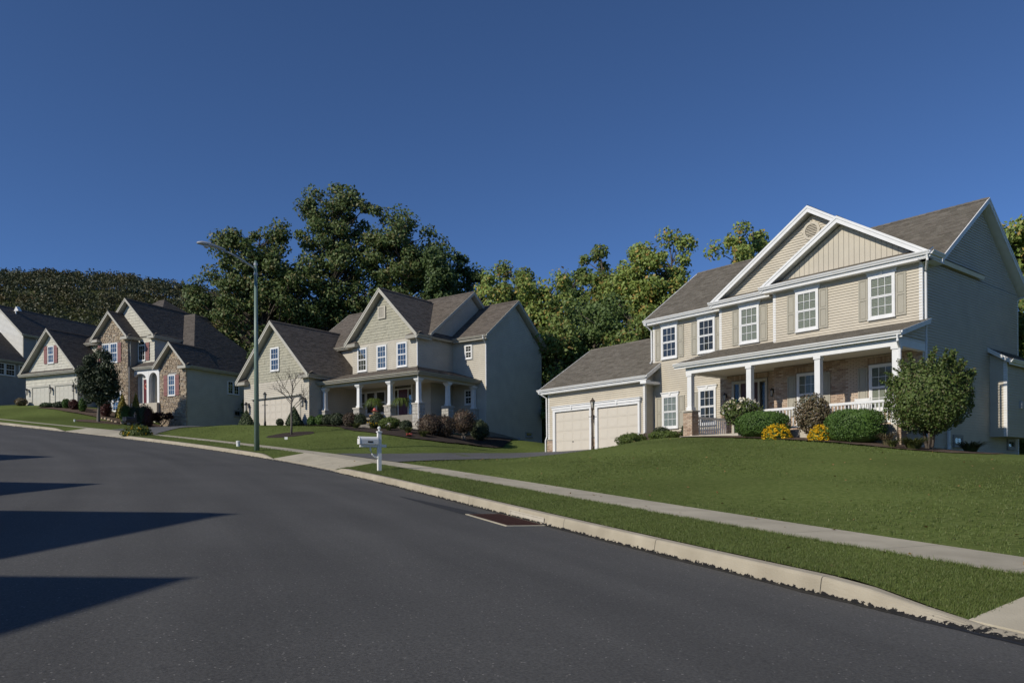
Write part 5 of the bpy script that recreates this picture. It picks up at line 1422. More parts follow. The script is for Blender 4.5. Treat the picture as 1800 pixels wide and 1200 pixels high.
    for i in range(14):
        a, b = 2 * pi * i / 14, 2 * pi * (i + 1) / 14
        wr.tube([(-4.9 + 0.22 * cos(a), 0.40, 7.9 + 0.22 * sin(a)), (-4.9 + 0.22 * cos(b), 0.40, 7.9 + 0.22 * sin(b))], 0.07, 6)
    H.part('wreath', wr, 'redflower')
    # tall shake gable over the entry
    H.gable_core(-10.1, -4.1, 0.5, 6.5, 11.95, 15.1, 'y')
    H.shakes(Fd, [(-7.3, 9.7), (-4.1, 9.7), (-4.1, 12.0), (-7.1, 15.1), (-7.3, 15.0)], 'shake_a', 0.24, 0.15, 0.45)
    H.gable_roof_y(-10.45, -3.75, 0.1, 9.0, 12.1, 15.45, gm=T, rk=0.24)
    eave_return(H, -4.55, -3.72, 0.1, 0.46, 12.08, T, 1)
    H.siding(Plane('right', -4.1), [(0.5, 9.3), (6, 9.3), (6, 12.0), (0.5, 12.0)], m='siding_a'); H.board((-4.09, 0.5, 11.84), (-3.77, 6, 11.9), m=T, name='soffit')
    o = H.window(Fd, -6.0, -5.15, 10.1, 11.45, (3, 3), None, 'white', sash=False, tw=0.05)
    mb = MB(); n = 12
    for i in range(n):
        a, b = pi * i / n, pi * (i + 1) / n
        mb.prism([(-5.575 + 0.36 * cos(a), 0.44, 11.45 + 0.30 * sin(a)), (-5.575 + 0.43 * cos(a), 0.44, 11.45 + 0.37 * sin(a)), (-5.575 + 0.43 * cos(b), 0.44, 11.45 + 0.37 * sin(b)), (-5.575 + 0.36 * cos(b), 0.44, 11.45 + 0.30 * sin(b))], (0, 0.045, 0))
    ar = H.part('arched_window_head', mb, 'white')
    g = MB(); g.poly([(-5.575 + 0.37 * cos(pi * i / n), 0.462, 11.45 + 0.31 * sin(pi * i / n)) for i in range(n + 1)]); g.build('pane', 'glass', ar)
    g = MB(); g.poly([(-5.575 + 0.37 * cos(pi * i / n), 0.468, 11.45 + 0.31 * sin(pi * i / n)) for i in range(n + 1)]); g.build('room_lining', 'dark_room', ar)
    H.shutter(Fd, -6.48, 10.1, 0.42, 1.5, 'shutter_a', 'board').location.y -= 0.03; H.shutter(Fd, -5.09, 10.1, 0.42, 1.5, 'shutter_a', 'board').location.y -= 0.03
    # tall stone gable
    S = Plane('front', -0.5)
    H.gable_core(-9.75, -6.05, -0.5, 1.0, 11.9, 13.9, 'y', 'mortar')
    hole = lambda x, y: (not (-9.2 < x < -7.15 and 9.85 < y < 11.75)) and (not (-9.1 < x < -6.75 and 5.7 < y < 7.62)) and (y < 11.9 or abs(x + 7.9) < (13.9 - y) * 0.92 - 0.06)
    mb = MB(); stones(mb, S, [(-9.75, -6.02, 4.6, 13.9)], rg_, 0.07, 0.17, 0.11, 0.36, 0.05, 0.02, clip=hole)
    H.part('ledge_stone', mb, 'stone_a', kind='stuff')
    H.gable_roof_y(-10.12, -5.66, -0.92, 3.5, 12.0, 14.25, gm=T, gut=True, rk=0.24)
    eave_return(H, -6.45, -5.63, -0.92, -0.55, 11.98, T, 1); eave_return(H, -10.15, -9.3, -0.92, -0.55, 11.98, T, -1)
    for a0 in (-9.12, -8.15): H.window(S, a0, a0 + 0.92, 9.95, 11.62, (3, 2), 'blind_b', 'white', tw=0.06)
    H.shutter(S, -7.2, 9.95, 0.42, 1.64, 'shutter_a', 'board').location.y -= 0.04; H.shutter(S, -9.58, 9.95, 0.42, 1.64, 'shutter_a', 'board').location.y -= 0.04
    for a0 in (-9.0, -7.9): H.window(S, a0, a0 + 1.06, 5.85, 7.5, (3, 2), None, 'white', tw=0.06)
    H.downspout([(-5.6, -0.4, 11.9), (-5.95, -0.35, 11.5), (-5.98, -0.3, 9.6)], 'cream_trim'); H.downspout([(-5.98, -0.45, 9.5), (-5.98, -0.45, 5.2)], 'siding_grey_shade')
    # two storey hip behind
    H.slope([(-13.6, 0.4, 12.1), (-3.7, 0.4, 12.1), (-9.7, 6.4, 16.9), (-10.4, 6.4, 16.9)]); H.slope([(-3.7, 0.4, 12.1), (-3.7, 12.8, 12.1), (-9.7, 6.4, 16.9)])
    H.slope([(-3.7, 12.8, 12.1), (-13.6, 12.8, 12.1), (-10.4, 6.4, 16.9), (-9.7, 6.4, 16.9)]); H.slope([(-13.6, 12.8, 12.1), (-13.6, 0.4, 12.1), (-10.4, 6.4, 16.9)])
    H.gutter((-13.6, 0.4, 12.09), (-10.2, 0.4, 12.09), (0, -1, 0), T)
    H.siding(E_, [(-13.2, 5.0), (-9.7, 5.0), (-9.7, 11.9), (-13.2, 11.9)], m='siding_a')
    # front garage wing
    gx0, gx1, gy = -16.9, -10.25, -2.0
    G = Plane('front', gy)
    H.core([(gx0, gy), (gx1, gy), (gx1, 0.79), (-13.21, 0.79), (-13.21, 7.0), (gx0, 7.0)], 5.0, 9.15, 'siding_a', name='garage_wall')
    H.gable_core(gx0, gx1, gy, 3.0, 9.15, 12.7, 'y')
    H.shakes(G, [(gx0, 8.3), (gx1, 8.3), (gx1, 9.2), (-13.575, 12.6), (gx0, 9.2)], 'shake_a', 0.24, 0.15, 0.45); H.siding(G, [(gx0, 5.6), (gx1, 5.6), (gx1, 8.3), (gx0, 8.3)], m='siding_a')
    H.gable_roof_y(-17.3, -9.85, -2.42, 6.5, 9.28, 13.02, gm=T, rk=0.24)
    H.slope([(-17.25, -2.43, 9.29), (-9.9, -2.43, 9.29), (-9.9, -2.03, 9.52), (-17.25, -2.03, 9.52)], 0.05, name='pent_roof'); H.gutter((-17.3, -2.43, 9.28), (-9.85, -2.43, 9.28), (0, -1, 0), T)
    H.window(G, -13.95, -13.15, 10.1, 11.6, (3, 2), 'blind_b', 'white', tw=0.06)
    H.shutter(G, -14.42, 10.1, 0.42, 1.5, 'shutter_a', 'board').location.y -= 0.03; H.shutter(G, -13.1, 10.1, 0.42, 1.5, 'shutter_a', 'board').location.y -= 0.03
    for a0, a1 in ((-15.98, -13.82), (-12.98, -10.78)):
        H.garage_door(G, a0, a1, 6.2, 8.12, 'siding_a', 4, 4, handle=False)
        H.board((a0 - 0.12, gy - 0.10, 8.12), (a1 + 0.12, gy - 0.015, 8.3), m='cream_trim', name='garage_door_trim')
        for x in (a0 - 0.1, a1): H.board((x, gy - 0.08, 6.0), (x + 0.1, gy - 0.015, 8.12), m='cream_trim', name='garage_door_trim')
    for a in (-16.5, -13.4, -10.5): H.lantern(G, a, 7.9, 'black_metal', 1.4)
    mb = MB(); stones(mb, G, [(-16.95, -16.1, 5.8, 6.75), (-13.7, -13.1, 5.8, 6.75), (-10.68, -10.22, 5.8, 6.75)], rg_, 0.07, 0.17, 0.11, 0.36, 0.05, 0.02); H.part('ledge_stone', mb, 'stone_a', kind='stuff')
    return H
HA = house_a()

# ================================================================== house at the left edge
def house_d():
    H = House('house', 'white gabled house at the left edge with grey shaded side wall and long charcoal roof', FD, 6.6, None, 'siding_grey_shade', 'cream_trim', 'shingle_a', 41)
    F0, RS = Plane('front', 0), Plane('right', 0)
    H.core([(0, 0), (0, 14), (-6.8, 14), (-6.8, 0)], 6.0, 15.3, 'siding_grey_shade')
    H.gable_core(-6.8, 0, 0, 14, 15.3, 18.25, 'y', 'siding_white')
    H.siding(F0, [(-6.8, 9.0), (0, 9.0), (0, 15.4), (-3.4, 18.3), (-6.8, 15.4)], m='siding_white'); H.siding(RS, [(0, 7), (14, 7), (14, 15.3), (0, 15.3)], m='siding_grey_shade')  # side boards are white vinyl; the grey puts their shade into the colour
    H.gable_roof_y(-7.2, 0.4, -0.4, 14.2, 15.3, 18.62, gm='cream_trim', rk=0.24)
    H.window(RS, 1.4, 2.15, 14.0, 15.1, (3, 2), None, 'white', tw=0.06)
    H.board((-0.1, -0.02, 12.4), (0.025, 0.1, 15.0), m='cream_trim', name='corner_post')
    # garage wing towards the street
    H.core([(0.35, -7.5), (0.35, -0.001), (-6.9, -0.001), (-6.9, -7.5)], 6.0, 12.15, 'siding_grey_shade', name='garage_wall')
    H.siding(Plane('right', 0.35), [(-7.5, 7.0), (0, 7.0), (0, 12.1), (-7.5, 12.1)], m='siding_grey_shade')  # shade of the wing's side wall painted in as grey
    H.gable_core(-6.9, 0.35, -7.5, -0.001, 12.15, 15.3, 'y', 'siding_white')
    H.gable_roof_y(-7.25, 0.75, -7.9, -0.02, 12.3, 15.7, gm='cream_trim', rk=0.24)
    for y in (-3.35, -2.25, -0.8): H.window(Plane('right', 0.35), y, y + 1.05, 10.75, 12.0, (3, 2), None, 'white', tw=0.06)
    mb = MB(); mb.tube([(0 - 2.6, 1.2, 17.4), (0 - 2.6, 1.2, 18.2)], 0.08, 8); mb.prism([(-2.95, 1.2, 18.2), (-2.25, 1.2, 18.2), (-2.6, 1.2, 18.7)], (0, 0.4, 0)); H.part('roof_vent', mb, 'white')
    return H
HD = house_d()

# ================================================================== houses across the road (their gables throw the long shadows on the asphalt)
def gable_house(frame, z0, x0, x1, depth, ze, zr, gables, label, seed):
    H = House('house', label, frame, z0, None, 'siding_a', 'cream_trim', 'shingle_a', seed)
    B = Plane('front', 0)
    H.core([(x0, 0), (x1, 0), (x1, depth), (x0, depth)], z0 - 0.5, ze)
    H.gable_core(x0, x1, 0, depth, ze, zr - 0.25, 'x')
    H.slope([(x0 - .4, -.4, ze), (x1 + .4, -.4, ze), (x1 + .4, depth / 2, zr), (x0 - .4, depth / 2, zr)]); H.slope([(x1 + .4, depth + .4, ze), (x0 - .4, depth + .4, ze), (x0 - .4, depth / 2, zr), (x1 + .4, depth / 2, zr)])
    for xc, hw, zp, proj in gables:
        k = 0.76; zb = zp - hw * k
        H.core([(xc - hw + .4, -proj), (xc + hw - .4, -proj), (xc + hw - .4, -0.001), (xc - hw + .4, -0.001)], z0 - 0.5, zb + 0.1, name='wall')
        H.gable_core(xc - hw + .4, xc + hw - .4, -proj, depth / 2, zb + 0.1, zp - 0.25, 'y')
        H.gable_roof_y(xc - hw, xc + hw, -proj - 0.4, depth / 2, zb, zp)
        H.window(Plane('front', -proj), xc - 0.45, xc + 0.45, zb - 1.7, zb - 0.2, (3, 2), None, 'white')
        H.window(Plane('front', -proj), xc - 0.45, xc + 0.45, zb - 4.6, zb - 3.0, (3, 2), None, 'white')
    return H

# ------------------------------------------------------------------ planting kit
def at(px, depth):
    """plan position on the sight line of photo column px at the given distance forward"""
    return ((px - 900.0) / CAMF * 1.0 * depth, depth)

def tree(name, label, x, y, h, crown, trunk_r, leaf, n_clump, per, leaf_size, seed, group=None, bark='bark', cat='tree', z=None, clump=(0.9, 1.6), base_split=0.22, flat=0.8, gz=None, lean=(0, 0)):
    """crown = list of ellipsoids (dx, dy, dz, rx, ry, rz) measured from the foot"""
    rng = np.random.default_rng(seed); rr = random.Random(seed)
    z = ground(x, y) if z is None else z
    root = thing(name, label, cat, (x, y, z), 0.0, group)
    vol = np.array([c[3] * c[4] * c[5] for c in crown]); pick = rng.choice(len(crown), n_clump, p=vol ** 0.7 / (vol ** 0.7).sum())
    d = rng.normal(size=(n_clump, 3)); d /= np.linalg.norm(d, axis=1)[:, None]
    r = rng.uniform(0.28, 1.0, n_clump) ** 0.45
    cr = np.array(crown)
    cen = cr[pick, :3] + d * r[:, None] * cr[pick, 3:]
    crad = rng.uniform(clump[0], clump[1], n_clump)
    # limbs
    mb = MB()
    top = max(c[2] + c[5] * 0.05 for c in crown); mid = np.mean(cen[:, :2], axis=0)
    sp = h * base_split
    tp = [(0, 0, -0.4), (lean[0] * 0.2, lean[1] * 0.2, sp * 0.5), (lean[0] * 0.5 + rr.uniform(-.1, .1), lean[1] * .5, sp), (mid[0] * 0.4 + rr.uniform(-.3, .3), mid[1] * 0.4, (sp + top) / 2), (mid[0] * 0.8, mid[1] * 0.8, top)]
    mb.tube(tp, [trunk_r * 1.35, trunk_r, trunk_r * 0.85, trunk_r * 0.5, trunk_r * 0.08], 8, cap=False)
    order = np.argsort(cen[:, 2]); T = [Vector(p) for p in tp]
    for i in order:
        c = Vector(cen[i]); hz = min(max(sp * 0.9, c.z - (Vector((c.x, c.y, 0)) - T[3].xy.to_3d()).length * rr.uniform(0.5, 1.0)), top * 0.95)
        # point on trunk at hz
        for a, b in zip(T, T[1:]):
            if a.z <= hz <= b.z: p0 = a.lerp(b, (hz - a.z) / max(1e-6, b.z - a.z)); break
        else: p0 = T[2]
        m_ = p0.lerp(c, 0.5) + Vector((rr.uniform(-.1, .1), rr.uniform(-.1, .1), rr.uniform(-0.02, 0.10))) * (c - p0).length
        L_ = (c - p0).length; r0 = min(trunk_r * 0.45, 0.018 * L_ + 0.02)
        mb.tube([p0, m_, c], [r0, r0 * 0.6, r0 * 0.15], 5, cap=False)
    mb.build('trunk', bark, root, smooth=True)
    n = n_clump * per
    ci = np.repeat(np.arange(n_clump), per)
    off = rng.normal(size=(n, 3)); off /= np.linalg.norm(off, axis=1)[:, None]
    off *= (rng.uniform(0, 1, n) ** 0.45 * crad[ci])[:, None]; off[:, 2] *= flat
    P = cen[ci] + off
    un = off / (np.linalg.norm(off, axis=1)[:, None] + 1e-6)
    Q = leaf_quads(P, leaf_size, rng, 0.62, bias=un * 0.9 + np.array([-0.35, -0.28, 0.45]), bw=1.25)
    fast_quads('crown', Q, leaf, root)
    return root

def shrub(name, label, x, y, w, d, h, leaf, n, size, seed, group=None, cat='shrub', shape='ball', core=True, stem=None, z=None, base=0.0, spikes=0, aspect=0.6, corecol='holly', bark='bark', bumps=0.10):
    """clipped or loose shrub: leaves in a shell of the given outline round a dark twiggy core"""
    rng = np.random.default_rng(seed)
    z = ground(x, y) if z is None else z
    root = thing(name, label, cat, (x, y, z - 0.02), 0.0, group)
    v = rng.normal(size=(n, 3)); v /= np.linalg.norm(v, axis=1)[:, None]
    az = np.arctan2(v[:, 1], v[:, 0])
    ph = rng.uniform(0, 6.28, 4)
    lump = 1 + bumps * (np.sin(3 * az + ph[0] + 2 * v[:, 2]) * 0.5 + np.sin(5 * az + ph[1] - 4 * v[:, 2]) * 0.3 + np.sin(9 * az + ph[2] + 7 * v[:, 2]) * 0.3)
    if shape == 'ball':
        r = rng.uniform(0.0, 1, n) ** 0.22 * lump
        P = v * r[:, None] * np.array([w / 2, d / 2, h / 2]) + np.array([0, 0, base + h / 2])
    elif shape == 'box':                                   # rounded clipped block
        e = 0.45
        s = np.sign(v) * np.abs(v) ** 0.78
        r = rng.uniform(0.0, 1, n) ** 0.2 * lump
        P = s * r[:, None] * np.array([w / 2, d / 2, h / 2]) + np.array([0, 0, base + h / 2])
    elif shape == 'cone':
        t = 1 - np.sqrt(rng.uniform(0, 1, n)); rad = (1 - t) ** 0.85 * (1 + bumps * np.sin(11 * t * 6 + 3 * az + ph[0])) * np.minimum(1, (t + 0.02) * 9) ** 0.4
        r = rng.uniform(0, 1, n) ** 0.3
        P = np.stack([np.cos(az) * rad * r * w / 2, np.sin(az) * rad * r * d / 2, base + t * h], 1)
        v = np.stack([np.cos(az), np.sin(az), 0.35 + 0 * az], 1)
    elif shape == 'dome':
        v[:, 2] = np.abs(v[:, 2]); r = rng.uniform(0, 1, n) ** 0.25 * lump
        P = v * r[:, None] * np.array([w / 2, d / 2, h]) + np.array([0, 0, base])
    if spikes:
        k = rng.integers(0, spikes, n // 5); sv = rng.normal(size=(spikes, 3)); sv[:, 2] = np.abs(sv[:, 2]) + 0.3; sv /= np.linalg.norm(sv, axis=1)[:, None]
        sl_ = rng.uniform(1.0, 1.2, spikes); t = rng.uniform(0.75, 1.0, len(k)); up = np.zeros((spikes, 3)); up[:, 2] = 0.18
        tip = (sv + up) * np.array([w / 2, d / 2, h / 2]) * sl_[:, None]
        P[:len(k)] = tip[k] * t[:, None] + np.array([0, 0, base + h / 2]) + rng.normal(size=(len(k), 3)) * size * 0.3
    Q = leaf_quads(P, size, rng, aspect, bias=v + np.array([-0.1, -0.1, 0.2]), bw=1.3)
    fast_quads('foliage', Q, leaf, root)
    if core:
        mb = MB()
        prof = {'ball': [(0.05, 0.06), (0.30, 0.2), (0.39, 0.5), (0.30, 0.8), (0.05, 0.92)], 'box': [(0.30, 0.03), (0.42, 0.2), (0.42, 0.8), (0.30, 0.92), (0.02, 0.93)],
                'cone': [(0.32, 0.02), (0.40, 0.10), (0.24, 0.45), (0.10, 0.75), (0.01, 0.93)], 'dome': [(0.42, 0.0), (0.38, 0.4), (0.22, 0.75), (0.02, 0.88)]}[shape]
        mb.lathe([(r_ * 1.0, base + zz * h) for r_, zz in prof], (0, 0, 0), 12)
        mb.v = [(a * w, b * d, c) for a, b, c in mb.v]
        mb.build('twig_core', leaf, root, smooth=True)
    if stem:
        mb = MB(); rr = random.Random(seed)
        for i in range(stem[0]):
            a = 2 * pi * i / stem[0] + rr.random(); q = stem[2] if len(stem) > 2 else 0.25
            mb.tube([(0.05 * cos(a), 0.05 * sin(a), -0.1), (w * q * 0.5 * cos(a), d * q * 0.5 * sin(a), base + h * 0.2), (w * q * cos(a), d * q * sin(a), base + h * 0.6)], [stem[1], stem[1] * 0.75, stem[1] * 0.3], 6, cap=False)
        mb.build('stems', bark, root, smooth=True)
    return root

def blossoms(root, pts, size, m, seed, per=7):
    rng = np.random.default_rng(seed); P = np.repeat(np.array(pts), per, axis=0); P = P + rng.normal(size=P.shape) * size * 0.25
    o = fast_quads('flowers', leaf_quads(P, size, rng, 0.8), m, root); o['kind'] = 'stuff'
    return o

def strap_clump(name, label, x, y, w, h, n, seed, leaf='lily', group=None, cat='plant', flowers=None, z=None):
    rng = np.random.default_rng(seed); z = ground(x, y) if z is None else z
    root = thing(name, label, cat, (x, y, z - 0.02), 0.0, group)
    a = rng.uniform(0, 2 * pi, n); L = rng.uniform(0.6, 1.1, n); b0 = rng.uniform(0, 0.12, n) * w; wd = 0.012 + 0.010 * rng.random(n)
    qs = []
    dirs = np.stack([np.cos(a), np.sin(a)], 1); sd_ = np.stack([-np.sin(a), np.cos(a)], 1)
    ts = [0, 0.35, 0.7, 1.0]
    def pos(t):
        rad = b0 + (w / 2) * L * t ** 1.3; zz = h * L * (1.9 * t - 1.25 * t * t)
        return np.concatenate([dirs * rad[:, None], zz[:, None]], 1)
    for t0, t1 in zip(ts, ts[1:]):
        p, q = pos(t0), pos(t1); w0, w1 = wd * (1 - t0 * 0.7), wd * (1 - t1 * 0.85)
        s3 = np.concatenate([sd_, np.zeros((n, 1))], 1)
        qs.append(np.stack([p - s3 * w0[:, None], p + s3 * w0[:, None], q + s3 * w1[:, None], q - s3 * w1[:, None]], 1))
    fast_quads('leaves', np.concatenate(qs), leaf, root)
    if flowers:
        k = flowers[1]; P = np.stack([rng.uniform(-.35, .35, k) * w, rng.uniform(-.35, .35, k) * w, rng.uniform(0.6, 1.0, k) * h], 1)
        blossoms(root, P, flowers[2], flowers[0], seed + 1, 5)
    return root

# ------------------------------------------------------------------ trees behind the houses
BG = 'trees behind the houses'
def oak(px, dep, h, w, seed, label, leaf='oak', clumps=95, per=230, size=0.42, parts=None, gz=None, group=BG, name='oak_tree', tr=0.5, clump=(1.1, 2.2)):
    x, y = at(px, dep); z = ground(x, y)
    hw = w / 2
    if parts is None:
        rq = random.Random(seed * 7 + 1)
        parts = [(0, 0, h * 0.50, hw * 0.85, hw * 0.85, h * 0.30), (0, 0, h * 0.26, hw * 0.9, hw * 0.9, h * 0.20)]
        for i in range(5):
            a = 2 * pi * (i + rq.random() * 0.7) / 5; k = rq.uniform(0.25, 0.6); t = rq.uniform(0.62, 0.86) if i else 0.88
            q = rq.uniform(0.22, 0.34) * hw; dx = hw * k * cos(a) if i else rq.uniform(-.2, .2) * hw
            parts.append((dx, hw * k * sin(a) * 0.7, h * (t - 0.02), q + 0.25, q + 0.25, h * rq.uniform(0.10, 0.15)))
    parts = parts or [(0, 0, h * 0.52, hw * 0.9, hw * 0.9, h * 0.26), (-hw * 0.35, 0, h * 0.62, hw * 0.6, hw * 0.6, h * 0.25), (hw * 0.3, hw * 0.1, h * 0.72, hw * 0.5, hw * 0.5, h * 0.24), (0, -hw * 0.2, h * 0.34, hw * 0.8, hw * 0.8, h * 0.18)]
    return tree(name, label, x, y, h, parts, tr, leaf, clumps, per, size, seed, group, clump=clump)
# the big spreading oaks above the middle house (x, z offsets in metres; 1 photo px is about 0.056 m there)
x0, y0 = at(470, 76)
tree('oak_tree', 'wide dark oak behind the street lamp with one low limb reaching out to the left', x0, y0, 21,
     [(0, 0, 9.0, 6.0, 5.5, 4.5), (-2.2, 0, 15.0, 2.6, 3, 4.0), (-5.5, 0, 13.5, 2.4, 2.5, 1.6), (-3.6, 0, 18.2, 2.0, 2, 1.6), (0.8, 0, 17.0, 1.4, 1.6, 3.0), (3.4, 0, 13.0, 3.2, 3, 4.5), (-1.5, 0, 5.0, 5.0, 5, 3.2), (-2.6, 0, 12.6, 2.6, 2.6, 3.0), (0.4, 0, 13.5, 3.2, 3, 3.6), (-5.9, 0, 11.2, 1.9, 2, 1.5)],
     0.55, 'oak', 215, 165, 0.33, 101, BG, clump=(0.65, 1.45))
x0, y0 = at(590, 78)
tree('oak_tree', 'tallest dark oak rising behind the shake gable of the middle house', x0, y0, 25,
     [(0, 0, 14.5, 4.6, 4.6, 6.0), (-0.6, 0, 22.0, 2.6, 2.6, 2.6), (1.6, 0, 20.5, 2.4, 2.4, 2.8), (3.0, 0, 15.5, 3.0, 3, 4.5), (-3.0, 0, 12, 3.4, 3.4, 5.0), (0, 0, 8.0, 5.5, 5, 4.0), (-0.6, 0, 18.5, 3.4, 3, 3.4), (2.2, 0, 18.0, 2.8, 2.8, 3.2)],
     0.6, 'oak', 235, 165, 0.33, 102, BG, clump=(0.65, 1.45))
x0, y0 = at(705, 77)
tree('oak_tree', 'dark oak with yellowing top right of the tallest oak', x0, y0, 23,
     [(0, 0, 13.0, 4.0, 4, 5.5), (-0.8, 0, 20.0, 2.2, 2.2, 2.6), (2.6, 0, 17.8, 1.6, 1.8, 2.6), (4.0, 0, 13.0, 1.8, 2, 3.0), (0, 0, 7.5, 4.5, 4.5, 4.0), (-0.5, 0, 17.0, 3.0, 3, 3.4), (2.6, 0, 14.5, 2.6, 2.6, 3.6)],
     0.5, 'oak', 195, 160, 0.33, 103, BG, clump=(0.65, 1.4))
for a in [
    (425, 84, 13.5, 10, 104, 'low turning tree with yellow brown leaves at the left foot of the oaks', 'autumn', 55, 200, 0.42),
    (428, 82, 10.5, 7.5, 105, 'small yellowing tree between the stone house and the middle garage', 'autumn', 34, 200, 0.36),
    (490, 70, 8.5, 8, 106, 'dark low tree right behind the middle garage roof', 'oak_dark', 40, 210, 0.38),
    (775, 74, 17.8, 6.0, 107, 'dark narrow tree at the right foot of the oaks', 'oak_dark', 48, 210, 0.38),
    (822, 80, 19.6, 5.6, 108, 'dark tree with two points right of the oak group', 'oak_dark', 48, 210, 0.38),
    (850, 70, 14.6, 9.0, 109, 'yellow green tree over the right gable of the middle house', 'tulip', 60, 220, 0.36),
    (915, 76, 17.6, 8.0, 110, 'mid green tree left of the dip in the tree line', 'tulip_dark', 55, 210, 0.36),
    (965, 66, 13.6, 8.0, 111, 'pale yellow green tree right beside the middle house', 'tulip', 60, 220, 0.36),
    (1000, 82, 18.2, 9.5, 112, 'dull green rounded tree in the dip of the tree line', 'understory', 55, 210, 0.40),
    (1060, 74, 18.6, 8.0, 113, 'mid green tree left of the two tall yellowing trees', 'tulip_dark', 58, 210, 0.36),
    (1050, 58, 11.0, 7.5, 114, 'grey green rounded tree behind the beige garage roof', 'understory', 55, 220, 0.32),
    (1115, 70, 18.5, 8.0, 115, 'tall yellow green tree with orange patches behind the garage', 'tulip', 75, 230, 0.36),
    (1185, 68, 18.8, 8.5, 116, 'tall loose yellow green tree beside the beige roof', 'tulip', 80, 230, 0.36),
    (1135, 54, 10.0, 7.0, 117, 'mid green tree filling the gap behind the beige garage', 'tulip_dark', 50, 220, 0.32),
    (985, 56, 9.5, 6.0, 118, 'leafy green tree in the gap between the middle and beige houses', 'tulip_dark', 46, 220, 0.32),
    (955, 62, 7.0, 5.0, 119, 'low dark understory tree in the gap between the two houses', 'understory', 34, 220, 0.30),
    (1330, 66, 21.6, 8.5, 120, 'yellow green tree crown above the beige house roof', 'tulip', 70, 230, 0.36),
    (1260, 72, 17.0, 8, 121, 'green tree hidden low behind the beige house roof', 'tulip_dark', 40, 160, 0.40),
    (1815, 44, 14.4, 7.6, 122, 'yellow green tree at the right edge behind the dark side wall', 'tulip', 80, 230, 0.30),
    (1850, 34, 8.0, 6.0, 123, 'low mid green tree at the right edge of the frame', 'tulip_dark', 45, 210, 0.28),
    (1795, 40, 4.6, 6.0, 131, 'low green thicket behind the back corner of the beige house', 'understory', 40, 220, 0.26),
    (1840, 52, 7.5, 8.0, 132, 'rear green thicket beyond the back corner of the beige house', 'understory', 45, 220, 0.32),
    (1960, 42, 15.0, 9.0, 124, 'mid green tree just outside the right edge', 'tulip_dark', 45, 160, 0.40),  # woods continued out of view, these three added to block low sky
    (2200, 36, 14.0, 9.0, 125, 'dull green tree well outside the right edge', 'understory', 45, 160, 0.40),
    (2700, 30, 13.0, 9.0, 126, 'yellow green tree far outside the right edge', 'tulip', 45, 160, 0.40),
    (1150, 88, 17.0, 10.0, 127, 'rear dull green tree deep behind the tall pair', 'understory', 45, 180, 0.45),
    (900, 92, 19.8, 10.0, 128, 'rear dark tree deep behind the middle house', 'oak_dark', 45, 180, 0.45),
    (650, 90, 13.0, 14.0, 129, 'rear dark undergrowth tree low behind the oaks', 'oak_dark', 60, 180, 0.5),
    (380, 98, 14.0, 11.0, 130, 'olive tree left behind the stone house roof', 'oak', 55, 190, 0.45)]:
    px, dep, h, w, seed, lab, leaf, cl, per, size = a
    oak(px, dep, h, w, seed, lab, leaf, int(cl * (1.75 if dep < 90 and px < 1900 else 1.0)), int(per * 0.76), size * 0.88, name='oak_tree' if 'oak' in leaf and seed in (106, 107, 108) else 'broadleaf_tree', tr=0.22 + h * 0.008, clump=(0.55, 1.25) if w < 9.6 else (0.9, 1.8))

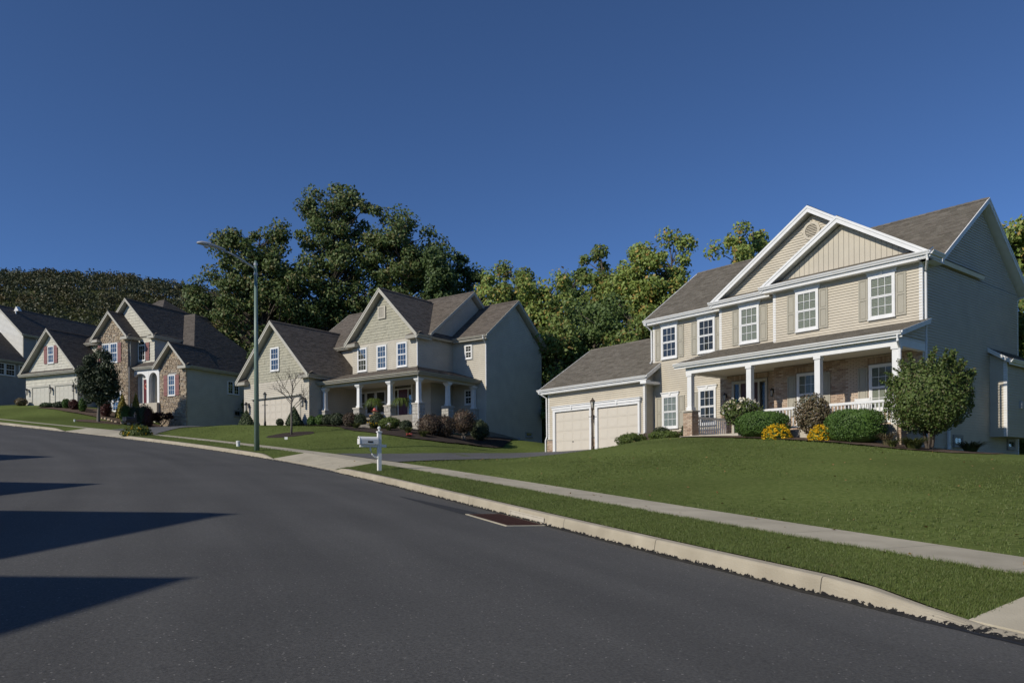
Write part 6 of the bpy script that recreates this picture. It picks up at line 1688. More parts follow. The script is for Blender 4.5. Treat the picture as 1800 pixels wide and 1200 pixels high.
# ------------------------------------------------------------------ the wooded hill
def hill():
    nx, ny = 90, 60
    xs = np.linspace(-900, 900, nx); ys = np.concatenate([np.linspace(118, 300, 25), np.linspace(310, 900, ny - 25)])
    Xh, Yh = np.meshgrid(xs, ys, indexing='ij')
    def hz(x, y):
        t = np.clip((y - 118) / 420.0, 0, 1); t = t * t * (3 - 2 * t)
        ridge = 123 - 0.055 * (x + 250) * 0.9 - 0.0045 * np.maximum(x + 185, 0) ** 2 + 4 * np.sin(x * 0.017 + 1) + 2.5 * np.sin(x * 0.045)
        ridge = np.maximum(ridge, 4)
        back = np.clip((y - 560) / 400, 0, 1)
        return -6 + (12 + ridge - 6) * t * (1 - 0.5 * back) + 10 * np.clip((-x - 10) / 150, 0, 1) * np.clip((y - 118) / 40, 0, 1) * (1 - t)
    struct(grid_mesh('hill', Xh, Yh, hz(Xh, Yh), M['meadow']))
    rng = np.random.default_rng(77)
    n = 5600
    x = rng.uniform(-520, 120, n); y = 125 + 420 * rng.uniform(0, 1, n) ** 0.8
    keep = (x / y > -0.78) & (x / y < 0.12); x, y = x[keep], y[keep]; n = len(x)
    z = hz(x, y)
    r = rng.uniform(3.2, 6.0, n); hh = rng.uniform(7, 13, n)
    per = 78
    ci = np.repeat(np.arange(n), per)
    v = rng.normal(size=(n * per, 3)); v /= np.linalg.norm(v, axis=1)[:, None]; v[:, 2] = np.where(v[:, 2] < -0.3, -v[:, 2], v[:, 2])
    rad = rng.uniform(0.65, 1.0, n * per)
    P = np.stack([x[ci] + v[:, 0] * rad * r[ci], y[ci] + v[:, 1] * rad * r[ci], z[ci] + hh[ci] * 0.55 + v[:, 2] * rad * hh[ci] * 0.45], 1)
    Q = leaf_quads(P, 1.15, rng, 0.75, bias=v * 0.8 + np.array([-0.2, -0.2, 0.3]), bw=1.0)
    m = leafmat('hill_leaves', [(0.062, 0.064, 0.034), (0.080, 0.080, 0.042), (0.055, 0.057, 0.031), (0.094, 0.088, 0.046)], transl=0.15)
    # each crown leans green, olive or russet as a whole
    N, L = m.node_tree.nodes, m.node_tree.links
    at_ = N.new('ShaderNodeAttribute'); at_.attribute_name = 'tint'
    cr = N.new('ShaderNodeValToRGB'); e = cr.color_ramp.elements
    e[0].position, e[0].color = 0.0, (0.55, 0.75, 0.6, 1); e[1].position, e[1].color = 1.0, (1.8, 1.15, 0.85, 1)
    for p, c in ((0.3, (0.8, 0.95, 0.75, 1)), (0.6, (1.1, 1.1, 0.85, 1)), (0.85, (1.35, 1.1, 0.8, 1))): k = e.new(p); k.color = c
    L.new(at_.outputs['Fac'], cr.inputs[0])
    for b in [nd for nd in N if nd.type in ('BSDF_PRINCIPLED', 'BSDF_TRANSLUCENT')]:
        s_ = b.inputs[0].links[0].from_socket
        mx = N.new('ShaderNodeMix'); mx.data_type = 'RGBA'; mx.blend_type = 'MULTIPLY'; mx.inputs[0].default_value = 1
        L.new(s_, mx.inputs[6]); L.new(cr.outputs[0], mx.inputs[7]); L.new(mx.outputs[2], b.inputs[0])
    o = fast_quads('hillside_forest', Q, m, attr=('tint', np.clip(rng.beta(1.6, 2.2, n), 0, 1)[ci]))
    tag(o, 'dark autumn forest covering the distant hill behind the left houses', 'forest', kind='stuff')
hill()
for xx, yy, h, w, sd_, lab in ((25.0, 3.5, 13, 11, 151, 'broad shade tree on the next lawn beyond the right edge'), (31.0, -5.0, 14, 12, 152, 'second shade tree farther down the street beyond the right edge'), (40.0, 6.0, 15, 13, 153, 'third shade tree behind the neighbouring lot beyond the right edge')):  # out-of-view trees added to cut skylight on the beige house's side wall
    hw = w / 2
    tree('broadleaf_tree', lab, xx, yy, h, [(0, 0, h * .62, hw, hw, h * .34), (0, 0, h * .42, hw * .9, hw * .9, h * .22)], 0.3, 'tulip_dark', 70, 150, 0.5, sd_, None, clump=(1.0, 2.0))

# ================================================================== street furniture
def street_light():
    x, y = map(float, sd_xy(32.4, 0.56)); z = ground(x, y)
    r = thing('street_lamp', 'tall pale green street lamp with grey cobra head arm over the road', 'street lamp', (x, y, z))
    H_ = 9.76 - z
    mb = MB(); mb.tube([(0, 0, -0.3), (0, 0, H_ * 0.5), (0, 0, H_)], [0.118, 0.094, 0.064], 14); mb.lathe([(0.066, H_), (0.05, H_ + 0.03), (0.005, H_ + 0.05)], (0, 0, 0), 12)
    mb.build('pole', 'pole_green', r, smooth=True)
    nx, ny = kerb_n(32.4); d = Vector((-float(nx), -float(ny), 0)); s_ = Vector((d.y, -d.x, 0))
    cl = MB()
    for zz in (H_ - 0.12, H_ - 0.55): cl.lathe([(0.085, zz - 0.05), (0.085, zz + 0.05)], (0, 0, 0), 12)
    cl.build('clamp', 'galv', r)
    P = lambda t, zz: tuple(d * t + Vector((0, 0, zz)))
    mb = MB(); mb.tube([P(0.0, H_ - 0.33), P(0.5, H_ - 0.08), P(1.0, H_ + 0.13), P(1.55, H_ + 0.28)], [0.045, 0.043, 0.04, 0.036], 10); mb.build('arm', 'galv', r, smooth=True)
    mb = MB()
    secs = [(1.35, 0.27, .05, .05), (1.5, 0.29, .09, .07), (1.8, 0.33, .13, .09), (2.1, 0.36, .17, .11), (2.35, 0.37, .16, .10), (2.5, 0.36, .10, .07), (2.56, 0.355, .02, .02)]
    rings = []
    for t, zz, w, hh in secs:
        n = len(mb.v); rings.append(n); c = d * t + Vector((0, 0, H_ + zz))
        for k in range(12):
            a = 2 * pi * k / 12; mb.v.append(tuple(c + s_ * w * cos(a) + Vector((0, 0, hh * sin(a) * (1.0 if sin(a) > 0 else 0.55)))))
    for a, b in zip(rings, rings[1:]):
        for k in range(12): mb.f.append((a + k, a + (k + 1) % 12, b + (k + 1) % 12, b + k)); mb.m.append(0)
    mb.build('lamp_head', 'galv', r, smooth=True)
    ln = MB(); c = d * 2.15 + Vector((0, 0, H_ + 0.30)); ln.lathe([(0.02, -0.10), (0.09, -0.07), (0.13, 0.0)], tuple(c), 12); ln.build('lens', 'lamp_glass', r, smooth=True)
    pc = MB(); c = d * 1.95 + Vector((0, 0, H_ + 0.44)); pc.lathe([(0.035, 0), (0.035, 0.07), (0.01, 0.085)], tuple(c), 10); pc.build('photocell', 'black_metal', r)
street_light()

def mailbox(name, label, x, y, top, toward, m, post_m, double=False, number=True):
    """toward = unit vector the box door faces (to the road)"""
    z = ground(x, y); h = top - z
    rz = math.atan2(toward[1], toward[0])
    r = thing(name, label, 'mailbox', (x, y, z), rz)
    p = MB(); p.box((-0.055, -0.055, -0.3), (0.055, 0.055, h - 0.16)); p.box((-0.075, -0.075, h - 0.20), (0.075, 0.075, h - 0.165)); p.lathe([(0.06, 0), (0.03, 0.02), (0.022, 0.05), (0.05, 0.08), (0.055, 0.11), (0.03, 0.145), (0.004, 0.155)], (0, 0, h - 0.165), 12)
    p.build('post', post_m, r)
    ar = MB(); ar.box((-0.22, -0.045, h - 0.66), (0.62, 0.045, h - 0.575)); ar.tube([(0.06, 0, h - 0.98), (0.14, 0, h - 0.96), (0.23, 0, h - 0.88), (0.28, 0, h - 0.76), (0.29, 0, h - 0.66)], 0.028, 8); ar.build('bracket', post_m, r)
    for k in range(2 if double else 1):
        yo = (-0.13 if double else 0.0) + 0.26 * k
        w, hh, L = 0.105, 0.13, 0.58; zb = h - 0.572
        prof = [(-w, 0), (w, 0), (w, hh)] + [(w * cos(a), hh + w * sin(a)) for a in np.linspace(0.25, pi - 0.25, 9)] + [(-w, hh)]
        b = MB(); b.prism([(0.06, yo + q, zb + t) for q, t in prof], (L, 0, 0)); b.build('box', m, r)
        dd = MB(); dd.prism([(0.06 + L, yo + q * 1.06, zb + t * 1.03) for q, t in prof], (0.025, 0, 0)); do = dd.build('door', m, r)
        hd = MB(); hd.box((0.665, yo - 0.018, zb + 0.175), (0.69, yo + 0.018, zb + 0.20)); hd.build('handle', 'black_metal', do)
        fl = MB(); fl.box((0.50, yo - w - 0.012, zb + 0.10), (0.54, yo - w - 0.004, zb + 0.20)); fl.box((0.48, yo - w - 0.012, zb + 0.19), (0.56, yo - w - 0.004, zb + 0.235)); fl.build('flag', m if double else 'galv', r)
        if number:
            for sg in (-1, 1):
                nb = MB(); y0 = yo + sg * (w + 0.002)
                nb.box((0.24, y0 - 0.002, zb + 0.045), (0.40, y0 + 0.002, zb + 0.095)); nb.build('number_plate', 'black_metal', r)
    return r
nx, ny = kerb_n(19.7)
mailbox('mailbox', 'white mailbox on a white post with ball finial on the verge', -4.11, 23.85, 1.66, (-float(nx), -float(ny)), 'white', 'white')
nx, ny = kerb_n(48)
mailbox('mailbox', 'black twin mailbox on a thick black post in a leafy planting', -22.6, 46.2, 4.15, (-float(nx), -float(ny)), 'black_metal', 'black_metal', True, False)

def drain():
    s0, s1, d0, d1 = 8.0, 9.75, -0.74, -0.085
    root = bpy.data.objects.new('storm_drain', None); link(root); x, y = map(float, sd_xy(8.9, -0.4)); root.location = (x, y, float(kerb_z(8.9)))
    tag(root, 'rusty storm drain grate set in the asphalt against the kerb', 'storm drain')
    off = Vector((-x, -y, -float(kerb_z(8.9))))
    P = lambda s, d, h: tuple(Vector((*[float(v) for v in sd_xy(s, d)], float(kerb_z(s) + road_rise(d)) + h)) + off)
    def bar(mb, a0, a1, b0, b1, h0, h1):
        q = [(a0, b0), (a1, b0), (a1, b1), (a0, b1)]; n = len(mb.v)
        mb.v += [P(s, d, h0) for s, d in q] + [P(s, d, h1) for s, d in q]
        for f in ((0, 3, 2, 1), (4, 5, 6, 7), (0, 1, 5, 4), (1, 2, 6, 5), (2, 3, 7, 6), (3, 0, 4, 7)): mb.f.append(tuple(n + i for i in f)); mb.m.append(0)
    fr = MB(); w = 0.05
    for a in ((s0 - w, s1 + w, d0 - w, d0), (s0 - w, s0, d0, d1), (s1, s1 + w, d0, d1), (s0 - w, s1 + w, d1, d1 + 0.03)): bar(fr, *a, -0.05, 0.012)
    fr.build('frame', 'walk', root)
    pit = MB(); bar(pit, s0, s1, d0, d1, -0.2, 0.0045); pit.build('pit', 'tar', root)
    gb = MB(); n = 24
    for i in range(n): a = s0 + (s1 - s0) * (i + 0.2) / n; bar(gb, a, a + (s1 - s0) / n * 0.55, d0, d1, 0.005, 0.0185)
    for d in np.linspace(d0, d1, 5)[1:-1]: bar(gb, s0, s1, d - 0.012, d + 0.012, 0.005, 0.016)
    gb.build('grate', 'rust', root)
    ib = MB(); k = lambda s, d, h: tuple(Vector((*[float(v) for v in sd_xy(s, d)], float(kerb_z(s)) + h)) + off)
    ib.poly([k(8.15, -0.001, 0.035), k(9.5, -0.001, 0.035), k(9.5, 0.006, 0.105), k(8.15, 0.006, 0.105)])
    for a0, a1, h0, h1 in ((8.12, 9.53, 0.103, 0.118), (8.12, 8.16, 0.03, 0.105), (9.49, 9.53, 0.03, 0.105)): ib.poly([k(a0, -0.006, h0), k(a1, -0.006, h0), k(a1, 0.0, h1), k(a0, 0.0, h1)])
    ib.build('kerb_inlet', 'concrete_white', root)
    # damp streak running down to the grate
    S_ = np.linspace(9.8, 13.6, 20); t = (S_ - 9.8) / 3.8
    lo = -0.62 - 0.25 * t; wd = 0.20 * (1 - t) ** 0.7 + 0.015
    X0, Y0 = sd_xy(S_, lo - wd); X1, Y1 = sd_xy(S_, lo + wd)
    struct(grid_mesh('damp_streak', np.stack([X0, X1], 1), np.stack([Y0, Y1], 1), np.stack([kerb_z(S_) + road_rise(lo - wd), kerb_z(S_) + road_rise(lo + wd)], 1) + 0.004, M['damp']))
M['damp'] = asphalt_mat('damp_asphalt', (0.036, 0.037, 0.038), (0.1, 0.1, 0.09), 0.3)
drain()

def lamp_post(label, x, y, top, m, glassm='lamp_glass', sc_=1.0):
    z = ground(x, y); h = top - z
    r = thing('lamp_post', label, 'lamp post', (x, y, z))
    mb = MB(); mb.tube([(0, 0, -0.2), (0, 0, h - 0.5)], [0.045 * sc_, 0.038 * sc_], 10); mb.lathe([(0.075, 0), (0.07, 0.25), (0.05, 0.3)], (0, 0, 0), 10); mb.tube([(-0.18, 0, h - 0.85), (0.18, 0, h - 0.85)], 0.014, 6); mb.lathe([(0.05, h - 0.56), (0.075, h - 0.5), (0.05, h - 0.46)], (0, 0, 0), 10)
    mb.build('post', m, r, smooth=True)
    g = MB(); g.lathe([(0.055, h - 0.455), (0.10, h - 0.19)], (0, 0, 0), 6); g.build('lamp_glass', glassm, r)
    c = MB(); c.lathe([(0.13, h - 0.19), (0.12, h - 0.17), (0.06, h - 0.10), (0.03, h - 0.06), (0.02, h - 0.03), (0.003, h)], (0, 0, 0), 10)
    for k in range(6): a = 2 * pi * (k + .5) / 6; c.tube([(0.057 * cos(a), 0.057 * sin(a), h - 0.46), (0.104 * cos(a), 0.104 * sin(a), h - 0.185)], 0.008, 4)
    c.build('lantern_cap', m, r)
    return r
lamp_post('weathered bronze lantern post standing in front of the beige garage doors', 3.56, 33.8, 3.55, 'bronze')
lamp_post('slim black lantern post before the cream double garage door', -15.43, 48.12, 5.55, 'black_metal')

def pipe_stub(label, x, y, h, r_):
    z = ground(x, y); mb = MB(); mb.lathe([(r_, -0.1), (r_, h * 0.7), (r_ * 1.18, h * 0.7), (r_ * 1.18, h * 0.93), (r_ * 0.6, h), (0.01, h)], (0, 0, 0), 14)
    o = mb.build('drain_pipe', 'pipe_white', None, (x, y, z), smooth=False); tag(o, label, 'pipe')
pipe_stub('short white capped pipe standing in the verge left of the street lamp', -13.2, 37.1, 0.28, 0.085)
mb = MB(); mb.box((-0.08, -0.006, 0.06), (0.08, 0.006, 0.19)); o = mb.build('yard_sign', 'pipe_white', None, (-11.95, 40.73, ground(-11.95, 40.73))); tag(o, 'tiny white card sign in the lawn below the bare tree', 'sign')
st = MB(); st.tube([(0, 0, -0.1), (0, 0, 0.07)], 0.008, 6); st.build('stake', 'galv', o)
pipe_stub('little white cap in the lawn left of the dark round tree', -32.5, 57.2, 0.16, 0.06)

# ================================================================== porch pieces
def rocking_chair():
    x, y = FC.w(-1.93, -0.75)
    r = thing('rocking_chair', 'white slatted rocking chair behind the porch railing', 'chair', (x, y, 1.722), FC.rz)
    for sx in (-0.27, 0.27):
        mb = MB(); mb.tube([(sx, -0.42, 0.10), (sx, -0.2, 0.035), (sx, 0.1, 0.02), (sx, 0.4, 0.09), (sx, 0.52, 0.15)], 0.022, 6); mb.build('rocker', 'white', r)
        mb = MB(); mb.tube([(sx, -0.26, 0.04), (sx, -0.27, 0.66)], 0.022, 6); mb.tube([(sx, 0.2, 0.04), (sx, 0.24, 0.42), (sx, 0.36, 1.12)], 0.022, 6); mb.build('leg', 'white', r)
        mb = MB(); mb.box((sx - 0.045, -0.32, 0.655), (sx + 0.045, 0.30, 0.68)); mb.build('armrest', 'white', r)
    mb = MB(); mb.box((-0.28, -0.28, 0.41), (0.28, 0.24, 0.44)); mb.build('seat', 'white', r)
    s = MB(); s.box((-0.025, -0.008, 0), (0.025, 0.008, 0.56)); me = s.mesh('slat', 'white')
    for i in range(6):
        o = place('slat', me, r, (-0.2 + 0.08 * i, 0.26, 0.46)); o.rotation_euler = (-0.17, 0, 0)
    mb = MB(); mb.box((-0.28, 0.335, 1.0), (0.28, 0.36, 1.10)); mb.box((-0.28, 0.255, 0.46), (0.28, 0.28, 0.52)); mb.build('back_rail', 'white', r)
rocking_chair()

def hanging_fern(label, x, y, top, seed):
    r = thing('hanging_basket', label, 'hanging plant', (x, y, top - 0.72))
    mb = MB(); mb.lathe([(0.06, 0.0), (0.17, 0.08), (0.20, 0.2), (0.19, 0.2)], (0, 0, 0), 14); mb.build('basket', 'bronze', r)
    ch = MB()
    for k in range(3): a = 2 * pi * k / 3; ch.tube([(0.19 * cos(a), 0.19 * sin(a), 0.2), (0, 0, 0.72)], 0.006, 4)
    ch.build('chain', 'black_metal', r)
    rng = np.random.default_rng(seed); n = 120; a = rng.uniform(0, 6.28, n); L = rng.uniform(0.45, 0.95, n); qs = []
    dr = np.stack([np.cos(a), np.sin(a)], 1); sd_ = np.stack([-np.sin(a), np.cos(a), 0 * a], 1)
    pos = lambda t: np.concatenate([dr * (L * t ** 0.9)[:, None], (0.22 + L * (1.1 * t - 1.6 * t * t))[:, None]], 1)
    for t0, t1 in ((0.1, .4), (.4, .7), (.7, 1.)):
        p, q = pos(np.full(n, t0)), pos(np.full(n, t1)); w0, w1 = 0.035 * (1.1 - t0), 0.035 * (1.1 - t1)
        qs.append(np.stack([p - sd_ * w0, p + sd_ * w0, q + sd_ * w1, q - sd_ * w1], 1))
    fast_quads('fronds', np.concatenate(qs), 'bright_shrub', r)
hanging_fern('drooping fern basket hanging left of the burgundy door', *FB.w(-1.75, -2.0), 5.30, 1)
hanging_fern('bright drooping fern basket hanging before the burgundy door', *FB.w(0.55, -1.95), 5.20, 2)

def scarecrow():
    x, y = FB.w(-0.95, -2.75); z = ground(x, y)
    r = thing('straw_figure', 'straw harvest figure with orange trim among the shrubs by the stone piers', 'decoration', (x, y, z), FB.rz)
    mb = MB(); mb.tube([(0, 0, -0.1), (0, 0, 0.95)], 0.03, 6); mb.build('post', 'bark_pale', r)
    S_ = leafmat('straw', [(0.45, 0.30, 0.13), (0.52, 0.38, 0.2), (0.38, 0.24, 0.1)], transl=0.1)
    mb = MB(); mb.lathe([(0.05, 0.0), (0.2, 0.1), (0.16, 0.5), (0.22, 0.62), (0.08, 0.72)], (0, 0, 0.1), 10); mb.tube([(-0.4, 0, 0.78), (0.4, 0, 0.82)], 0.07, 6); mb.build('body', S_, r)
    mb = MB(); mb.lathe([(0.02, 0.0), (0.12, 0.07), (0.12, 0.17), (0.02, 0.25)], (0, 0, 0.86), 10); mb.build('head', S_, r)
    mb = MB(); mb.lathe([(0.24, 0.0), (0.11, 0.03), (0.09, 0.14), (0.01, 0.2)], (0, 0, 1.05), 10); mb.build('hat', 'redflower', r)
scarecrow()

# ================================================================== beds and mulch rings
def blob(cx, cy, rx, ry, rot=0, n=26, j=0.06, seed=0):
    rr = random.Random(seed); o = []
    for i in range(n):
        a = 2 * pi * i / n; k = 1 + rr.uniform(-j, j); x, y = rx * k * cos(a), ry * k * sin(a)
        o.append((cx + x * cos(rot) - y * sin(rot), cy + x * sin(rot) + y * cos(rot)))
    return o
struct(drape('mulch_bed', [FC.w(*p) for p in ((-8.9, -2.0), (-8.0, -3.2), (-5.5, -3.9), (-3, -4.1), (-0.8, -4.2), (1.2, -4.5), (2.6, -4.2), (3.2, -2.8), (2.9, -1.0), (1.8, 0.4), (0.02, 0.6), (0.02, -2.0))], M['mulch_brown'], 0.04))
struct(drape('mulch_bed', [FC.w(*p) for p in ((-13.2, 0.6), (-13.6, -0.4), (-13.0, -1.3), (-10.5, -1.6), (-8.9, -1.3), (-8.8, 1.1), (-13.0, 1.1))], M['mulch_brown'], 0.04))
struct(drape('mulch_bed', [FB.w(*p) for p in ((-7.0, -2.9), (-6.6, -3.9), (-4.5, -3.6), (-3.0, -3.7), (-1.6, -4.6), (0.0, -5.3), (2.2, -5.5), (4.2, -5.2), (5.6, -3.8), (5.9, -1.5), (5.4, 1.6), (4.2, 4.4), (2.85, 5.4), (2.85, 3.3), (2.2, -2.0), (-6.4, -2.0))], M['mulch'], 0.05))
struct(drape('mulch_bed', [FA.w(*p) for p in ((0.1, -0.05), (0.3, -0.9), (-1.0, -2.6), (-3.0, -3.9), (-5.0, -4.0), (-8.0, -4.6), (-12, -4.4), (-12, -3.4), (-9.8, -2.3), (-6.5, -0.6), (-3.0, -0.1))], M['mulch_brown'], 0.06))
struct(drape('mulch_ring', blob(-12.33, 43.02, 1.35, 1.0, 0.6, seed=3), M['mulch'], 0.035)); struct(drape('mulch_ring', blob(-31.41, 58.47, 1.6, 0.9, 0.5, seed=4), M['mulch_brown'], 0.035))

# ================================================================== planting at the beige house
def shr(name, label, P, w, d, top, leaf, n, size, seed, **k):
    x, y = P; h = top - ground(x, y)
    return shrub(name, label, x, y, w, d, max(h, 0.2) , leaf, n, size, seed, **k)
# loose rounded shrub tree at the corner
x, y = FC.w(1.50, -3.1); zb = ground(x, y)
shrub('shrub', 'large olive green shrub with upright shoots covering the porch corner', x, y, 2.45, 2.3, 3.62 - zb - 0.62, 'olive', 24000, 0.08, 301, base=0.50, spikes=70, stem=(5, 0.05, 0.18), bumps=0.12)
shr('boxwood', 'clipped dark green boxwood mound left of the yellow flowers', FC.w(-4.27, -3.1), 1.95, 1.5, 2.42, 'boxwood', 16000, 0.055, 302, group='clipped boxwoods', shape='box', bumps=0.035)
shr('boxwood', 'clipped dark green boxwood mound below the rocking chair', FC.w(-0.78, -3.2), 1.9, 1.5, 2.25, 'boxwood', 16000, 0.055, 303, group='clipped boxwoods', shape='box', bumps=0.035)
for P, w, top, seed, lab in ((FC.w(-3.31, -3.75), 0.95, 1.82, 304, 'yellow mum cushion beside the left boxwood mound'), (FC.w(-1.72, -3.7), 0.72, 1.70, 305, 'smaller yellow mum cushion between the bronze shrub and right boxwood')):
    x, y = P; z = ground(x, y); h = top - z
    r = shrub('mum_plant', lab, x, y, w, w * 0.8, h, 'boxwood', 900, 0.06, seed, 'yellow mums', 'flowers', 'dome')
    rng = np.random.default_rng(seed); v = rng.normal(size=(420, 3)); v[:, 2] = np.abs(v[:, 2]); v /= np.linalg.norm(v, axis=1)[:, None]
    blossoms(r, v * np.array([w / 2, w * 0.4, h]) * (1.0 + 0.12 * np.sin(5 * np.arctan2(v[:, 1], v[:, 0]) + 6 * v[:, 2] + seed))[:, None] * rng.uniform(0.9, 1.05, (len(v), 1)), 0.055, 'mum', seed, 5)
x, y = FC.w(-5.42, -2.75)
r = shrub('rose_bush', 'leggy rose bush with white and pale yellow blooms by the porch steps', x, y, 1.5, 1.1, 2.95 - ground(x, y) - 0.45, 'olive', 3600, 0.085, 306, cat='bush', base=0.45, core=False, stem=(9, 0.018, 0.28), bark='bark_pale', bumps=0.25)
rng = np.random.default_rng(9); v = rng.normal(size=(34, 3)); v[:, 2] = np.abs(v[:, 2]) * 0.8; v /= np.linalg.norm(v, axis=1)[:, None]
blossoms(r, v * np.array([0.75, 0.55, 0.55]) + np.array([0, 0, 0.95]), 0.11, 'rose', 10, 6)
x, y = FC.w(-2.41, -2.9)
shrub('shrub', 'loose bronze leaved shrub between the two boxwood mounds', x, y, 1.25, 1.0, 2.86 - ground(x, y) - 0.15, 'spirea', 4600, 0.085, 307, base=0.15, core=False, stem=(8, 0.014, 0.26), bumps=0.22)
for P, w, top, seed, lab, leaf in ((FC.w(-12.7, -0.8), 1.5, 2.12, 308, 'low spreading bright shrub nearest the beige garage doors', 'bright_shrub'), (FC.w(-10.56, -1.0), 1.6, 2.10, 309, 'low spreading bright shrub left of the brick pier', 'bright_shrub'),
                             (FC.w(-11.9, 0.35), 0.95, 2.40, 310, 'small dark shrub behind the two bright spreading shrubs', 'holly'), (FC.w(-9.75, -0.3), 0.8, 2.40, 311, 'dark rounded shrub tucked against the brick pier', 'holly')):
    shr('shrub', lab, P, w, w * 0.8, top, leaf, 4200, 0.075, seed, group='shrubs by the beige garage', bumps=0.16)
strap_clump('daylily', 'arching daylily clump under the corner shrub', *FC.w(1.45, -4.05), 1.15, 0.50, 260, 401, group='daylilies')
strap_clump('daylily', 'arching daylily clump on the shaded side wall', *FC.w(2.1, -1.6), 1.15, 0.48, 240, 402, group='daylilies')
strap_clump('ornamental_grass', 'thin wispy grass clump right of the right boxwood', *FC.w(0.45, -3.6), 0.7, 0.55, 120, 403, 'spirea')
strap_clump('ornamental_grass', 'small faded grass clump at the front of the mulch', *FC.w(0.85, -4.1), 0.55, 0.38, 90, 404, 'lily')

# ================================================================== planting at the middle house
GB = 'shrubs along the middle house'
shr('spruce', 'green cone shaped dwarf spruce at the left garage corner', (-18.0, 52.2), 1.45, 1.4, 4.80, 'spruce', 6000, 0.10, 320, cat='conifer', shape='cone', bumps=0.05)
shr('spruce', 'green cone shaped dwarf spruce behind the bare tree', (-13.93, 49.27), 1.25, 1.2, 4.72, 'spruce', 6000, 0.10, 321, cat='conifer', shape='cone', bumps=0.05)
shr('shrub', 'dark round shrub before the double garage door', (-15.15, 50.3), 0.5, 0.5, 4.05, 'holly', 1500, 0.07, 322, group=GB)
for i, (P, w, top, leaf, lab) in enumerate((
        ((-12.66, 48.72), 0.6, 4.05, 'boxwood', 'small green ball shrub at the garage corner'), ((-12.05, 48.6), 0.75, 4.12, 'boxwood', 'green ball shrub second from the garage corner'),
        ((-11.5, 48.2), 0.75, 4.12, 'holly', 'dark ball shrub third from the garage corner'), ((-10.77, 47.6), 0.95, 4.15, 'holly', 'dark wider shrub left of the first lit stone pier'),
        ((-9.85, 47.0), 0.9, 4.10, 'burgundy', 'reddish dark shrub under the first lit stone pier'), ((-9.25, 46.9), 0.8, 4.05, 'holly', 'dark shrub right under the straw figure'),
        ((-7.13, 44.97), 1.3, 3.66, 'bright_shrub', 'bright green rounded shrub behind the white mailbox'), ((-6.1, 44.3), 0.75, 3.42, 'holly', 'dark ball shrub in front of the porch steps'),
        ((-4.64, 43.5), 1.45, 3.70, 'burgundy', 'big burgundy shrub at the porch corner pier'), ((-3.84, 43.82), 1.3, 3.66, 'burgundy', 'burgundy shrub before the second side pier'),
        ((-2.83, 45.19), 1.5, 3.78, 'burgundy', 'loose burgundy shrub with pale stems on the side porch'), ((-1.95, 46.7), 1.2, 3.6, 'holly', 'dark shrub at the corner of the dark side wall'),
        ((-8.0, 45.9), 0.95, 4.0, 'holly', 'dark shrub behind the bright green shrub'))):
    shr('shrub', lab, P, w, w * 0.9, top, leaf, 3600, 0.08, 330 + i, group=GB, bumps=0.14, stem=(5, 0.03, 0.2) if 'pale stems' in lab else None, bark='bark_pale', base=0.35 if 'pale stems' in lab else 0.0)
for i, (P, w, h, lab, fl) in enumerate((((-9.3, 45.9), 0.9, 0.5, 'strappy yellow green clump left of the mailbox', None), ((-8.2, 45.4), 0.9, 0.5, 'strappy clump with orange flowers behind the mailbox', ('mum', 8, 0.09)), ((-6.99, 43.63), 0.7, 0.45, 'strappy clump with pale flowers below the bright shrub', ('rose', 5, 0.1)),
        ((-5.8, 42.95), 0.9, 0.5, 'strappy clump below the dark ball shrub', None), ((-4.9, 42.5), 0.9, 0.45, 'low yellow green clump at the tip of the mulch bed', None), ((-5.6, 41.9), 0.4, 0.2, 'small red flower patch on the mulch edge', ('redflower', 14, 0.09)))):
    strap_clump('daylily', lab, *P, w, h, 150, 360 + i, group='strappy plants in the dark mulch', flowers=fl)

def bare_tree():
    x, y = -12.33, 43.02; z = ground(x, y); rr = random.Random(17)
    r = thing('young_tree', 'leafless young tree in a mulch ring before the garage', 'tree', (x, y, z))
    mb = MB(); mb.tube([(0, 0, -0.2), (0.02, 0, 0.8), (0.0, 0.02, 1.5), (0.04, 0, 2.2)], [0.07, 0.06, 0.052, 0.04], 8); mb.build('trunk', 'bark_young', r, smooth=True)
    br = MB()
    def grow(p, d, L, rad, lev):
        q = p + d * L; m_ = p.lerp(q, 0.5) + Vector((rr.uniform(-.05, .05), rr.uniform(-.05, .05), 0.04)) * L
        br.tube([p, m_, q], [rad, rad * 0.8, rad * 0.55], 5, cap=False)
        if lev == 0: return
        for i in range(3 if lev > 1 else 2):
            nd = (d + Vector((rr.uniform(-.8, .8), rr.uniform(-.8, .8), rr.uniform(-.25, .5)))).normalized()
            grow(p.lerp(q, rr.uniform(0.45, 1.0)), nd, L * rr.uniform(0.5, 0.8), rad * 0.55, lev - 1)
    for i in range(7):
        a = 2 * pi * i / 7 + rr.uniform(-.3, .3); zz = 1.3 + 0.14 * i
        grow(Vector((0, 0, zz)), Vector((cos(a) * 0.8, sin(a) * 0.8, 0.75)).normalized(), 0.92, 0.024, 3)
    grow(Vector((0.04, 0, 2.15)), Vector((0.05, 0, 1)), 0.9, 0.03, 3)
    br.build('branches', 'bark_young', r, smooth=True)
    rng = np.random.default_rng(5); k = rng.integers(0, len(br.v), 90); P = np.array(br.v)[k]
    fast_quads('leaves', leaf_quads(P, 0.07, rng), 'burgundy', r)
bare_tree()

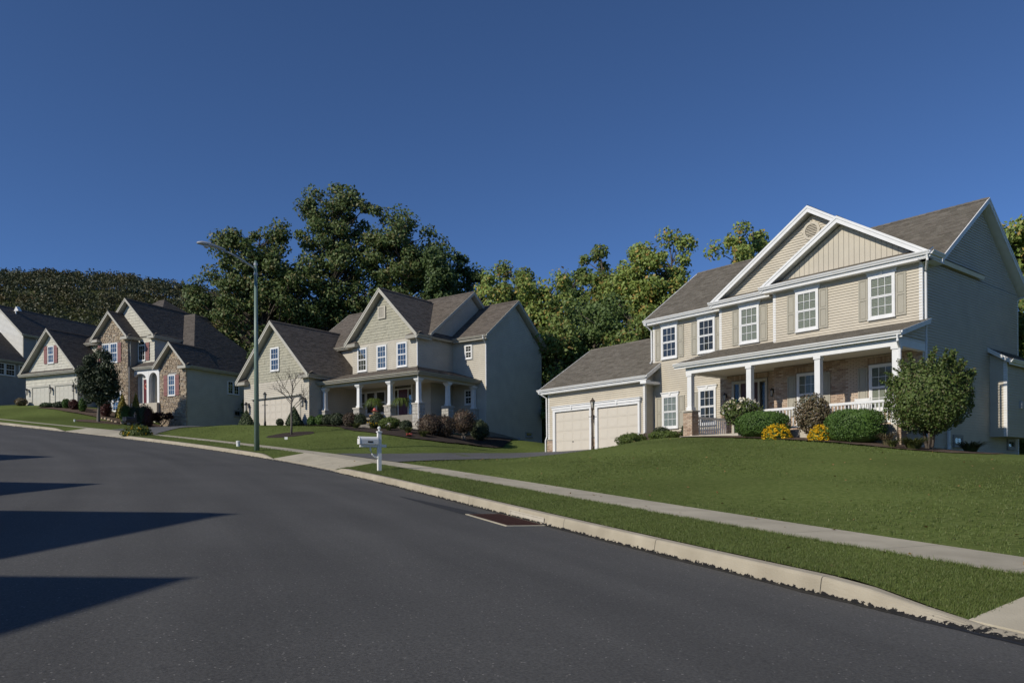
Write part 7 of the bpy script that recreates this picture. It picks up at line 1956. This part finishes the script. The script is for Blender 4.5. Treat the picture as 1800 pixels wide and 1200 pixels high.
# ================================================================== planting at the stone house
x, y = -31.41, 58.47
tree('young_tree', 'dense dark egg shaped tree on the lawn before the stone house', x, y, 6.2, [(0, 0, 3.3, 1.25, 1.25, 1.9), (-0.1, 0, 2.6, 1.45, 1.4, 1.25), (0, 0, 4.7, 0.75, 0.75, 0.95), (0.45, 0, 2.3, 1.1, 1.1, 0.9)], 0.11, 'holly', 150, 150, 0.15, 140, None, 'bark_young', clump=(0.28, 0.55), flat=1.0)
for i, (P, w, top, lab) in enumerate((((-31.34, 61.93), 1.25, 7.05, 'golden cone conifer left of the white entry arch'), ((-29.72, 60.86), 1.2, 6.98, 'golden cone conifer in front of the white entry arch'))):
    shr('conifer', lab, P, w, w, top, 'gold_cone', 3500, 0.12, 380 + i, group='golden conifers', cat='conifer', shape='cone', bumps=0.05)
for i, (P, w, top, leaf, lab) in enumerate((
        ((-30.24, 60.3), 1.0, 6.0, 'boxwood', 'green ball shrub between the golden conifers'), ((-29.5, 60.2), 0.9, 5.8, 'holly', 'green shrub just right of the second golden conifer'),
        ((-28.9, 60.4), 1.1, 6.05, 'holly', 'dark green shrub below the right arch post'), ((-28.5, 60.3), 0.9, 5.9, 'red_leaf', 'dark red shrub left of the weeping maple'),
        ((-36.9, 62.9), 1.1, 6.55, 'holly', 'low dark shrub in front of the left ivory garage door'), ((-38.2, 63.3), 1.2, 6.5, 'spruce', 'low green shrub at the left of the ivory garage'),
        ((-36.3, 62.67), 0.62, 6.75, 'boxwood', 'green ball shrub before the right ivory garage door'), ((-35.5, 62.35), 0.75, 6.65, 'red_leaf', 'dark red ball shrub right of the ivory garage door'),
        ((-34.49, 61.84), 0.62, 6.72, 'boxwood', 'green ball shrub at the right garage corner post'), ((-32.4, 61.4), 0.9, 6.5, 'red_leaf', 'dark red shrub behind the egg shaped tree'),
        ((-42.4, 66.5), 1.0, 7.25, 'spirea', 'pinkish bush before the grey shaded wall at left'))):
    shr('shrub', lab, P, w, w * 0.9, top, leaf, 2200, 0.10, 390 + i, group='shrubs at the stone house', bumps=0.14)
x, y = FA.w(-1.25, -1.3)
tree('japanese_maple', 'small dark red weeping maple against the stone gable', x, y, 1.6, [(0, 0, 1.15, 0.85, 0.7, 0.28), (-0.5, 0, 1.0, 0.5, 0.5, 0.22), (0.5, 0, 1.2, 0.5, 0.5, 0.25)], 0.05, 'red_leaf', 30, 90, 0.11, 141, None, 'bark', clump=(0.15, 0.3), flat=0.7)
r = shrub('planting', 'leafy yellow flowered planting round the black mailbox post', -21.9, 45.0, 1.75, 1.2, 0.62, 'bright_shrub', 3600, 0.10, 410, cat='plants', shape='dome', bumps=0.2)
rng = np.random.default_rng(3); v = rng.normal(size=(40, 3)); v[:, 2] = np.abs(v[:, 2]); v /= np.linalg.norm(v, axis=1)[:, None]; blossoms(r, v * np.array([0.85, 0.6, 0.6]), 0.09, 'mum', 4, 5)
# field stones edging the bed
rs = random.Random(8); sm = MB(); stones(sm, Plane('front', 0), [(-0.16, 0.16, 0, 0.2)], rs, 0.2, 0.21, 0.32, 0.33, 0.16, 0.0); me = sm.mesh('edging_stone', 'stone_a')
for i in range(13):
    x, y = FA.w(-4.6 + 0.38 * i, -4.0 + (0.0 if i < 4 else 0.30 * (i - 4) * 0.9)); o = place('edging_stone', me, None, (x, y, ground(x, y) - 0.02), FA.rz + rs.uniform(-.3, .3)); o.scale = (rs.uniform(.8, 1.3),) * 3
    tag(o, 'tan field stone edging the bed under the stone gable', 'stone', 'stones edging the bed')

# ================================================================== houses across the road
FXr = Frame(-14.5 + 1.4 * cos(radians(216)), -0.8 + 1.4 * sin(radians(216)), radians(216))
gable_house(FXr, -1.4, -4.0, 8.4, 10, 4.8, 8.3, [(0.0, 2.6, 7.47, 1.0), (5.36, 3.1, 9.04, 1.0)], 'ivory house across the road throwing two gable shadows on the asphalt', 51)
FYr = Frame(-21.1 + 1.4 * cos(radians(216)), 9.96 + 1.4 * sin(radians(216)), radians(216))
gable_house(FYr, 0.2, -2.4, 15.0, 10, 5.6, 8.2, [(0.0, 2.7, 8.35, 1.0), (10.5, 3.4, 9.3, 1.0)], 'second ivory house farther up across the road', 52)

FNr = Frame(*FC.w(19.0, 0.5), 0.60)  # unseen neighbour, added to keep low sky off the beige side wall
gable_house(FNr, -0.6, -5.5, 7.0, 9.5, 6.6, 9.6, [(0.0, 3.0, 8.6, 0.6)], 'ivory house next door beyond the right edge of the picture', 53)

# ================================================================== grass
def inside(poly, x, y):
    c = np.zeros(len(x), bool); n = len(poly)
    for i in range(n):
        (x0, y0), (x1, y1) = poly[i], poly[(i + 1) % n]
        c ^= ((y0 > y) != (y1 > y)) & (x < (x1 - x0) * (y - y0) / (y1 - y0 + 1e-12) + x0)
    return c
DP = [list(a) + list(b)[::-1] for a, b in DRIVES]
BEDS = [[(v.co.x, v.co.y) for v in []] for _ in ()]
def sd_many(x, y):
    s = np.empty(len(x)); d = np.empty(len(x))
    for i in range(0, len(x), 3000):
        a, b = x[i:i + 3000], y[i:i + 3000]
        k = np.argmin((SX[None] - a[:, None]) ** 2 + (SY[None] - b[:, None]) ** 2, axis=1)
        s[i:i + 3000] = SS[k]; d[i:i + 3000] = (a - SX[k]) * SNX[k] + (b - SY[k]) * SNY[k]
    return s, d
def grass_blades(name, label, S, D, h, wd, blades, rng, zfun, lean=0.5):
    x, y = sd_xy(S, D); z = zfun(S, D, x, y)
    n = len(x) * blades; ci = np.repeat(np.arange(len(x)), blades)
    a = rng.uniform(0, 2 * pi, n); L = h[ci] * rng.uniform(0.55, 1.25, n)
    b = np.stack([x[ci] + rng.normal(0, 0.022, n) * (1 + 12 * wd), y[ci] + rng.normal(0, 0.022, n) * (1 + 12 * wd), z[ci] - 0.005], 1)
    ln = rng.uniform(0.1, lean, n) * L
    t = b + np.stack([np.cos(a) * ln, np.sin(a) * ln, L], 1)
    f = rng.uniform(0, 2 * pi, n); sd3 = np.stack([np.cos(f), np.sin(f), 0 * f], 1) * (wd * rng.uniform(0.7, 1.3, n))[:, None]
    V = np.stack([b - sd3, b + sd3, t], 1)
    o = fast_quads(name, V, 'grassleaf')
    tag(o, label, 'grass', kind='stuff')
rng = np.random.default_rng(21)
# verge between kerb and pavement
n = 40000
S = np.concatenate([rng.uniform(0.6, 22.5, n), rng.uniform(29.5, 47.4, 7000)]); D = rng.uniform(0.185, 1.49, len(S))
w = np.where(S < 6, 1.0, np.where(S < 14, 0.8, 0.55)); k = rng.random(len(S)) < w; S, D = S[k], D[k]
edge = np.minimum(D - 0.17, 1.5 - D)
grass_blades('verge_grass', 'short mown grass on the verge between kerb and pavement', S, D, np.where(edge < 0.08, 0.05, 0.031), 0.0032, 7, rng, lambda S, D, x, y: walk_z(S, D) + 0.012, 0.8)
# front lawns, thinner with distance from the pavement
n = 62000
x = np.concatenate([rng.uniform(-4, 22, n), rng.uniform(-28, -2, 16000)]); y = np.concatenate([rng.uniform(5, 38, n), rng.uniform(27, 55, 16000)])
S, D = sd_many(x, y)
k = (D > 2.73) & (D < 19)
for p in DP: k &= ~inside(p, x, y)
cl, sl_ = cos(-FC.rz), sin(-FC.rz); lx = (x - FC.o[0]) * cl - (y - FC.o[1]) * sl_; ly = (x - FC.o[0]) * sl_ + (y - FC.o[1]) * cl
k &= ~((ly > -4.1) & (lx > -9) & (lx < 2.6)) & ~((ly > 0.3) & (lx < 1) & (lx > -21)) & ~((ly > -1.4) & (lx > -13.4) & (lx < -8.8))
cl, sl_ = cos(-FB.rz), sin(-FB.rz); bx = (x - FB.o[0]) * cl - (y - FB.o[1]) * sl_; by = (x - FB.o[0]) * sl_ + (y - FB.o[1]) * cl
k &= ~((by > -3.2) & (bx < 3.2) & (bx > -14)) & ~((by > -5.0) & (bx > -2.2) & (bx < 5.6)) & (np.hypot(x + 12.33, y - 43.02) > 1.3)
S, D, x, y = S[k], D[k], x[k], y[k]
zf = lambda S, D, x, y: lawn_z(S, D)
grass_blades('lawn_grass', 'short mown lawn grass in front of the beige and middle houses', S, D, np.full(len(S), 0.036), 0.0060, 7, rng, zf, 0.8)
# a few fallen leaves on the lawn and pavement
n = 420; S = rng.uniform(0, 30, n); D = rng.uniform(0.3, 14, n); x, y = sd_xy(S, D); k = ~inside(DP[0], x, y); S, D, x, y = S[k], D[k], x[k], y[k]
z = np.where(D < 2.7, walk_z(S, D) + 0.03, lawn_z(S, D) + 0.05)
o = fast_quads('fallen_leaves', leaf_quads(np.stack([x, y, z], 1), 0.06, rng, 0.7, bias=np.array([0, 0, 1.0]), bw=3.0), 'dryleaf'); tag(o, 'scattered tan fallen leaves on the grass', 'leaves', kind='stuff')
